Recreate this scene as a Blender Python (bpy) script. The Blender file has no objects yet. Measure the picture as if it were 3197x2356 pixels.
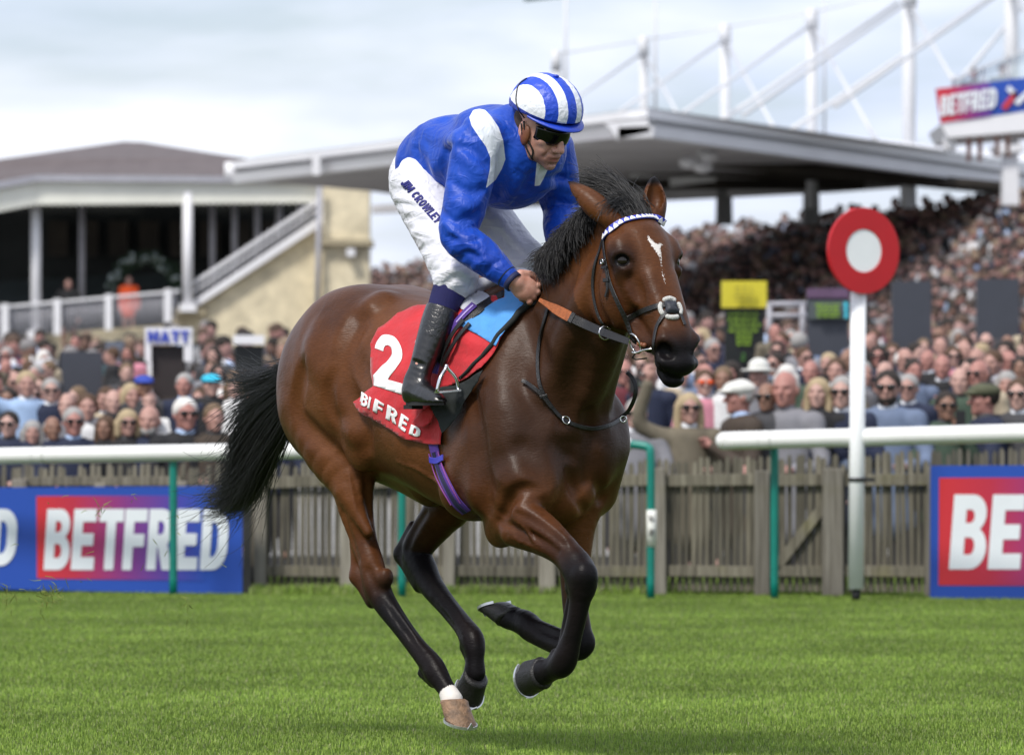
import bpy, bmesh, math, random, time
import numpy as np
from mathutils import Vector, Matrix, noise
from mathutils.bvhtree import BVHTree
from mathutils.geometry import tessellate_polygon

random.seed(7)
RNG = np.random.default_rng(11)
SC = bpy.context.scene
COL = SC.collection
T0 = time.time()

# ------------------------------------------------------------------ camera, sky, sun, exposure
FPX = 17000.0          # focal length in pixels of the 3197 px wide photograph
CX, HY = 1598.5, 1430.0  # optical axis column, horizon row
CAMH = 1.0
cd = bpy.data.cameras.new('camera')
cam = bpy.data.objects.new('camera', cd)
COL.objects.link(cam)
cam.location = (0, 0, CAMH)
cam.rotation_euler = (math.pi / 2, 0, 0)
cd.sensor_fit = 'HORIZONTAL'
cd.sensor_width = 36.0
cd.lens = 36.0 * FPX / 3197.0
cd.shift_y = (HY - 1178.0) / 3197.0
cd.clip_start = 0.5
cd.clip_end = 4000
cd.dof.use_dof = True
cd.dof.focus_distance = 18.0
cd.dof.aperture_fstop = (cd.lens / 1000.0) / 0.029
cd.dof.aperture_blades = 0
SC.camera = cam

SUN_EL, SUN_AZ = 52.0, 215.0     # degrees; azimuth clockwise from +Y (the view direction)
w = bpy.data.worlds.new('World')
SC.world = w
w.use_nodes = True
nt = w.node_tree
nt.nodes.clear()
def WN(t, **kw):
    n = nt.nodes.new(t)
    for k, v in kw.items():
        setattr(n, k, v)
    return n
out = WN('ShaderNodeOutputWorld')
bg = WN('ShaderNodeBackground')
sky = WN('ShaderNodeTexSky', sky_type='NISHITA', sun_disc=False)
sky.sun_elevation = math.radians(SUN_EL)
sky.sun_rotation = math.radians(SUN_AZ)
sky.air_density = 1.0
sky.dust_density = 1.6
sky.ozone_density = 1.3
tc = WN('ShaderNodeTexCoord')
mp = WN('ShaderNodeMapping')
mp.inputs['Scale'].default_value = (5.5, 5.5, 24.0)
mp.inputs['Location'].default_value = (1.3, 0.2, 0.75)
nz = WN('ShaderNodeTexNoise')
nz.inputs['Scale'].default_value = 2.2
nz.inputs['Detail'].default_value = 7.0
nz.inputs['Roughness'].default_value = 0.52
nz.inputs['Distortion'].default_value = 0.25
cr = WN('ShaderNodeValToRGB')
cr.color_ramp.elements[0].position = 0.33
cr.color_ramp.elements[0].color = (0.42, 0.42, 0.42, 1)
cr.color_ramp.elements[1].position = 0.60
cr.color_ramp.elements[1].color = (1, 1, 1, 1)
nz2 = WN('ShaderNodeTexNoise')
nz2.inputs['Scale'].default_value = 1.1
nz2.inputs['Detail'].default_value = 5.0
cr2 = WN('ShaderNodeValToRGB')
cr2.color_ramp.elements[0].position = 0.35
cr2.color_ramp.elements[0].color = (6.2, 6.9, 8.7, 1)
cr2.color_ramp.elements[1].position = 0.62
cr2.color_ramp.elements[1].color = (8.5, 8.8, 9.6, 1)
mx = WN('ShaderNodeMixRGB')
L = nt.links.new
L(tc.outputs['Generated'], mp.inputs['Vector'])
L(mp.outputs['Vector'], nz.inputs['Vector'])
L(mp.outputs['Vector'], nz2.inputs['Vector'])
L(nz.outputs['Fac'], cr.inputs['Fac'])
L(nz2.outputs['Fac'], cr2.inputs['Fac'])
L(cr.outputs['Color'], mx.inputs['Fac'])
L(sky.outputs['Color'], mx.inputs['Color1'])
L(cr2.outputs['Color'], mx.inputs['Color2'])
L(mx.outputs['Color'], bg.inputs['Color'])
bg.inputs['Strength'].default_value = 0.10
L(bg.outputs['Background'], out.inputs['Surface'])

sd = bpy.data.lights.new('sun', 'SUN')
sd.energy = 2.7
sd.angle = math.radians(12)
sd.color = (1.0, 0.95, 0.88)
sun = bpy.data.objects.new('sun', sd)
COL.objects.link(sun)
_el, _az = math.radians(SUN_EL), math.radians(SUN_AZ)
_d = Vector((math.sin(_az) * math.cos(_el), math.cos(_az) * math.cos(_el), math.sin(_el)))
sun.rotation_euler = _d.to_track_quat('Z', 'Y').to_euler()

SC.view_settings.view_transform = 'Standard'
SC.view_settings.look = 'None'
SC.view_settings.exposure = 0.38
SC.view_settings.gamma = 1.0
SC.view_settings.use_curve_mapping = False
SC.render.engine = 'CYCLES'
SC.cycles.use_denoising = True
SC.cycles.max_bounces = 6
SC.cycles.diffuse_bounces = 3
SC.cycles.glossy_bounces = 3
SC.cycles.transparent_max_bounces = 8
SC.cycles.caustics_reflective = False
SC.cycles.caustics_refractive = False

# ------------------------------------------------------------------ helpers
def at(px, py, Y):
    """the point at distance Y seen at pixel (px, py) of the photograph"""
    return Vector(((px - CX) / FPX * Y, Y, CAMH - (py - HY) / FPX * Y))

def tag(o, label=None, cat=None, group=None, kind=None):
    if label: o['label'] = label
    if cat: o['category'] = cat
    if group: o['group'] = group
    if kind: o['kind'] = kind
    return o

def empty(name, loc=(0, 0, 0), rz=0.0):
    o = bpy.data.objects.new(name, None)
    o.empty_display_size = 0.2
    COL.objects.link(o)
    o.location = loc
    o.rotation_euler = (0, 0, rz)
    return o

def link_mesh(name, me, mats=None, parent=None):
    o = bpy.data.objects.new(name, me)
    COL.objects.link(o)
    if mats is not None and not len(me.materials):
        for m in (mats if isinstance(mats, (list, tuple)) else [mats]):
            me.materials.append(m)
    if parent is not None:
        o.parent = parent
    return o

def smooth(me, on=True):
    me.polygons.foreach_set('use_smooth', np.full(len(me.polygons), on))
    return me

def np_mesh(name, V, F, sm=True):
    """V (n,3); F (m,3) or (m,4) int array"""
    me = bpy.data.meshes.new(name)
    V = np.asarray(V, dtype=np.float32); F = np.asarray(F, dtype=np.int32)
    n, k = F.shape
    me.vertices.add(len(V)); me.vertices.foreach_set('co', V.ravel())
    me.loops.add(n * k); me.loops.foreach_set('vertex_index', F.ravel())
    me.polygons.add(n)
    me.polygons.foreach_set('loop_start', np.arange(n, dtype=np.int32) * k)
    me.polygons.foreach_set('loop_total', np.full(n, k, dtype=np.int32))
    me.update(calc_edges=True)
    me.validate()
    if sm: smooth(me)
    return me

def vattr(me, name, vals):
    a = me.attributes.new(name, 'FLOAT', 'POINT')
    a.data.foreach_set('value', np.asarray(vals, dtype=np.float32))

def vcol(me, name, cols):
    a = me.attributes.new(name, 'FLOAT_COLOR', 'POINT')
    c = np.ones((len(cols), 4), dtype=np.float32); c[:, :3] = cols
    a.data.foreach_set('color', c.ravel())

class MB:
    """collects boxes, tubes, prisms; build() links them as one mesh object"""
    def __init__(self):
        self.v = []; self.f = []; self.s = []; self.mi = []
    def add(self, vs, fs, sm=False, mi=0):
        b = len(self.v)
        self.v += [tuple(p) for p in vs]
        for f in fs:
            self.f.append(tuple(b + i for i in f)); self.s.append(sm); self.mi.append(mi)
        return self
    def box(self, c, s, rz=0.0, M=None, mi=0, jit=0):
        hx, hy, hz = s[0] / 2, s[1] / 2, s[2] / 2
        vs = [Vector((x, y, z)) for x in (-hx, hx) for y in (-hy, hy) for z in (-hz, hz)]
        R = M if M is not None else Matrix.Rotation(rz, 3, 'Z')
        vs = [R @ p + Vector(c) for p in vs]
        self.add(vs, [(0, 1, 3, 2), (4, 6, 7, 5), (0, 4, 5, 1), (2, 3, 7, 6), (0, 2, 6, 4), (1, 5, 7, 3)], mi=mi)
        return self
    def beam(self, a, b, wd, ht, up=(0, 0, 1), mi=0):
        a, b = Vector(a), Vector(b)
        d = (b - a); ln = d.length; d.normalize()
        s = d.cross(Vector(up))
        if s.length < 1e-4: s = d.cross(Vector((1, 0, 0)))
        s.normalize(); u = s.cross(d)
        M = Matrix((d, s, u)).transposed()
        return self.box((a + b) / 2, (ln, wd, ht), M=M, mi=mi)
    def tube(self, pts, r, n=10, caps=True, mi=0, flat=None):
        pts = [Vector(p) for p in pts]
        rs = r if isinstance(r, (list, tuple)) else [r] * len(pts)
        rings = []
        ref = None
        for i, p in enumerate(pts):
            d = (pts[min(i + 1, len(pts) - 1)] - pts[max(i - 1, 0)])
            d.normalize()
            if ref is None:
                ref = Vector((0, 0, 1)) if abs(d.z) < 0.9 else Vector((1, 0, 0))
            s = d.cross(ref)
            if s.length < 1e-5: s = d.orthogonal()
            s.normalize()
            u = s.cross(d); ref = u
            rings.append([p + (s * math.cos(t) + u * math.sin(t)) * rs[i] for t in [2 * math.pi * k / n for k in range(n)]])
        vs = [q for R in rings for q in R]
        fs = []
        for i in range(len(pts) - 1):
            for k in range(n):
                k2 = (k + 1) % n
                fs.append((i * n + k, i * n + k2, (i + 1) * n + k2, (i + 1) * n + k))
        self.add(vs, fs, True, mi)
        if caps:
            b = len(self.v)
            self.add(rings[0], [tuple(range(n))[::-1]], False, mi)
            self.add(rings[-1], [tuple(range(n))], False, mi)
        return self
    def ell(self, c, r, n=10, m=7, M=None, mi=0):
        """ellipsoid"""
        c = Vector(c); vs = []; fs = []
        if not isinstance(r, (list, tuple)): r = (r, r, r)
        for i in range(m + 1):
            ph = math.pi * i / m
            for k in range(n):
                th = 2 * math.pi * k / n
                p = Vector((math.sin(ph) * math.cos(th) * r[0], math.sin(ph) * math.sin(th) * r[1], math.cos(ph) * r[2]))
                vs.append((M @ p if M is not None else p) + c)
        for i in range(m):
            for k in range(n):
                k2 = (k + 1) % n
                fs.append((i * n + k, (i + 1) * n + k, (i + 1) * n + k2, i * n + k2))
        self.add(vs, fs, True, mi)
        return self
    def prism(self, poly, y0, y1, fn=None, mi=0):
        """poly: list of (x, z); extruded between y0 and y1; fn maps (x, y, z) -> Vector"""
        fn = fn or (lambda x, y, z: Vector((x, y, z)))
        n = len(poly)
        vs = [fn(x, y0, z) for x, z in poly] + [fn(x, y1, z) for x, z in poly]
        fs = [(i, (i + 1) % n, n + (i + 1) % n, n + i) for i in range(n)]
        tris = tessellate_polygon([[Vector((x, z, 0)) for x, z in poly]])
        fs += [tuple(t) for t in tris] + [tuple(n + i for i in t[::-1]) for t in tris]
        self.add(vs, fs, False, mi)
        return self
    def mesh(self, name):
        me = bpy.data.meshes.new(name)
        me.from_pydata([tuple(v) for v in self.v], [], self.f)
        me.polygons.foreach_set('use_smooth', self.s)
        me.polygons.foreach_set('material_index', self.mi)
        bm = bmesh.new(); bm.from_mesh(me)
        bmesh.ops.remove_doubles(bm, verts=bm.verts, dist=1e-5) if any(self.s) else None
        bmesh.ops.recalc_face_normals(bm, faces=bm.faces)
        bm.to_mesh(me); bm.free()
        return me
    def build(self, name, mats, parent=None, bevel=0):
        o = link_mesh(name, self.mesh(name), mats, parent)
        if bevel:
            m = o.modifiers.new('bevel', 'BEVEL'); m.width = bevel; m.segments = 2; m.limit_method = 'ANGLE'
        return o

# ------------------------------------------------------------------ materials
def NT(name):
    m = bpy.data.materials.new(name); m.use_nodes = True
    t = m.node_tree
    return m, t, t.nodes['Principled BSDF']

def mat(name, col, rough=0.6, spec=0.5, metal=0.0, var=0.12, scale=6.0, bump=0.0, bscale=60.0, sheen=0.0, coat=0.0, detail=4.0, stretch=None, emit=None):
    m, t, b = NT(name)
    b.inputs['Roughness'].default_value = rough
    b.inputs['Metallic'].default_value = metal
    b.inputs['Specular IOR Level'].default_value = spec
    b.inputs['Sheen Weight'].default_value = sheen
    b.inputs['Coat Weight'].default_value = coat
    tcn = t.nodes.new('ShaderNodeTexCoord')
    vec = tcn.outputs['Object']
    if stretch:
        mpn = t.nodes.new('ShaderNodeMapping'); mpn.inputs['Scale'].default_value = stretch
        t.links.new(vec, mpn.inputs['Vector']); vec = mpn.outputs['Vector']
    n = t.nodes.new('ShaderNodeTexNoise'); n.inputs['Scale'].default_value = scale; n.inputs['Detail'].default_value = detail
    n.inputs['Roughness'].default_value = 0.6
    t.links.new(vec, n.inputs['Vector'])
    r = t.nodes.new('ShaderNodeValToRGB')
    r.color_ramp.elements[0].position = 0.3; r.color_ramp.elements[1].position = 0.7
    c = np.array(col)
    lo = np.clip(c * (1 - var), 0, 1); hi = np.clip(c * (1 + var), 0, 1)
    r.color_ramp.elements[0].color = (*lo, 1); r.color_ramp.elements[1].color = (*hi, 1)
    t.links.new(n.outputs['Fac'], r.inputs['Fac'])
    t.links.new(r.outputs['Color'], b.inputs['Base Color'])
    if bump:
        n2 = t.nodes.new('ShaderNodeTexNoise'); n2.inputs['Scale'].default_value = bscale; n2.inputs['Detail'].default_value = 4
        t.links.new(vec, n2.inputs['Vector'])
        bp = t.nodes.new('ShaderNodeBump'); bp.inputs['Strength'].default_value = bump; bp.inputs['Distance'].default_value = 0.01
        t.links.new(n2.outputs['Fac'], bp.inputs['Height']); t.links.new(bp.outputs['Normal'], b.inputs['Normal'])
    if emit:
        b.inputs['Emission Color'].default_value = (*emit[0], 1); b.inputs['Emission Strength'].default_value = emit[1]
    return m

# ------------------------------------------------------------------ signed-distance sculpting
class Field:
    def __init__(self, lo, hi, h):
        self.lo = np.array(lo, dtype=np.float64); self.h = h
        self.n = np.ceil((np.array(hi) - self.lo) / h).astype(int) + 1
        self.D = np.full(self.n, 0.2, dtype=np.float32)
    def sub(self, lo, hi):
        i0 = np.clip(np.floor((np.array(lo) - self.lo) / self.h).astype(int), 0, self.n)
        i1 = np.clip(np.ceil((np.array(hi) - self.lo) / self.h).astype(int) + 1, 0, self.n)
        sl = tuple(slice(a, b) for a, b in zip(i0, i1))
        ax = [self.lo[k] + self.h * np.arange(i0[k], i1[k]) for k in range(3)]
        G = np.meshgrid(*ax, indexing='ij', sparse=True)
        return sl, [g.astype(np.float32) for g in G]
    def comb(self, sl, d, k, sub=False):
        D = self.D[sl]
        if D.size == 0: return
        if sub:
            d = -d
            if k > 0:
                hh = np.clip(k - np.abs(D - d), 0, None) / k
                self.D[sl] = np.maximum(D, d) + hh * hh * k * 0.25
            else: self.D[sl] = np.maximum(D, d)
        else:
            if k > 0:
                hh = np.clip(k - np.abs(D - d), 0, None) / k
                self.D[sl] = np.minimum(D, d) - hh * hh * k * 0.25
            else: self.D[sl] = np.minimum(D, d)
    def seg(self, a, b, ra, rb, k=0.02, side=None, flat=1.0, sub=False):
        a = np.array(a, dtype=np.float64); b = np.array(b, dtype=np.float64)
        mr = max(ra, rb) * max(1.0, flat) + k + 2 * self.h
        sl, (X, Y, Z) = self.sub(np.minimum(a, b) - mr, np.maximum(a, b) + mr)
        X = X - a[0]; Y = Y - a[1]; Z = Z - a[2]
        ba = b - a
        if side is not None:
            s = np.array(side, dtype=np.float64); s /= np.linalg.norm(s)
            q = (X * s[0] + Y * s[1] + Z * s[2]) * (1 / flat - 1)
            X = X + q * s[0]; Y = Y + q * s[1]; Z = Z + q * s[2]
            ba = ba + s * np.dot(ba, s) * (1 / flat - 1)
        L2 = max(float(ba @ ba), 1e-10)
        t = np.clip((X * ba[0] + Y * ba[1] + Z * ba[2]) / L2, 0, 1)
        dx = X - t * ba[0]; dy = Y - t * ba[1]; dz = Z - t * ba[2]
        d = np.sqrt(dx * dx + dy * dy + dz * dz) - (ra + (rb - ra) * t)
        if side is not None: d = d * min(1.0, flat) if flat < 1 else d
        self.comb(sl, d.astype(np.float32), k, sub)
        return self
    def ell(self, c, r, M=None, k=0.02, sub=False):
        """ellipsoid with radii r along rows of M"""
        c = np.array(c, dtype=np.float64); r = np.array(r, dtype=np.float64)
        M = np.eye(3) if M is None else np.array(M, dtype=np.float64)
        mr = r.max() + k + 2 * self.h
        sl, (X, Y, Z) = self.sub(c - mr, c + mr)
        X = X - c[0]; Y = Y - c[1]; Z = Z - c[2]
        u = [(X * M[i, 0] + Y * M[i, 1] + Z * M[i, 2]) for i in range(3)]
        k0 = np.sqrt(sum((u[i] / r[i]) ** 2 for i in range(3)))
        k1 = np.sqrt(sum((u[i] / r[i] ** 2) ** 2 for i in range(3))) + 1e-9
        d = k0 * (k0 - 1.0) / k1
        self.comb(sl, d.astype(np.float32), k, sub)
        return self
    def chain(self, pts, k=0.02, side=None, flat=1.0, sub=False, smooth_to=0):
        """pts: list of (point, radius); one smooth tapered limb, joined once with blend k"""
        Q = [np.append(np.array(p, dtype=float), r) for p, r in pts]
        if len(Q) > 2: Q = spline(Q, max(len(Q) * 3, 8))
        Q = np.array(Q); P = Q[:, :3]; R = np.clip(Q[:, 3], 1e-4, None)
        mr = R.max() * max(1.0, flat) + k + 2 * self.h
        sl, G = self.sub(P.min(0) - mr, P.max(0) + mr)
        if side is not None:
            s = np.array(side, dtype=np.float64); s /= np.linalg.norm(s)
        shp = self.D[sl].shape
        if 0 in shp: return self
        dm = np.full(shp, 9.0, dtype=np.float32)
        o = [self.lo[i] + self.h * sl[i].start for i in range(3)]
        for i in range(len(P) - 1):
            a, b = P[i], P[i + 1]
            m2 = max(R[i], R[i + 1]) * max(1.0, flat) + k + 2 * self.h
            lo = np.clip(np.floor((np.minimum(a, b) - m2 - o) / self.h).astype(int), 0, shp)
            hi = np.clip(np.ceil((np.maximum(a, b) + m2 - o) / self.h).astype(int) + 1, 0, shp)
            if (hi <= lo).any(): continue
            X = G[0][lo[0]:hi[0]] - a[0]; Y = G[1][:, lo[1]:hi[1]] - a[1]; Z = G[2][:, :, lo[2]:hi[2]] - a[2]
            ba = b - a
            if side is not None:
                q = (X * s[0] + Y * s[1] + Z * s[2]) * (1 / flat - 1)
                X = X + q * s[0]; Y = Y + q * s[1]; Z = Z + q * s[2]
                ba = ba + s * np.dot(ba, s) * (1 / flat - 1)
            L2 = max(float(ba @ ba), 1e-12)
            t = np.clip((X * ba[0] + Y * ba[1] + Z * ba[2]) / L2, 0, 1)
            dx = X - t * ba[0]; dy = Y - t * ba[1]; dz = Z - t * ba[2]
            d = np.sqrt(dx * dx + dy * dy + dz * dz) - (R[i] + (R[i + 1] - R[i]) * t)
            if flat < 1: d = d * flat
            v = dm[lo[0]:hi[0], lo[1]:hi[1], lo[2]:hi[2]]
            np.minimum(v, d, out=v, casting='unsafe')
        self.comb(sl, dm, k, sub)
        return self
    def mesh(self):
        D = self.D
        S = D < 0
        n = D.shape
        # active cells
        c = S[:-1, :-1, :-1].astype(np.int8)
        tot = np.zeros_like(c)
        for i in (0, 1):
            for j in (0, 1):
                for k in (0, 1):
                    tot += S[i:n[0] - 1 + i, j:n[1] - 1 + j, k:n[2] - 1 + k]
        act = (tot > 0) & (tot < 8)
        idx = np.argwhere(act)
        cid = np.full(act.shape, -1, dtype=np.int32); cid[act] = np.arange(len(idx))
        acc = np.zeros((len(idx), 3)); cnt = np.zeros(len(idx))
        vals = {}
        for i in (0, 1):
            for j in (0, 1):
                for k in (0, 1):
                    vals[(i, j, k)] = D[idx[:, 0] + i, idx[:, 1] + j, idx[:, 2] + k]
        for ax in range(3):
            for o1 in (0, 1):
                for o2 in (0, 1):
                    a = [0, 0, 0]; oth = [x for x in range(3) if x != ax]
                    a[oth[0]] = o1; a[oth[1]] = o2
                    b = list(a); b[ax] = 1
                    va, vb = vals[tuple(a)], vals[tuple(b)]
                    m = (va < 0) != (vb < 0)
                    t = np.where(m, va / np.where(m, va - vb, 1), 0)
                    p = np.zeros((len(idx), 3)); p[:] = a
                    p[:, ax] = t
                    acc[m] += p[m]; cnt[m] += 1
        V = self.lo + self.h * (idx + acc / cnt[:, None])
        F = []
        for ax in range(3):
            oth = [x for x in range(3) if x != ax]
            s0 = [slice(None)] * 3; s1 = [slice(None)] * 3
            s0[ax] = slice(0, -1); s1[ax] = slice(1, None)
            A, B = S[tuple(s0)], S[tuple(s1)]
            e = np.argwhere(A != B)
            e = e[(e[:, oth[0]] > 0) & (e[:, oth[1]] > 0) & (e[:, oth[0]] < n[oth[0]] - 1) & (e[:, oth[1]] < n[oth[1]] - 1)]
            fl = A[e[:, 0], e[:, 1], e[:, 2]]
            q = []
            for (u, v) in ((-1, -1), (0, -1), (0, 0), (-1, 0)):
                c = e.copy(); c[:, oth[0]] += u; c[:, oth[1]] += v
                q.append(cid[c[:, 0], c[:, 1], c[:, 2]])
            q = np.stack(q, 1)
            if ax == 1: fl = ~fl
            q[~fl] = q[~fl][:, ::-1]
            F.append(q)
        F = np.concatenate(F)
        F = F[(F >= 0).all(1)]
        return V, F

def bvh_of(V, F):
    return BVHTree.FromPolygons([tuple(v) for v in V], [tuple(int(i) for i in f) for f in F])

EYE = Vector((0, 0, CAMH))
def ray(px, py):
    return (at(px, py, 10.0) - EYE).normalized()
def hit(bvhs, px, py, off=0.0):
    """first surface point seen at a pixel, moved off along its normal"""
    best = None
    for b in (bvhs if isinstance(bvhs, (list, tuple)) else [bvhs]):
        loc, nrm, i, dist = b.ray_cast(EYE, ray(px, py))
        if loc is not None and (best is None or dist < best[2]):
            best = (loc, nrm, dist)
    if best is None: return None
    loc, nrm, _ = best
    if nrm.dot(ray(px, py)) > 0: nrm = -nrm
    return loc + nrm * off, nrm

def smoothstep(a, b, x):
    t = np.clip((x - a) / (b - a), 0, 1); return t * t * (3 - 2 * t)

def spline(pts, n):
    """Catmull-Rom through points of any dimension"""
    P = [np.array(p, dtype=float) for p in pts]
    P = [2 * P[0] - P[1]] + P + [2 * P[-1] - P[-2]]
    res = []
    m = len(P) - 3
    for j in range(n):
        u = j / (n - 1) * m; i = min(int(u), m - 1); t = u - i
        a, b, c, d = P[i:i + 4]
        res.append(0.5 * ((2 * b) + (-a + c) * t + (2 * a - 5 * b + 4 * c - d) * t * t + (-a + 3 * b - 3 * c + d) * t ** 3))
    return res

def poly_sdf(P, poly):
    """signed distance (negative inside) of points P (n,2) to a closed polygon"""
    poly = np.array(poly, dtype=float); n = len(poly)
    d = np.full(len(P), 1e9); ins = np.zeros(len(P), dtype=bool)
    for i in range(n):
        a, b = poly[i], poly[(i + 1) % n]
        e = b - a; wv = P - a
        t = np.clip((wv @ e) / max(e @ e, 1e-9), 0, 1)
        q = wv - t[:, None] * e
        d = np.minimum(d, (q ** 2).sum(1))
        c = ((a[1] > P[:, 1]) != (b[1] > P[:, 1])) & (P[:, 0] < (b[0] - a[0]) * (P[:, 1] - a[1]) / (b[1] - a[1] + 1e-12) + a[0])
        ins ^= c
    d = np.sqrt(d)
    return np.where(ins, -d, d)

def to_px(V):
    V = np.asarray(V)
    return np.stack([CX + FPX * V[:, 0] / V[:, 1], HY - FPX * (V[:, 2] - CAMH) / V[:, 1]], 1)

# letters as fat polygons, unit height, x to the right, y up; each letter: (advance, [outer polygons], [holes])
def arc(cx, cy, rx, ry, a0, a1, n=10):
    return [(cx + rx * math.cos(math.radians(a0 + (a1 - a0) * i / n)), cy + ry * math.sin(math.radians(a0 + (a1 - a0) * i / n))) for i in range(n + 1)]
T_ = .24
def _rects(*r): return [[(a, b), (c, b), (c, d), (a, d)] for a, b, c, d in r]
GL = {
 'E': (.60, _rects((0, 0, T_, 1), (T_, 0, .58, .21), (T_, .79, .58, 1), (T_, .40, .53, .60))),
 'F': (.56, _rects((0, 0, T_, 1), (T_, .79, .57, 1), (T_, .38, .52, .59))),
 'T': (.60, _rects((0, .79, .62, 1), (.19, 0, .19 + T_, .79))),
 'I': (.26, _rects((0, 0, T_, 1))),
 'L': (.54, _rects((0, 0, T_, 1), (T_, 0, .54, .21))),
 'D': (.66, [[(0, 0), (T_, 0), (T_, 1), (0, 1)],
             [(T_, 0)] + arc(.30, .36, .37, .36, -90, 0) + arc(.30, .64, .37, .36, 0, 90) + [(T_, 1), (T_, .79)] + arc(.28, .60, .14, .19, 90, 0) + arc(.28, .40, .14, .19, 0, -90) + [(T_, .21)]]),
 'B': (.64, [[(0, 0), (T_, 0), (T_, 1), (0, 1)],
             [(T_, 0)] + arc(.36, .29, .28, .29, -90, 62) + [(.50, .53)] + arc(.35, .745, .255, .255, -50, 90) + [(T_, 1), (T_, .80)] + arc(.32, .71, .075, .09, 90, -90) + [(T_, .62), (T_, .43)] + arc(.34, .31, .085, .115, 90, -90) + [(T_, .20)]]),
 'R': (.66, [[(0, 0), (T_, 0), (T_, 1), (0, 1)],
             [(T_, .37), (.27, .37), (.40, 0), (.66, 0), (.50, .42)] + arc(.35, .70, .28, .30, -50, 90) + [(T_, 1), (T_, .80)] + arc(.32, .69, .085, .11, 90, -90) + [(T_, .58)]]),
 'J': (.46, [[(.22, 1), (.46, 1), (.46, .30)] + arc(.22, .26, .24, .27, 0, -180, 12) + [(-.02, .36), (.20, .36)] + arc(.21, .28, .03, .08, 180, 360, 6) + [(.22, .30)]]),
 'M': (.80, [[(0, 0), (.2, 0), (.2, .62), (.33, .12), (.45, .12), (.58, .62), (.58, 0), (.78, 0), (.78, 1), (.52, 1), (.39, .5), (.26, 1), (0, 1)]]),
 'A': (.68, [[(0, 0), (.22, 0), (.27, .2), (.43, .2), (.48, 0), (.70, 0), (.47, 1), (.35, 1), (.35, .72), (.395, .40), (.305, .40), (.35, .72), (.35, 1), (.23, 1)]]),
 'C': (.62, [arc(.32, .5, .32, .5, 38, 322, 22) + arc(.32, .5, .10, .27, 322, 38, 22)]),
 'O': (.68, [arc(.33, .5, .33, .5, 0, 180, 14) + arc(.33, .5, .10, .27, 180, 0, 14), arc(.33, .5, .33, .5, 180, 360, 14) + arc(.33, .5, .10, .27, 360, 180, 14)]),
 'W': (.90, [[(.12, 0), (.34, 0), (.44, .6), (.54, 0), (.76, 0), (.90, 1), (.69, 1), (.64, .45), (.54, 1), (.36, 1), (.25, .45), (.20, 1), (-.02, 1)]]),
 'Y': (.62, [[(.20, 0), (.44, 0), (.44, .38), (.66, 1), (.42, 1), (.32, .62), (.22, 1), (-.02, 1), (.20, .38)]]),
 '2': (.60, [[(0, 0), (.60, 0), (.60, .19), (.30, .19), (.46, .40)] + arc(.31, .71, .285, .29, -28, 172, 16) + [(.21, .70)] + arc(.30, .72, .09, .10, 165, -30, 8) + [(.26, .50), (.0, .20)]]),
 '5': (.60, [[(.02, .25)] + arc(.28, .32, .30, .32, 205, 455, 16) + [(.26, .62), (.27, .80), (.55, .80), (.55, 1), (.07, 1), (.03, .46), (.22, .44)] + arc(.27, .33, .10, .12, 100, -150, 10)]),
 '3': (.60, [[(.02, .24)] + arc(.28, .29, .30, .29, 200, 410, 14) + [(.44, .53)] + arc(.28, .73, .26, .27, -45, 165, 12) + [(.22, .72)] + arc(.28, .73, .08, .09, 170, -80, 6) + [(.22, .62), (.22, .44)] + arc(.28, .30, .10, .12, 80, -160, 6)]),
 'S': (.60, [[(.0, .26)] + arc(.30, .28, .29, .28, 195, 395, 12) + [(.30, .56)] + arc(.28, .71, .08, .10, 260, 20, 8)[:0] + [(.24, .66), (.24, .76), (.34, .80), (.40, .70), (.60, .74)] + arc(.30, .72, .29, .28, 10, 230, 12) + [(.32, .42), (.38, .36), (.34, .20), (.24, .20), (.20, .28)]]),
}
def text_polys(txt, gap=.05, shear=0.0):
    """-> list of polygons in unit-height coordinates, and the total width"""
    x = 0; out = []
    for ch in txt:
        if ch == ' ': x += .35; continue
        adv, polys = GL[ch]
        for p in polys: out.append([(x + a + shear * b, b) for a, b in p])
        x += adv + gap
    return out, x - gap

# ------------------------------------------------------------------ ground, turf
def ground_mat(name, cols, scale=1.0, stripes=False):
    m, t, b = NT(name)
    N = t.nodes.new; K = t.links.new
    tcn = N('ShaderNodeTexCoord')
    n = N('ShaderNodeTexNoise'); n.inputs['Scale'].default_value = 1.4 * scale; n.inputs['Detail'].default_value = 9; n.inputs['Roughness'].default_value = .65
    K(tcn.outputs['Object'], n.inputs['Vector'])
    r = N('ShaderNodeValToRGB'); r.color_ramp.elements[0].position = .3; r.color_ramp.elements[1].position = .7
    r.color_ramp.elements[0].color = (*cols[0], 1); r.color_ramp.elements[1].color = (*cols[1], 1)
    K(n.outputs['Fac'], r.inputs['Fac']); K(r.outputs['Color'], b.inputs['Base Color'])
    n2 = N('ShaderNodeTexNoise'); n2.inputs['Scale'].default_value = 60 * scale; n2.inputs['Detail'].default_value = 5
    K(tcn.outputs['Object'], n2.inputs['Vector'])
    bp = N('ShaderNodeBump'); bp.inputs['Strength'].default_value = .8; bp.inputs['Distance'].default_value = .03
    K(n2.outputs['Fac'], bp.inputs['Height']); K(bp.outputs['Normal'], b.inputs['Normal'])
    b.inputs['Roughness'].default_value = .95; b.inputs['Specular IOR Level'].default_value = .15
    return m
M_TURF = ground_mat('turf_soil', ((.050, .085, .014), (.080, .125, .022)), 2)
M_PATH = ground_mat('tarmac_path', ((.025, .025, .025), (.05, .05, .05)), 3)
def sheet(name, poly, z, m):
    mb = MB(); mb.add([(x, y, z) for x, y in poly], [tuple(range(len(poly)))])
    return tag(mb.build(name, m), kind='structure')
sheet('ground', [(-900, -30), (900, -30), (900, 2500), (-900, 2500)], -.004, M_TURF)
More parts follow.
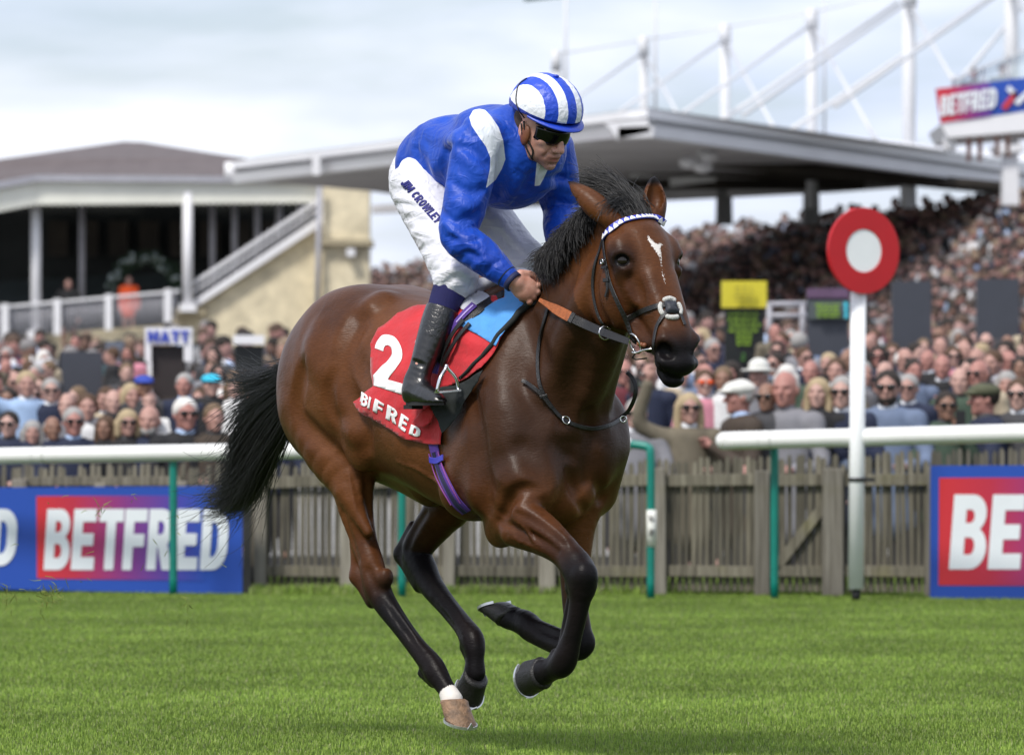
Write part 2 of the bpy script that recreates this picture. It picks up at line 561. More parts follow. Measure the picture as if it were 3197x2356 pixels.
sheet('path', [(-60, 41.6), (60, 40.2), (60, 56), (-60, 56)], 0.0, M_PATH)
sheet('bounce_pavement', [(-70, 56), (70, 56), (70, 240), (-70, 240)], 0.0, ground_mat('bounce_concrete', ((.26, .255, .24), (.34, .335, .32)), 1))  # pale ground added to bounce neutral light up under the canopy

def grass_mat():
    m, t, b = NT('grass_blades')
    N = t.nodes.new; K = t.links.new
    a = N('ShaderNodeAttribute'); a.attribute_name = 'tint'
    K(a.outputs['Color'], b.inputs['Base Color'])
    b.inputs['Roughness'].default_value = .6; b.inputs['Specular IOR Level'].default_value = .25
    tr = N('ShaderNodeBsdfTranslucent'); K(a.outputs['Color'], tr.inputs['Color'])
    ms = N('ShaderNodeMixShader'); ms.inputs['Fac'].default_value = .30
    K(b.outputs['BSDF'], ms.inputs[1]); K(tr.outputs['BSDF'], ms.inputs[2])
    K(ms.outputs['Shader'], t.nodes['Material Output'].inputs['Surface'])
    return m
M_GRASS = grass_mat()
def band_light(y):
    """mown bands across the track: broad, slightly wavy"""
    return .5 + .5 * np.tanh(3.0 * np.sin(2 * math.pi * (y - 16.9) / 4.3))
def grass(name, n, ylo, yhi, xw, h, wd, seed, power=1.0, label=None, warm=0.0):
    r = np.random.default_rng(seed)
    y = ylo + (yhi - ylo) * r.random(n) ** power
    x = (r.random(n) * 2 - 1) * (xw[0] * y + xw[1]) if not callable(xw) else xw(r, n)
    # patchiness
    ph = np.sin(x * 3.1 + 1.7 * np.sin(y * 1.3)) * np.sin(y * 2.3 + 1.1 * np.sin(x * 2.1)) * .5 + .5
    ph2 = np.sin(x * 11 + 3 * np.sin(y * 7.0)) * np.sin(y * 9.3 + 2 * np.sin(x * 8)) * .5 + .5
    hh = h * (.45 + .75 * r.random(n)) * (.85 + .20 * ph + .12 * ph2)
    az = r.random(n) * 2 * math.pi; lean = .15 + .75 * r.random(n) ** 1.3
    bl = band_light(y + .15 * np.sin(x * 1.1))
    dx, dy = np.cos(az), np.sin(az) + (bl - .5) * .45
    w2 = wd * (.7 + .6 * r.random(n))
    sx, sy = -np.sin(az), np.cos(az)
    P = np.zeros((n, 5, 3))
    P[:, 0] = np.stack([x - sx * w2, y - sy * w2, -.002 + 0 * x], 1)
    P[:, 1] = np.stack([x + sx * w2, y + sy * w2, -.002 + 0 * x], 1)
    mx_, my_ = x + dx * hh * lean * .35, y + dy * hh * lean * .35
    P[:, 2] = np.stack([mx_ - sx * w2 * .8, my_ - sy * w2 * .8, hh * .6], 1)
    P[:, 3] = np.stack([mx_ + sx * w2 * .8, my_ + sy * w2 * .8, hh * .6], 1)
    P[:, 4] = np.stack([x + dx * hh * lean, y + dy * hh * lean, hh * (1 - .35 * lean)], 1)
    base = np.arange(n)[:, None] * 5
    F = np.concatenate([base + [0, 1, 3], base + [0, 3, 2], base + [2, 3, 4]], 0)
    me = np_mesh(name, P.reshape(-1, 3), F, sm=False)
    c0 = np.array([.130, .225, .030]); c1 = np.array([.310, .425, .080]); c2 = np.array([.34, .36, .17])
    t = r.random(n)[:, None]
    c = c0 * (1 - t) + c1 * t
    c = c * (.95 + .10 * bl[:, None]) * (.84 + .32 * ph[:, None])
    q_ = np.sin(x * 4.7 + 2.1 * np.sin(y * 3.1 + x)) * np.sin(y * 5.9 + 1.7 * np.sin(x * 6.3)); q2 = np.sin(x * 23 + 4 * np.sin(y * 13)) * np.sin(y * 27 + 3 * np.sin(x * 19))
    c = c * (1 + .10 * q_ + .12 * q2)[:, None]
    dry = (r.random(n) < .07 + warm + .05 * (q2 > .5))[:, None]
    c = np.where(dry, c2 * (.6 + .6 * t), c)
    vcol(me, 'tint', np.repeat(c, 5, 0))
    o = link_mesh(name, me, M_GRASS)
    return tag(o, label, 'grass', kind='stuff')
grass('grass', 560000, 15.5, 41.0, (.097, .25), .0185, .0013, 3, 1.55, 'short mown green turf of the racetrack in light and dark bands')
grass('verge_grass', 16000, 40.75, 41.5, (.100, .3), .13, .004, 4, 1.0, 'longer grass growing at the foot of the wooden fence', warm=.15)
grass('verge_grass', 9000, 39.9, 40.7, lambda r, n: r.uniform(-1.93, 2.88, n), .085, .0035, 6, 1.0, 'unmown tufts along the fence between the two boards', warm=.15)

# ------------------------------------------------------------------ running rail, sections with gooseneck posts
M_RAIL = mat('white_plastic_rail', (.80, .80, .78), rough=.35, var=.04, scale=3)
def green_mat():
    m = mat('green_painted_post', (.0, .18, .14), rough=.4, var=.12, scale=5)
    return m
M_GREEN = green_mat()
M_JOINT = mat('grey_rail_joint', (.45, .46, .44), rough=.6)
M_WLAB = mat('white_label', (.75, .75, .70), rough=.6)
M_BLKP = mat('black_paint', (.015, .015, .015), rough=.6)
def rail(pa, pb, Ya, Yb, ext, label, rr=.060, caps=(0, 0)):
    root = empty('running_rail', at(pb[0], pb[1], Yb) * 1.0)
    root.location.z = 0
    o = root.location
    a, b = at(*pa, Ya), at(*pb, Yb)
    d = (b - a)
    mb = MB(); n = 24
    pts = [a - d * ext[0] + d * (1 + ext[0] + ext[1]) * i / n - o for i in range(n + 1)]
    mb.tube(pts, rr, 16)
    if caps[0]: mb.ell(pts[0], (rr, rr, rr), 16, 10)
    if caps[1]: mb.ell(pts[-1], (rr, rr, rr), 16, 10)
    mb.build('rail_tube', M_RAIL, root)
    ln = d.length
    for q in np.arange(.35, ln, 2.05):
        c = a + d * (q / ln) - o; e = d.normalized() * .004
        jb = MB(); jb.tube([c - e, c + e], rr + .0015, 16); jb.build('joint', M_JOINT, root)
        jb = MB(); jb.tube([c - e * 22, c - e * 21], rr + .0008, 16); jb.build('joint', M_JOINT, root)
    tag(root, label, 'railing', 'white running rails along the track')
    return root
def goose(root, px, pyb, Yb, pxt, pyt, Yt, w=.030):
    """green post standing on the ground and bending over to the rail"""
    o = root.location
    b = at(px, pyb, Yb); b.z = 0
    t = at(pxt, pyt, Yt)
    t2 = Vector((b.x, b.y, t.z - .10))
    pts = [b, b.lerp(t2, .5), t2, t2 + Vector((0, 0, .06)) + (t - t2) * .12, t2.lerp(t, .45) + Vector((0, 0, .045)), t]
    P = [Vector(p) - o for p in spline([tuple(p) for p in pts], 22)]
    mb = MB(); mb.tube(P, w, 10)
    return mb.build('post', M_GREEN, root)
R1_ = rail((0, 1423), (1950, 1388), 40.2, 38.9, (.06, 0), 'white running rail behind the horse, ending in a round cap left of the gap', .060, (0, 1))
for px in (541, 1255, 2032):
    t = (px) / 1950; Yy = 40.3 - 1.4 * t
    goose(R1_, px, 1852, 40.25 - 1.4 * t, px - (62 if px > 1900 else 12), 1423 - 35 * t, 40.2 - 1.3 * t)
lb = MB(); pb_ = at(2034, 1648, 38.79); lb.tube([pb_ + Vector((0, 0, -.13)), pb_ + Vector((0, 0, .13))], .035, 12); wl = lb.build('number_label', M_WLAB, None)
R2_ = rail((2262, 1376), (3197, 1351), 38.7, 38.0, (0, .15), 'white running rail starting right of the gap in front of the winning post', .064, (1, 0))
goose(R2_, 2418, 1868, 38.8, 2375, 1380, 38.65)
goose(R2_, 3420, 1880, 37.8, 3380, 1350, 37.9)

# ------------------------------------------------------------------ paling fence
def wood_mat(name, a, b_):
    m, t, b = NT(name)
    N = t.nodes.new; K = t.links.new
    tcn = N('ShaderNodeTexCoord'); oi = N('ShaderNodeObjectInfo')
    mp_ = N('ShaderNodeMapping'); mp_.inputs['Scale'].default_value = (40, 40, 2.2)
    K(tcn.outputs['Object'], mp_.inputs['Vector'])
    ad = N('ShaderNodeVectorMath'); ad.operation = 'ADD'
    K(mp_.outputs['Vector'], ad.inputs[0]); K(oi.outputs['Random'], ad.inputs[1])
    n = N('ShaderNodeTexNoise'); n.inputs['Scale'].default_value = 1.0; n.inputs['Detail'].default_value = 6
    K(ad.outputs['Vector'], n.inputs['Vector'])
    n3 = N('ShaderNodeTexNoise'); n3.inputs['Scale'].default_value = 3.0; n3.inputs['Detail'].default_value = 4
    K(tcn.outputs['Object'], n3.inputs['Vector'])
    r = N('ShaderNodeValToRGB'); r.color_ramp.elements[0].position = .28; r.color_ramp.elements[1].position = .72
    r.color_ramp.elements[0].color = (*a, 1); r.color_ramp.elements[1].color = (*b_, 1)
    K(n.outputs['Fac'], r.inputs['Fac'])
    lich = N('ShaderNodeMixRGB'); lich.inputs['Color2'].default_value = (.16, .15, .06, 1)
    r3 = N('ShaderNodeValToRGB'); r3.color_ramp.elements[0].position = .55; r3.color_ramp.elements[1].position = .72
    r3.color_ramp.elements[1].color = (.55, .55, .55, 1)
    K(n3.outputs['Fac'], r3.inputs['Fac']); K(r3.outputs['Color'], lich.inputs['Fac']); K(r.outputs['Color'], lich.inputs['Color1'])
    br = N('ShaderNodeHueSaturation')
    mr = N('ShaderNodeMapRange'); mr.inputs['To Min'].default_value = .6; mr.inputs['To Max'].default_value = 1.35
    K(oi.outputs['Random'], mr.inputs['Value']); K(mr.outputs['Result'], br.inputs['Value'])
    K(lich.outputs['Color'], br.inputs['Color']); K(br.outputs['Color'], b.inputs['Base Color'])
    b.inputs['Roughness'].default_value = .9
    bp = N('ShaderNodeBump'); bp.inputs['Strength'].default_value = .6; bp.inputs['Distance'].default_value = .006
    K(n.outputs['Fac'], bp.inputs['Height']); K(bp.outputs['Normal'], b.inputs['Normal'])
    return m
M_WOOD = wood_mat('weathered_wood', (.055, .048, .034), (.20, .185, .140))
M_POSTW = wood_mat('weathered_post', (.13, .115, .09), (.30, .28, .235))
FEN = empty('paling_fence', at(1600, 1430, 40.2)); FEN.location.z = 0
tag(FEN, 'weathered grey timber paling fence between the track and the crowd', 'fence')
FO = FEN.location
fa, fb = at(0, 1430, 41.3), at(3197, 1430, 39.3); fa.z = fb.z = 0
fd = (fb - fa).normalized(); fn_ = Vector((fd.y, -fd.x, 0))
if fn_.y > 0: fn_ = -fn_
def fpos(px): # point on the fence line seen in a pixel column
    k = (px - CX) / FPX
    # fa + fd*t : x = k*y
    t = (k * fa.y - fa.x) / (fd.x - k * fd.y)
    return fa + fd * t
def ftop(px): return np.interp(px, (0, 800, 2000, 3197), (1452, 1450, 1438, 1398))
pal = []
for v in range(5):
    mb = MB()
    w_, tt_ = .036, .016
    pts = [(-w_ / 2, 0), (w_ / 2, 0), (w_ / 2, .97), (w_ / 2 * .3, 1.0), (-w_ / 2 * .5, .995), (-w_ / 2, .965)]
    mb.prism(pts, -tt_ / 2, tt_ / 2)
    pal.append(mb.mesh('paling'))
px = -30.0; rr_ = random.Random(3)
while px < 3240:
    p = fpos(px)
    me_ = pal[rr_.randrange(5)]
    o = link_mesh('paling', me_, M_WOOD, FEN)
    top = at(px, ftop(px) + rr_.uniform(-7, 9), p.y).z
    o.location = Vector((p.x, p.y, .03)) - FO
    o.scale = (rr_.uniform(.85, 1.15), 1, (top - .03) * (.93 if rr_.random() < .08 else 1))
    o.rotation_euler = (0, rr_.gauss(0, .012), math.atan2(fd.y, fd.x) + rr_.gauss(0, .05))
    px += rr_.uniform(19.8, 23.2)
def frail(x0, y0, x1, y1, wd, th=.045, name='cross_rail', off=.03):
    a_, b_ = fpos(x0), fpos(x1)
    a_ = Vector((a_.x, a_.y, at(x0, y0, a_.y).z)) + fn_ * off; b_ = Vector((b_.x, b_.y, at(x1, y1, b_.y).z)) + fn_ * off
    MB().beam(a_ - FO, b_ - FO, th, wd).build(name, M_WOOD, FEN, bevel=.004)
fposts = [-60, 78, 318, 572, 822, 1094, 1408, 1716, 2066, 2386, 2606, 2920, 3230]
for i in range(len(fposts) - 1):
    x0, x1 = fposts[i], fposts[i + 1]
    if i >= 1 and x1 < 800: frail(x0, 1502, x1, 1500, .07)
    elif i >= 4: frail(x0, 1500 + (x0 < 2000) * 8, x1, 1496, .085)
    frail(x0, 1780, x1, 1784, .080)
frail(2412, 1790, 2590, 1560, .075, name='diagonal_brace', off=.03)
for i, x in enumerate(fposts):
    p = fpos(x) + fn_ * .075
    wd = (.095, .11, .085, .12)[i % 4] if x != 2606 else .15
    tp = at(x, (1462 if x > 2000 else 1480 if x > 800 else 1500) + rr_.uniform(-8, 8), p.y).z
    mb = MB(); mb.box((0, 0, tp / 2), (wd, .09, tp))
    o = mb.build('post', M_POSTW, FEN, bevel=.008); o.location = Vector((p.x, p.y, 0)) - FO; o.rotation_euler = (0, rr_.gauss(0, .012), rr_.gauss(0, .1))

# ------------------------------------------------------------------ text on flat boards
def board_text(name, polys, x0, x1, y0, y1, Yf, m, parent, lift=.012, wd=1.0, thick=.002):
    """polys in unit coordinates; lower left (x0, y1) to upper right in pixels on the board at distance function Yf(px)"""
    mb = MB()
    for p in polys:
        pts = [(x0 + (x1 - x0) * a / wd, y1 + (y0 - y1) * b) for a, b in p]
        vs = [at(x, y, Yf(x)) + Vector((0, -lift, 0)) - parent.location for x, y in pts]
        vb = [v + Vector((0, thick, 0)) for v in vs]
        n = len(vs)
        tr = tessellate_polygon([[Vector((a, b, 0)) for a, b in pts]])
        mb.add(vs + vb, [tuple(t) for t in tr] + [(i, (i + 1) % n, n + (i + 1) % n, n + i) for i in range(n)])
    return mb.build(name, m, parent)
def grad_mat(name, stops):
    m, t, b = NT(name)
    a = t.nodes.new('ShaderNodeAttribute'); a.attribute_name = 'gx'
    r = t.nodes.new('ShaderNodeValToRGB'); e = r.color_ramp.elements
    e[0].position, e[0].color = stops[0][0], (*stops[0][1], 1); e[1].position, e[1].color = stops[-1][0], (*stops[-1][1], 1)
    for p, c in stops[1:-1]:
        x = e.new(p); x.color = (*c, 1)
    t.links.new(a.outputs['Fac'], r.inputs['Fac']); t.links.new(r.outputs['Color'], b.inputs['Base Color'])
    b.inputs['Roughness'].default_value = .45
    return m
M_BGR = grad_mat('printed_gradient', [(0, (.56, .022, .030)), (.22, (.46, .020, .05)), (.55, (.20, .030, .22)), (.85, (.05, .05, .36)), (1, (.012, .065, .38))])
M_BBLUE = mat('blue_board_print', (.012, .065, .38), rough=.45, var=.03, scale=2)
M_BWHT = mat('white_board_print', (.72, .76, .80), rough=.5, var=.02)
def panel(name, quad, m, parent, off=0.0, depth=.02, Yf=None, gx=False):
    """quad: four pixel corners tl, tr, br, bl"""
    f = [at(x, y, Yf(x)) - parent.location + Vector((0, -off, 0)) for x, y in quad]
    bk = [v + Vector((0, depth, 0)) for v in f]
    mb = MB(); mb.add(f + bk, [(0, 1, 2, 3), (4, 7, 6, 5), (0, 4, 5, 1), (1, 5, 6, 2), (2, 6, 7, 3), (3, 7, 4, 0)])
    me = bpy.data.meshes.new(name); me.from_pydata([tuple(v) for v in mb.v], [], mb.f)
    if gx: vattr(me, 'gx', [0, 1, 1, 0, 0, 1, 1, 0])
    return link_mesh(name, me, m, parent)
BTP, BTW = text_polys('BETFRED', .055, .10)
def adboard(quad, inner, tx, Yf, label):
    root = empty('advertising_board', at((quad[0][0] + quad[1][0]) / 2, 1430, Yf(quad[0][0]))); root.location.z = 0
    tag(root, label, 'advertising board', 'blue and red betting advertising boards along the fence')
    panel('backing', quad, M_BBLUE, root, 0, .03, Yf)
    panel('colour_field', inner, M_BGR, root, .004, .003, Yf, gx=True)
    x0, x1, y0, y1 = tx
    # each letter a part
    xx = 0
    for ch in 'BETFRED':
        adv, pol = GL[ch]
        P = [[(xx + a + .10 * b, b) for a, b in p] for p in pol]
        board_text('letter', P, x0, x1, y0, y1, Yf, M_BWHT, root, .0085, BTW + .10)
        xx += adv + .055
    return root
Yl = lambda x: 40.65 - .0004 * x
adboard([(-18, 1521), (757, 1516), (757, 1853), (-18, 1838)], [(114, 1548), (640, 1546), (640, 1812), (116, 1804)], (136, 716, 1588, 1778), Yl, 'complete blue and red betting board behind the swishing tail')
adboard([(-810, 1525), (-24, 1521), (-24, 1838), (-810, 1828)], [(-690, 1550), (-150, 1548), (-150, 1804), (-690, 1800)], (-520, 57, 1588, 1765), Yl, 'betting board cut off by the left edge, only the end of a white D showing')
Yr = lambda x: 39.0 - .0004 * (x - 2900)
adboard([(2906, 1453), (3700, 1450), (3700, 1872), (2904, 1868)], [(2932, 1491), (3660, 1489), (3660, 1830), (2930, 1826)], (2962, 3789, 1543, 1776), Yr, 'betting board behind the right rail with a white B and E in view')
# dark stand at the end of the left board
bx = empty('board_end_post', at(775, 1430, 40.3)); bx.location.z = 0
tag(bx, 'black upright holding the right end of the left betting board', 'post')
panel('upright', [(760, 1512), (782, 1512), (784, 1850), (760, 1850)], M_BLKP, bx, 0, .05, Yl)

# label with numeral on the right green post of the left rail
tag(wl, None); wchild_ = None
wl.parent = R1_; wl.matrix_parent_inverse = Matrix.Translation(-R1_.location)
board_text('numeral', [[(b * 1.0, 1 - a * 1.0) for a, b in p] for p in GL['5'][1]], 2026, 2042, 1650, 1690, lambda x: 38.79, M_BLKP, R1_, .0365, 1.0, .001)
board_text('numeral', [[(b * 1.0, 1 - a * 1.0) for a, b in p] for p in GL['2'][1]], 2026, 2042, 1605, 1645, lambda x: 38.79, M_BLKP, R1_, .0365, 1.0, .001)

# ------------------------------------------------------------------ winning post
M_REDP = mat('red_gloss_paint', (.50, .004, .010), rough=.35, var=.06, scale=3)
WP = empty('winning_post', at(2675, 1430, 38.35)); WP.location.z = 0
tag(WP, 'winning post, white pole carrying a big red disc with a white centre', 'post')
wo = WP.location
pt = at(2680, 905, 38.35) - wo; pb = at(2672, 1838, 38.35) - wo
M_WPOST = mat('white_post_paint', (.86, .87, .88), rough=.4, var=.05, scale=2)
mb = MB(); mb.tube([Vector((pb.x, 0, pb.z)), Vector((pt.x, 0, pt.z))], .054, 20); mb.build('pole', M_WPOST, WP)
mb = MB(); mb.tube([Vector((pb.x, 0, 0)), Vector((pb.x, 0, pb.z))], .030, 12); mb.build('ground_socket', M_BLKP, WP)
cl_ = at(2676, 1497, 38.35) - wo
mb = MB(); mb.tube([Vector((cl_.x, 0, cl_.z - .015)), Vector((cl_.x, 0, cl_.z + .015))], .060, 20); mb.box((cl_.x + .09, 0, cl_.z), (.07, .04, .028)); mb.build('clamp', M_BLKP, WP)
dc = at(2676, 784, 38.35) - wo
yaw = math.radians(31)
def disc_mesh(r0, r1, y0, y1, n=56, hole=None):
    vs = []; fs = []
    Rz = Matrix.Rotation(yaw, 3, 'Z')
    for k in range(n):
        a = 2 * math.pi * k / n
        c, s = math.cos(a), math.sin(a)
        for r_, yy in ((r0, y0), (r1, y0), (r1, y1), (r0, y1)):
            vs.append(Rz @ Vector((c * r_, yy, s * r_)) + dc)
    for k in range(n):
        k2 = (k + 1) % n
        for e in range(4):
            fs.append((k * 4 + e, k * 4 + (e + 1) % 4, k2 * 4 + (e + 1) % 4, k2 * 4 + e))
    mb = MB(); mb.add(vs, fs); return mb
disc_mesh(.150, .304, -.088, -.062).build('ring', M_REDP, WP, bevel=.004)
disc_mesh(.0005, .152, -.082, -.066).build('centre_plate', M_WPOST, WP)
mb = MB(); mb.tube([Vector((dc.x, 0, pt.z + .01)), Vector((dc.x, 0, dc.z - .145))], .057, 20); mb.build('lower_sleeve', M_REDP, WP)
mb = MB(); mb.tube([Vector((dc.x, 0, dc.z + .145)), Vector((dc.x, 0, dc.z + .300))], .057, 20); mb.build('upper_sleeve', M_REDP, WP)
mb = MB(); mb.tube([Vector((dc.x, 0, dc.z - .143)), Vector((dc.x, 0, dc.z + .143))], .056, 20); mb.build('middle_sleeve', M_WPOST, WP)
# ------------------------------------------------------------------ the old stand on the left
M_CREAM = mat('cream_paint', (.74, .74, .66), rough=.7, var=.06, scale=1)
M_WPNT = mat('white_paint', (.72, .72, .74), rough=.5, var=.05, scale=1)
M_SLATE = mat('brown_slate_roof', (.115, .095, .095), rough=.8, var=.18, scale=2.5, bump=.4, bscale=20)
M_BRICK = mat('yellow_brick', (.64, .565, .40), rough=.9, var=.24, scale=2.2, detail=8, bump=.4, bscale=30)
M_BAND = mat('weathered_stone_band', (.36, .31, .21), rough=.9, var=.15)
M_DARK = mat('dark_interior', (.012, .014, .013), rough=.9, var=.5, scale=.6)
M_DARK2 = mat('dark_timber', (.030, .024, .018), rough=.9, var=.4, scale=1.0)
M_GREYP = mat('grey_painted_post', (.36, .36, .40), rough=.6)
M_LEAF = mat('dark_leaves', (.020, .045, .022), rough=.8, var=.4, scale=8)
def slab(name, pts, m, parent, depth=.3, off=0.0):
    """solid plate from (px, py, Y) corners, with real thickness away from the viewer"""
    f = [at(x, y, Y) - parent.location + Vector((0, -off, 0)) for x, y, Y in pts]
    bk = [v + Vector((0, depth, 0)) for v in f]
    n = len(f)
    tr = tessellate_polygon([[Vector((p[0], p[1], 0)) for p in pts]])
    mb = MB(); mb.add(f + bk, [tuple(t) for t in tr] + [tuple(n + i for i in t[::-1]) for t in tr] + [(i, (i + 1) % n, n + (i + 1) % n, n + i) for i in range(n)])
    return mb.build(name, m, parent)
def spar(name, p, q, r, m, parent, n=10):
    a, b = at(*p) - parent.location, at(*q) - parent.location
    mb = MB(); mb.tube([a, b], r, n); return mb.build(name, m, parent)
def root_at(name, px, Y, label, cat, group=None):
    r = empty(name, at(px, 1430, Y)); r.location.z = 0
    tag(r, label, cat, group); return r
Y0 = 148.0
OS = root_at('old_grandstand', 500, Y0, 'old grandstand with brown hipped roof, white posts and pale brick staircase wall at the left', 'grandstand')
slab('roof', [(-420, 545, Y0 - 2), (0, 497, Y0), (385, 442, Y0 + 6), (445, 444, Y0 + 6), (760, 494, Y0 + 2), (1010, 560, Y0 - 1), (115, 556, Y0 - 2), (-420, 640, Y0 - 4)], M_SLATE, OS, 3.0)
slab('gutter', [(-420, 640, Y0 - 4.2), (115, 546, Y0 - 2.4), (1010, 553, Y0 - 1.2), (1010, 572, Y0 - 1.2), (115, 566, Y0 - 2.4), (-420, 662, Y0 - 4.2)], M_GREYP, OS, .4)
# scalloped valance, one solid board with a cut lower edge
val = [(-420, 662, Y0 - 4), (115, 566, Y0 - 2.2), (1010, 574, Y0 - 1)]
low = []
for k in range(75):
    x = 1008 - k * 19
    y = np.interp(x, (-420, 115, 1010), (740, 634, 628))
    low += [(x, y, Y0 - 2), (x - 10, y + 9, Y0 - 2)]
slab('valance', [(a, b, np.interp(a, (-420, 115, 1010), (Y0 - 4, Y0 - 2.2, Y0 - 1))) for a, b, c in val + low], M_CREAM, OS, .12)
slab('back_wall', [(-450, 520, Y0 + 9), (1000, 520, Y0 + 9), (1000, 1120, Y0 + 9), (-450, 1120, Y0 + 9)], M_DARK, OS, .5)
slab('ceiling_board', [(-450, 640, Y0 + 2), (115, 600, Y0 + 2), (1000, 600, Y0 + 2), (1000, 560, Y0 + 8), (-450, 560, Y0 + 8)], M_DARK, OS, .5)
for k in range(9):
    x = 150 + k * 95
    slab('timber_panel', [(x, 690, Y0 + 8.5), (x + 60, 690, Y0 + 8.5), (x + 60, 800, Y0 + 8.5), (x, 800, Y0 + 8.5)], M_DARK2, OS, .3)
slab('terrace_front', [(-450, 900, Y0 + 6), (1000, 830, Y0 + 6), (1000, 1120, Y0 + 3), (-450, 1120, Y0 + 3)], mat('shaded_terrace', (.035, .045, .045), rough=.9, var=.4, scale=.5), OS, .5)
for x, r_, yb, m in ((112, .135, 1045, M_WPNT), (586, .135, 962, M_WPNT)):
    spar('column', (x, 600, Y0 - 1.5), (x, yb, Y0 - 1.5), r_, m, OS, 14)
    slab('column_base', [(x - 26, yb - 14, Y0 - 1.8), (x + 26, yb - 14, Y0 - 1.8), (x + 26, yb + 10, Y0 - 1.8), (x - 26, yb + 10, Y0 - 1.8)], m, OS, .5)
for x, yb in ((256, 950), (663, 900), (732, 855), (803, 800), (871, 745), (938, 690)):
    spar('slim_post', (x, 610, Y0 + 1), (x, yb, Y0 + 1), .085, M_GREYP, OS, 10)
# stair wall, coping and balustrade
slab('stair_wall', [(545, 968, Y0 - 1), (600, 950, Y0 - 1), (1006, 695, Y0 - 1), (1006, 1120, Y0 - 1), (-450, 1160, Y0 - 1), (-450, 1085, Y0 - 1), (540, 1012, Y0 - 1)], M_BRICK, OS, .6)
slab('stair_coping', [(596, 968, Y0 - 1.3), (602, 940, Y0 - 1.3), (1008, 668, Y0 - 1.3), (1008, 700, Y0 - 1.3)], M_WPNT, OS, .5)
M_BAL = mat('translucent_grey_balusters', (.46, .46, .50), rough=.4)
for k in range(23):
    t = k / 22
    x = 604 + 400 * t; y = 938 - 270 * t
    spar('baluster', (x, y, Y0 - 1.2), (x, y - 62, Y0 - 1.2), .028, M_BAL, OS, 6)
slab('hand_rail', [(600, 880, Y0 - 1.3), (1008, 612, Y0 - 1.3), (1008, 624, Y0 - 1.3), (600, 893, Y0 - 1.3)], M_WPNT, OS, .12)
slab('mid_rail', [(600, 910, Y0 - 1.3), (1008, 641, Y0 - 1.3), (1008, 647, Y0 - 1.3), (600, 917, Y0 - 1.3)], M_WPNT, OS, .12)
slab('pier', [(1008, 560, Y0 - 2), (1152, 560, Y0 - 2), (1152, 1160, Y0 - 2), (1008, 1160, Y0 - 2)], M_BRICK, OS, 1.6)
slab('stone_band', [(1000, 744, Y0 - 2.3), (1162, 748, Y0 - 2.3), (1162, 766, Y0 - 2.3), (1000, 764, Y0 - 2.3)], M_BAND, OS, 1.9)
slab('stone_ledge', [(540, 960, Y0 - 1.6), (640, 966, Y0 - 1.6), (640, 984, Y0 - 1.6), (540, 980, Y0 - 1.6)], M_BAND, OS, .6)
spar('drain_pipe', (998, 575, Y0 - 2.3), (990, 990, Y0 - 2.3), .07, M_GREYP, OS)
slab('wall_lamp', [(1082, 776, Y0 - 2.4), (1108, 776, Y0 - 2.4), (1108, 800, Y0 - 2.4), (1082, 800, Y0 - 2.4)], M_WPNT, OS, .3)
# railing of the lower terrace
def railing(x0, x1, yt0, yt1, yb0, yb1, Yr_, step, posts, parent):
    for x in np.arange(x0, x1, step):
        t = (x - x0) / (x1 - x0)
        spar('railing_bar', (x, yt0 + (yt1 - yt0) * t, Yr_), (x, yb0 + (yb1 - yb0) * t, Yr_), .022, M_BAL, parent, 5)
    slab('top_bar', [(x0, yt0, Yr_ - .1), (x1, yt1, Yr_ - .1), (x1, yt1 + 8, Yr_ - .1), (x0, yt0 + 8, Yr_ - .1)], M_WPNT, parent, .1)
    for x in posts:
        t = (x - x0) / (x1 - x0)
        yt, yb = yt0 + (yt1 - yt0) * t, yb0 + (yb1 - yb0) * t
        slab('railing_post', [(x - 11, yt - 6, Yr_ - .2), (x + 11, yt - 6, Yr_ - .2), (x + 11, yb + 4, Yr_ - .2), (x - 11, yb + 4, Yr_ - .2)], M_WPNT, parent, .3)
railing(-60, 560, 960, 904, 1062, 1006, Y0 - 1.6, 10, (15, 178, 338, 524), OS)
# wreath arch on the terrace
AR = root_at('flower_arch', 455, Y0 + 1, 'arch of dark leaves and pale flowers standing on the old grandstand terrace', 'arch')
mb = MB(); mf = MB(); r_ = random.Random(5)
for k in range(420):
    a = math.pi * r_.random()
    c = at(455 + math.cos(a) * 100, 905 - math.sin(a) * 100, Y0 + 1) - AR.location + Vector((r_.gauss(0, .09), r_.gauss(0, .15), r_.gauss(0, .09)))
    M = Matrix.Rotation(r_.random() * 6, 3, 'X') @ Matrix.Rotation(r_.random() * 6, 3, 'Z')
    p = [c + M @ Vector(v) * .11 for v in ((-1, 0, 0), (0, .5, .1), (1, 0, 0), (0, -.5, .1))]
    mb.add(p, [(0, 1, 2, 3)])
    if k % 9 == 0: mf.ell(c + Vector((0, -.1, 0)), .07, 6, 4)
mb.build('leaves', M_LEAF, AR); mf.build('blossoms', mat('pale_flowers', (.30, .36, .36)), AR)

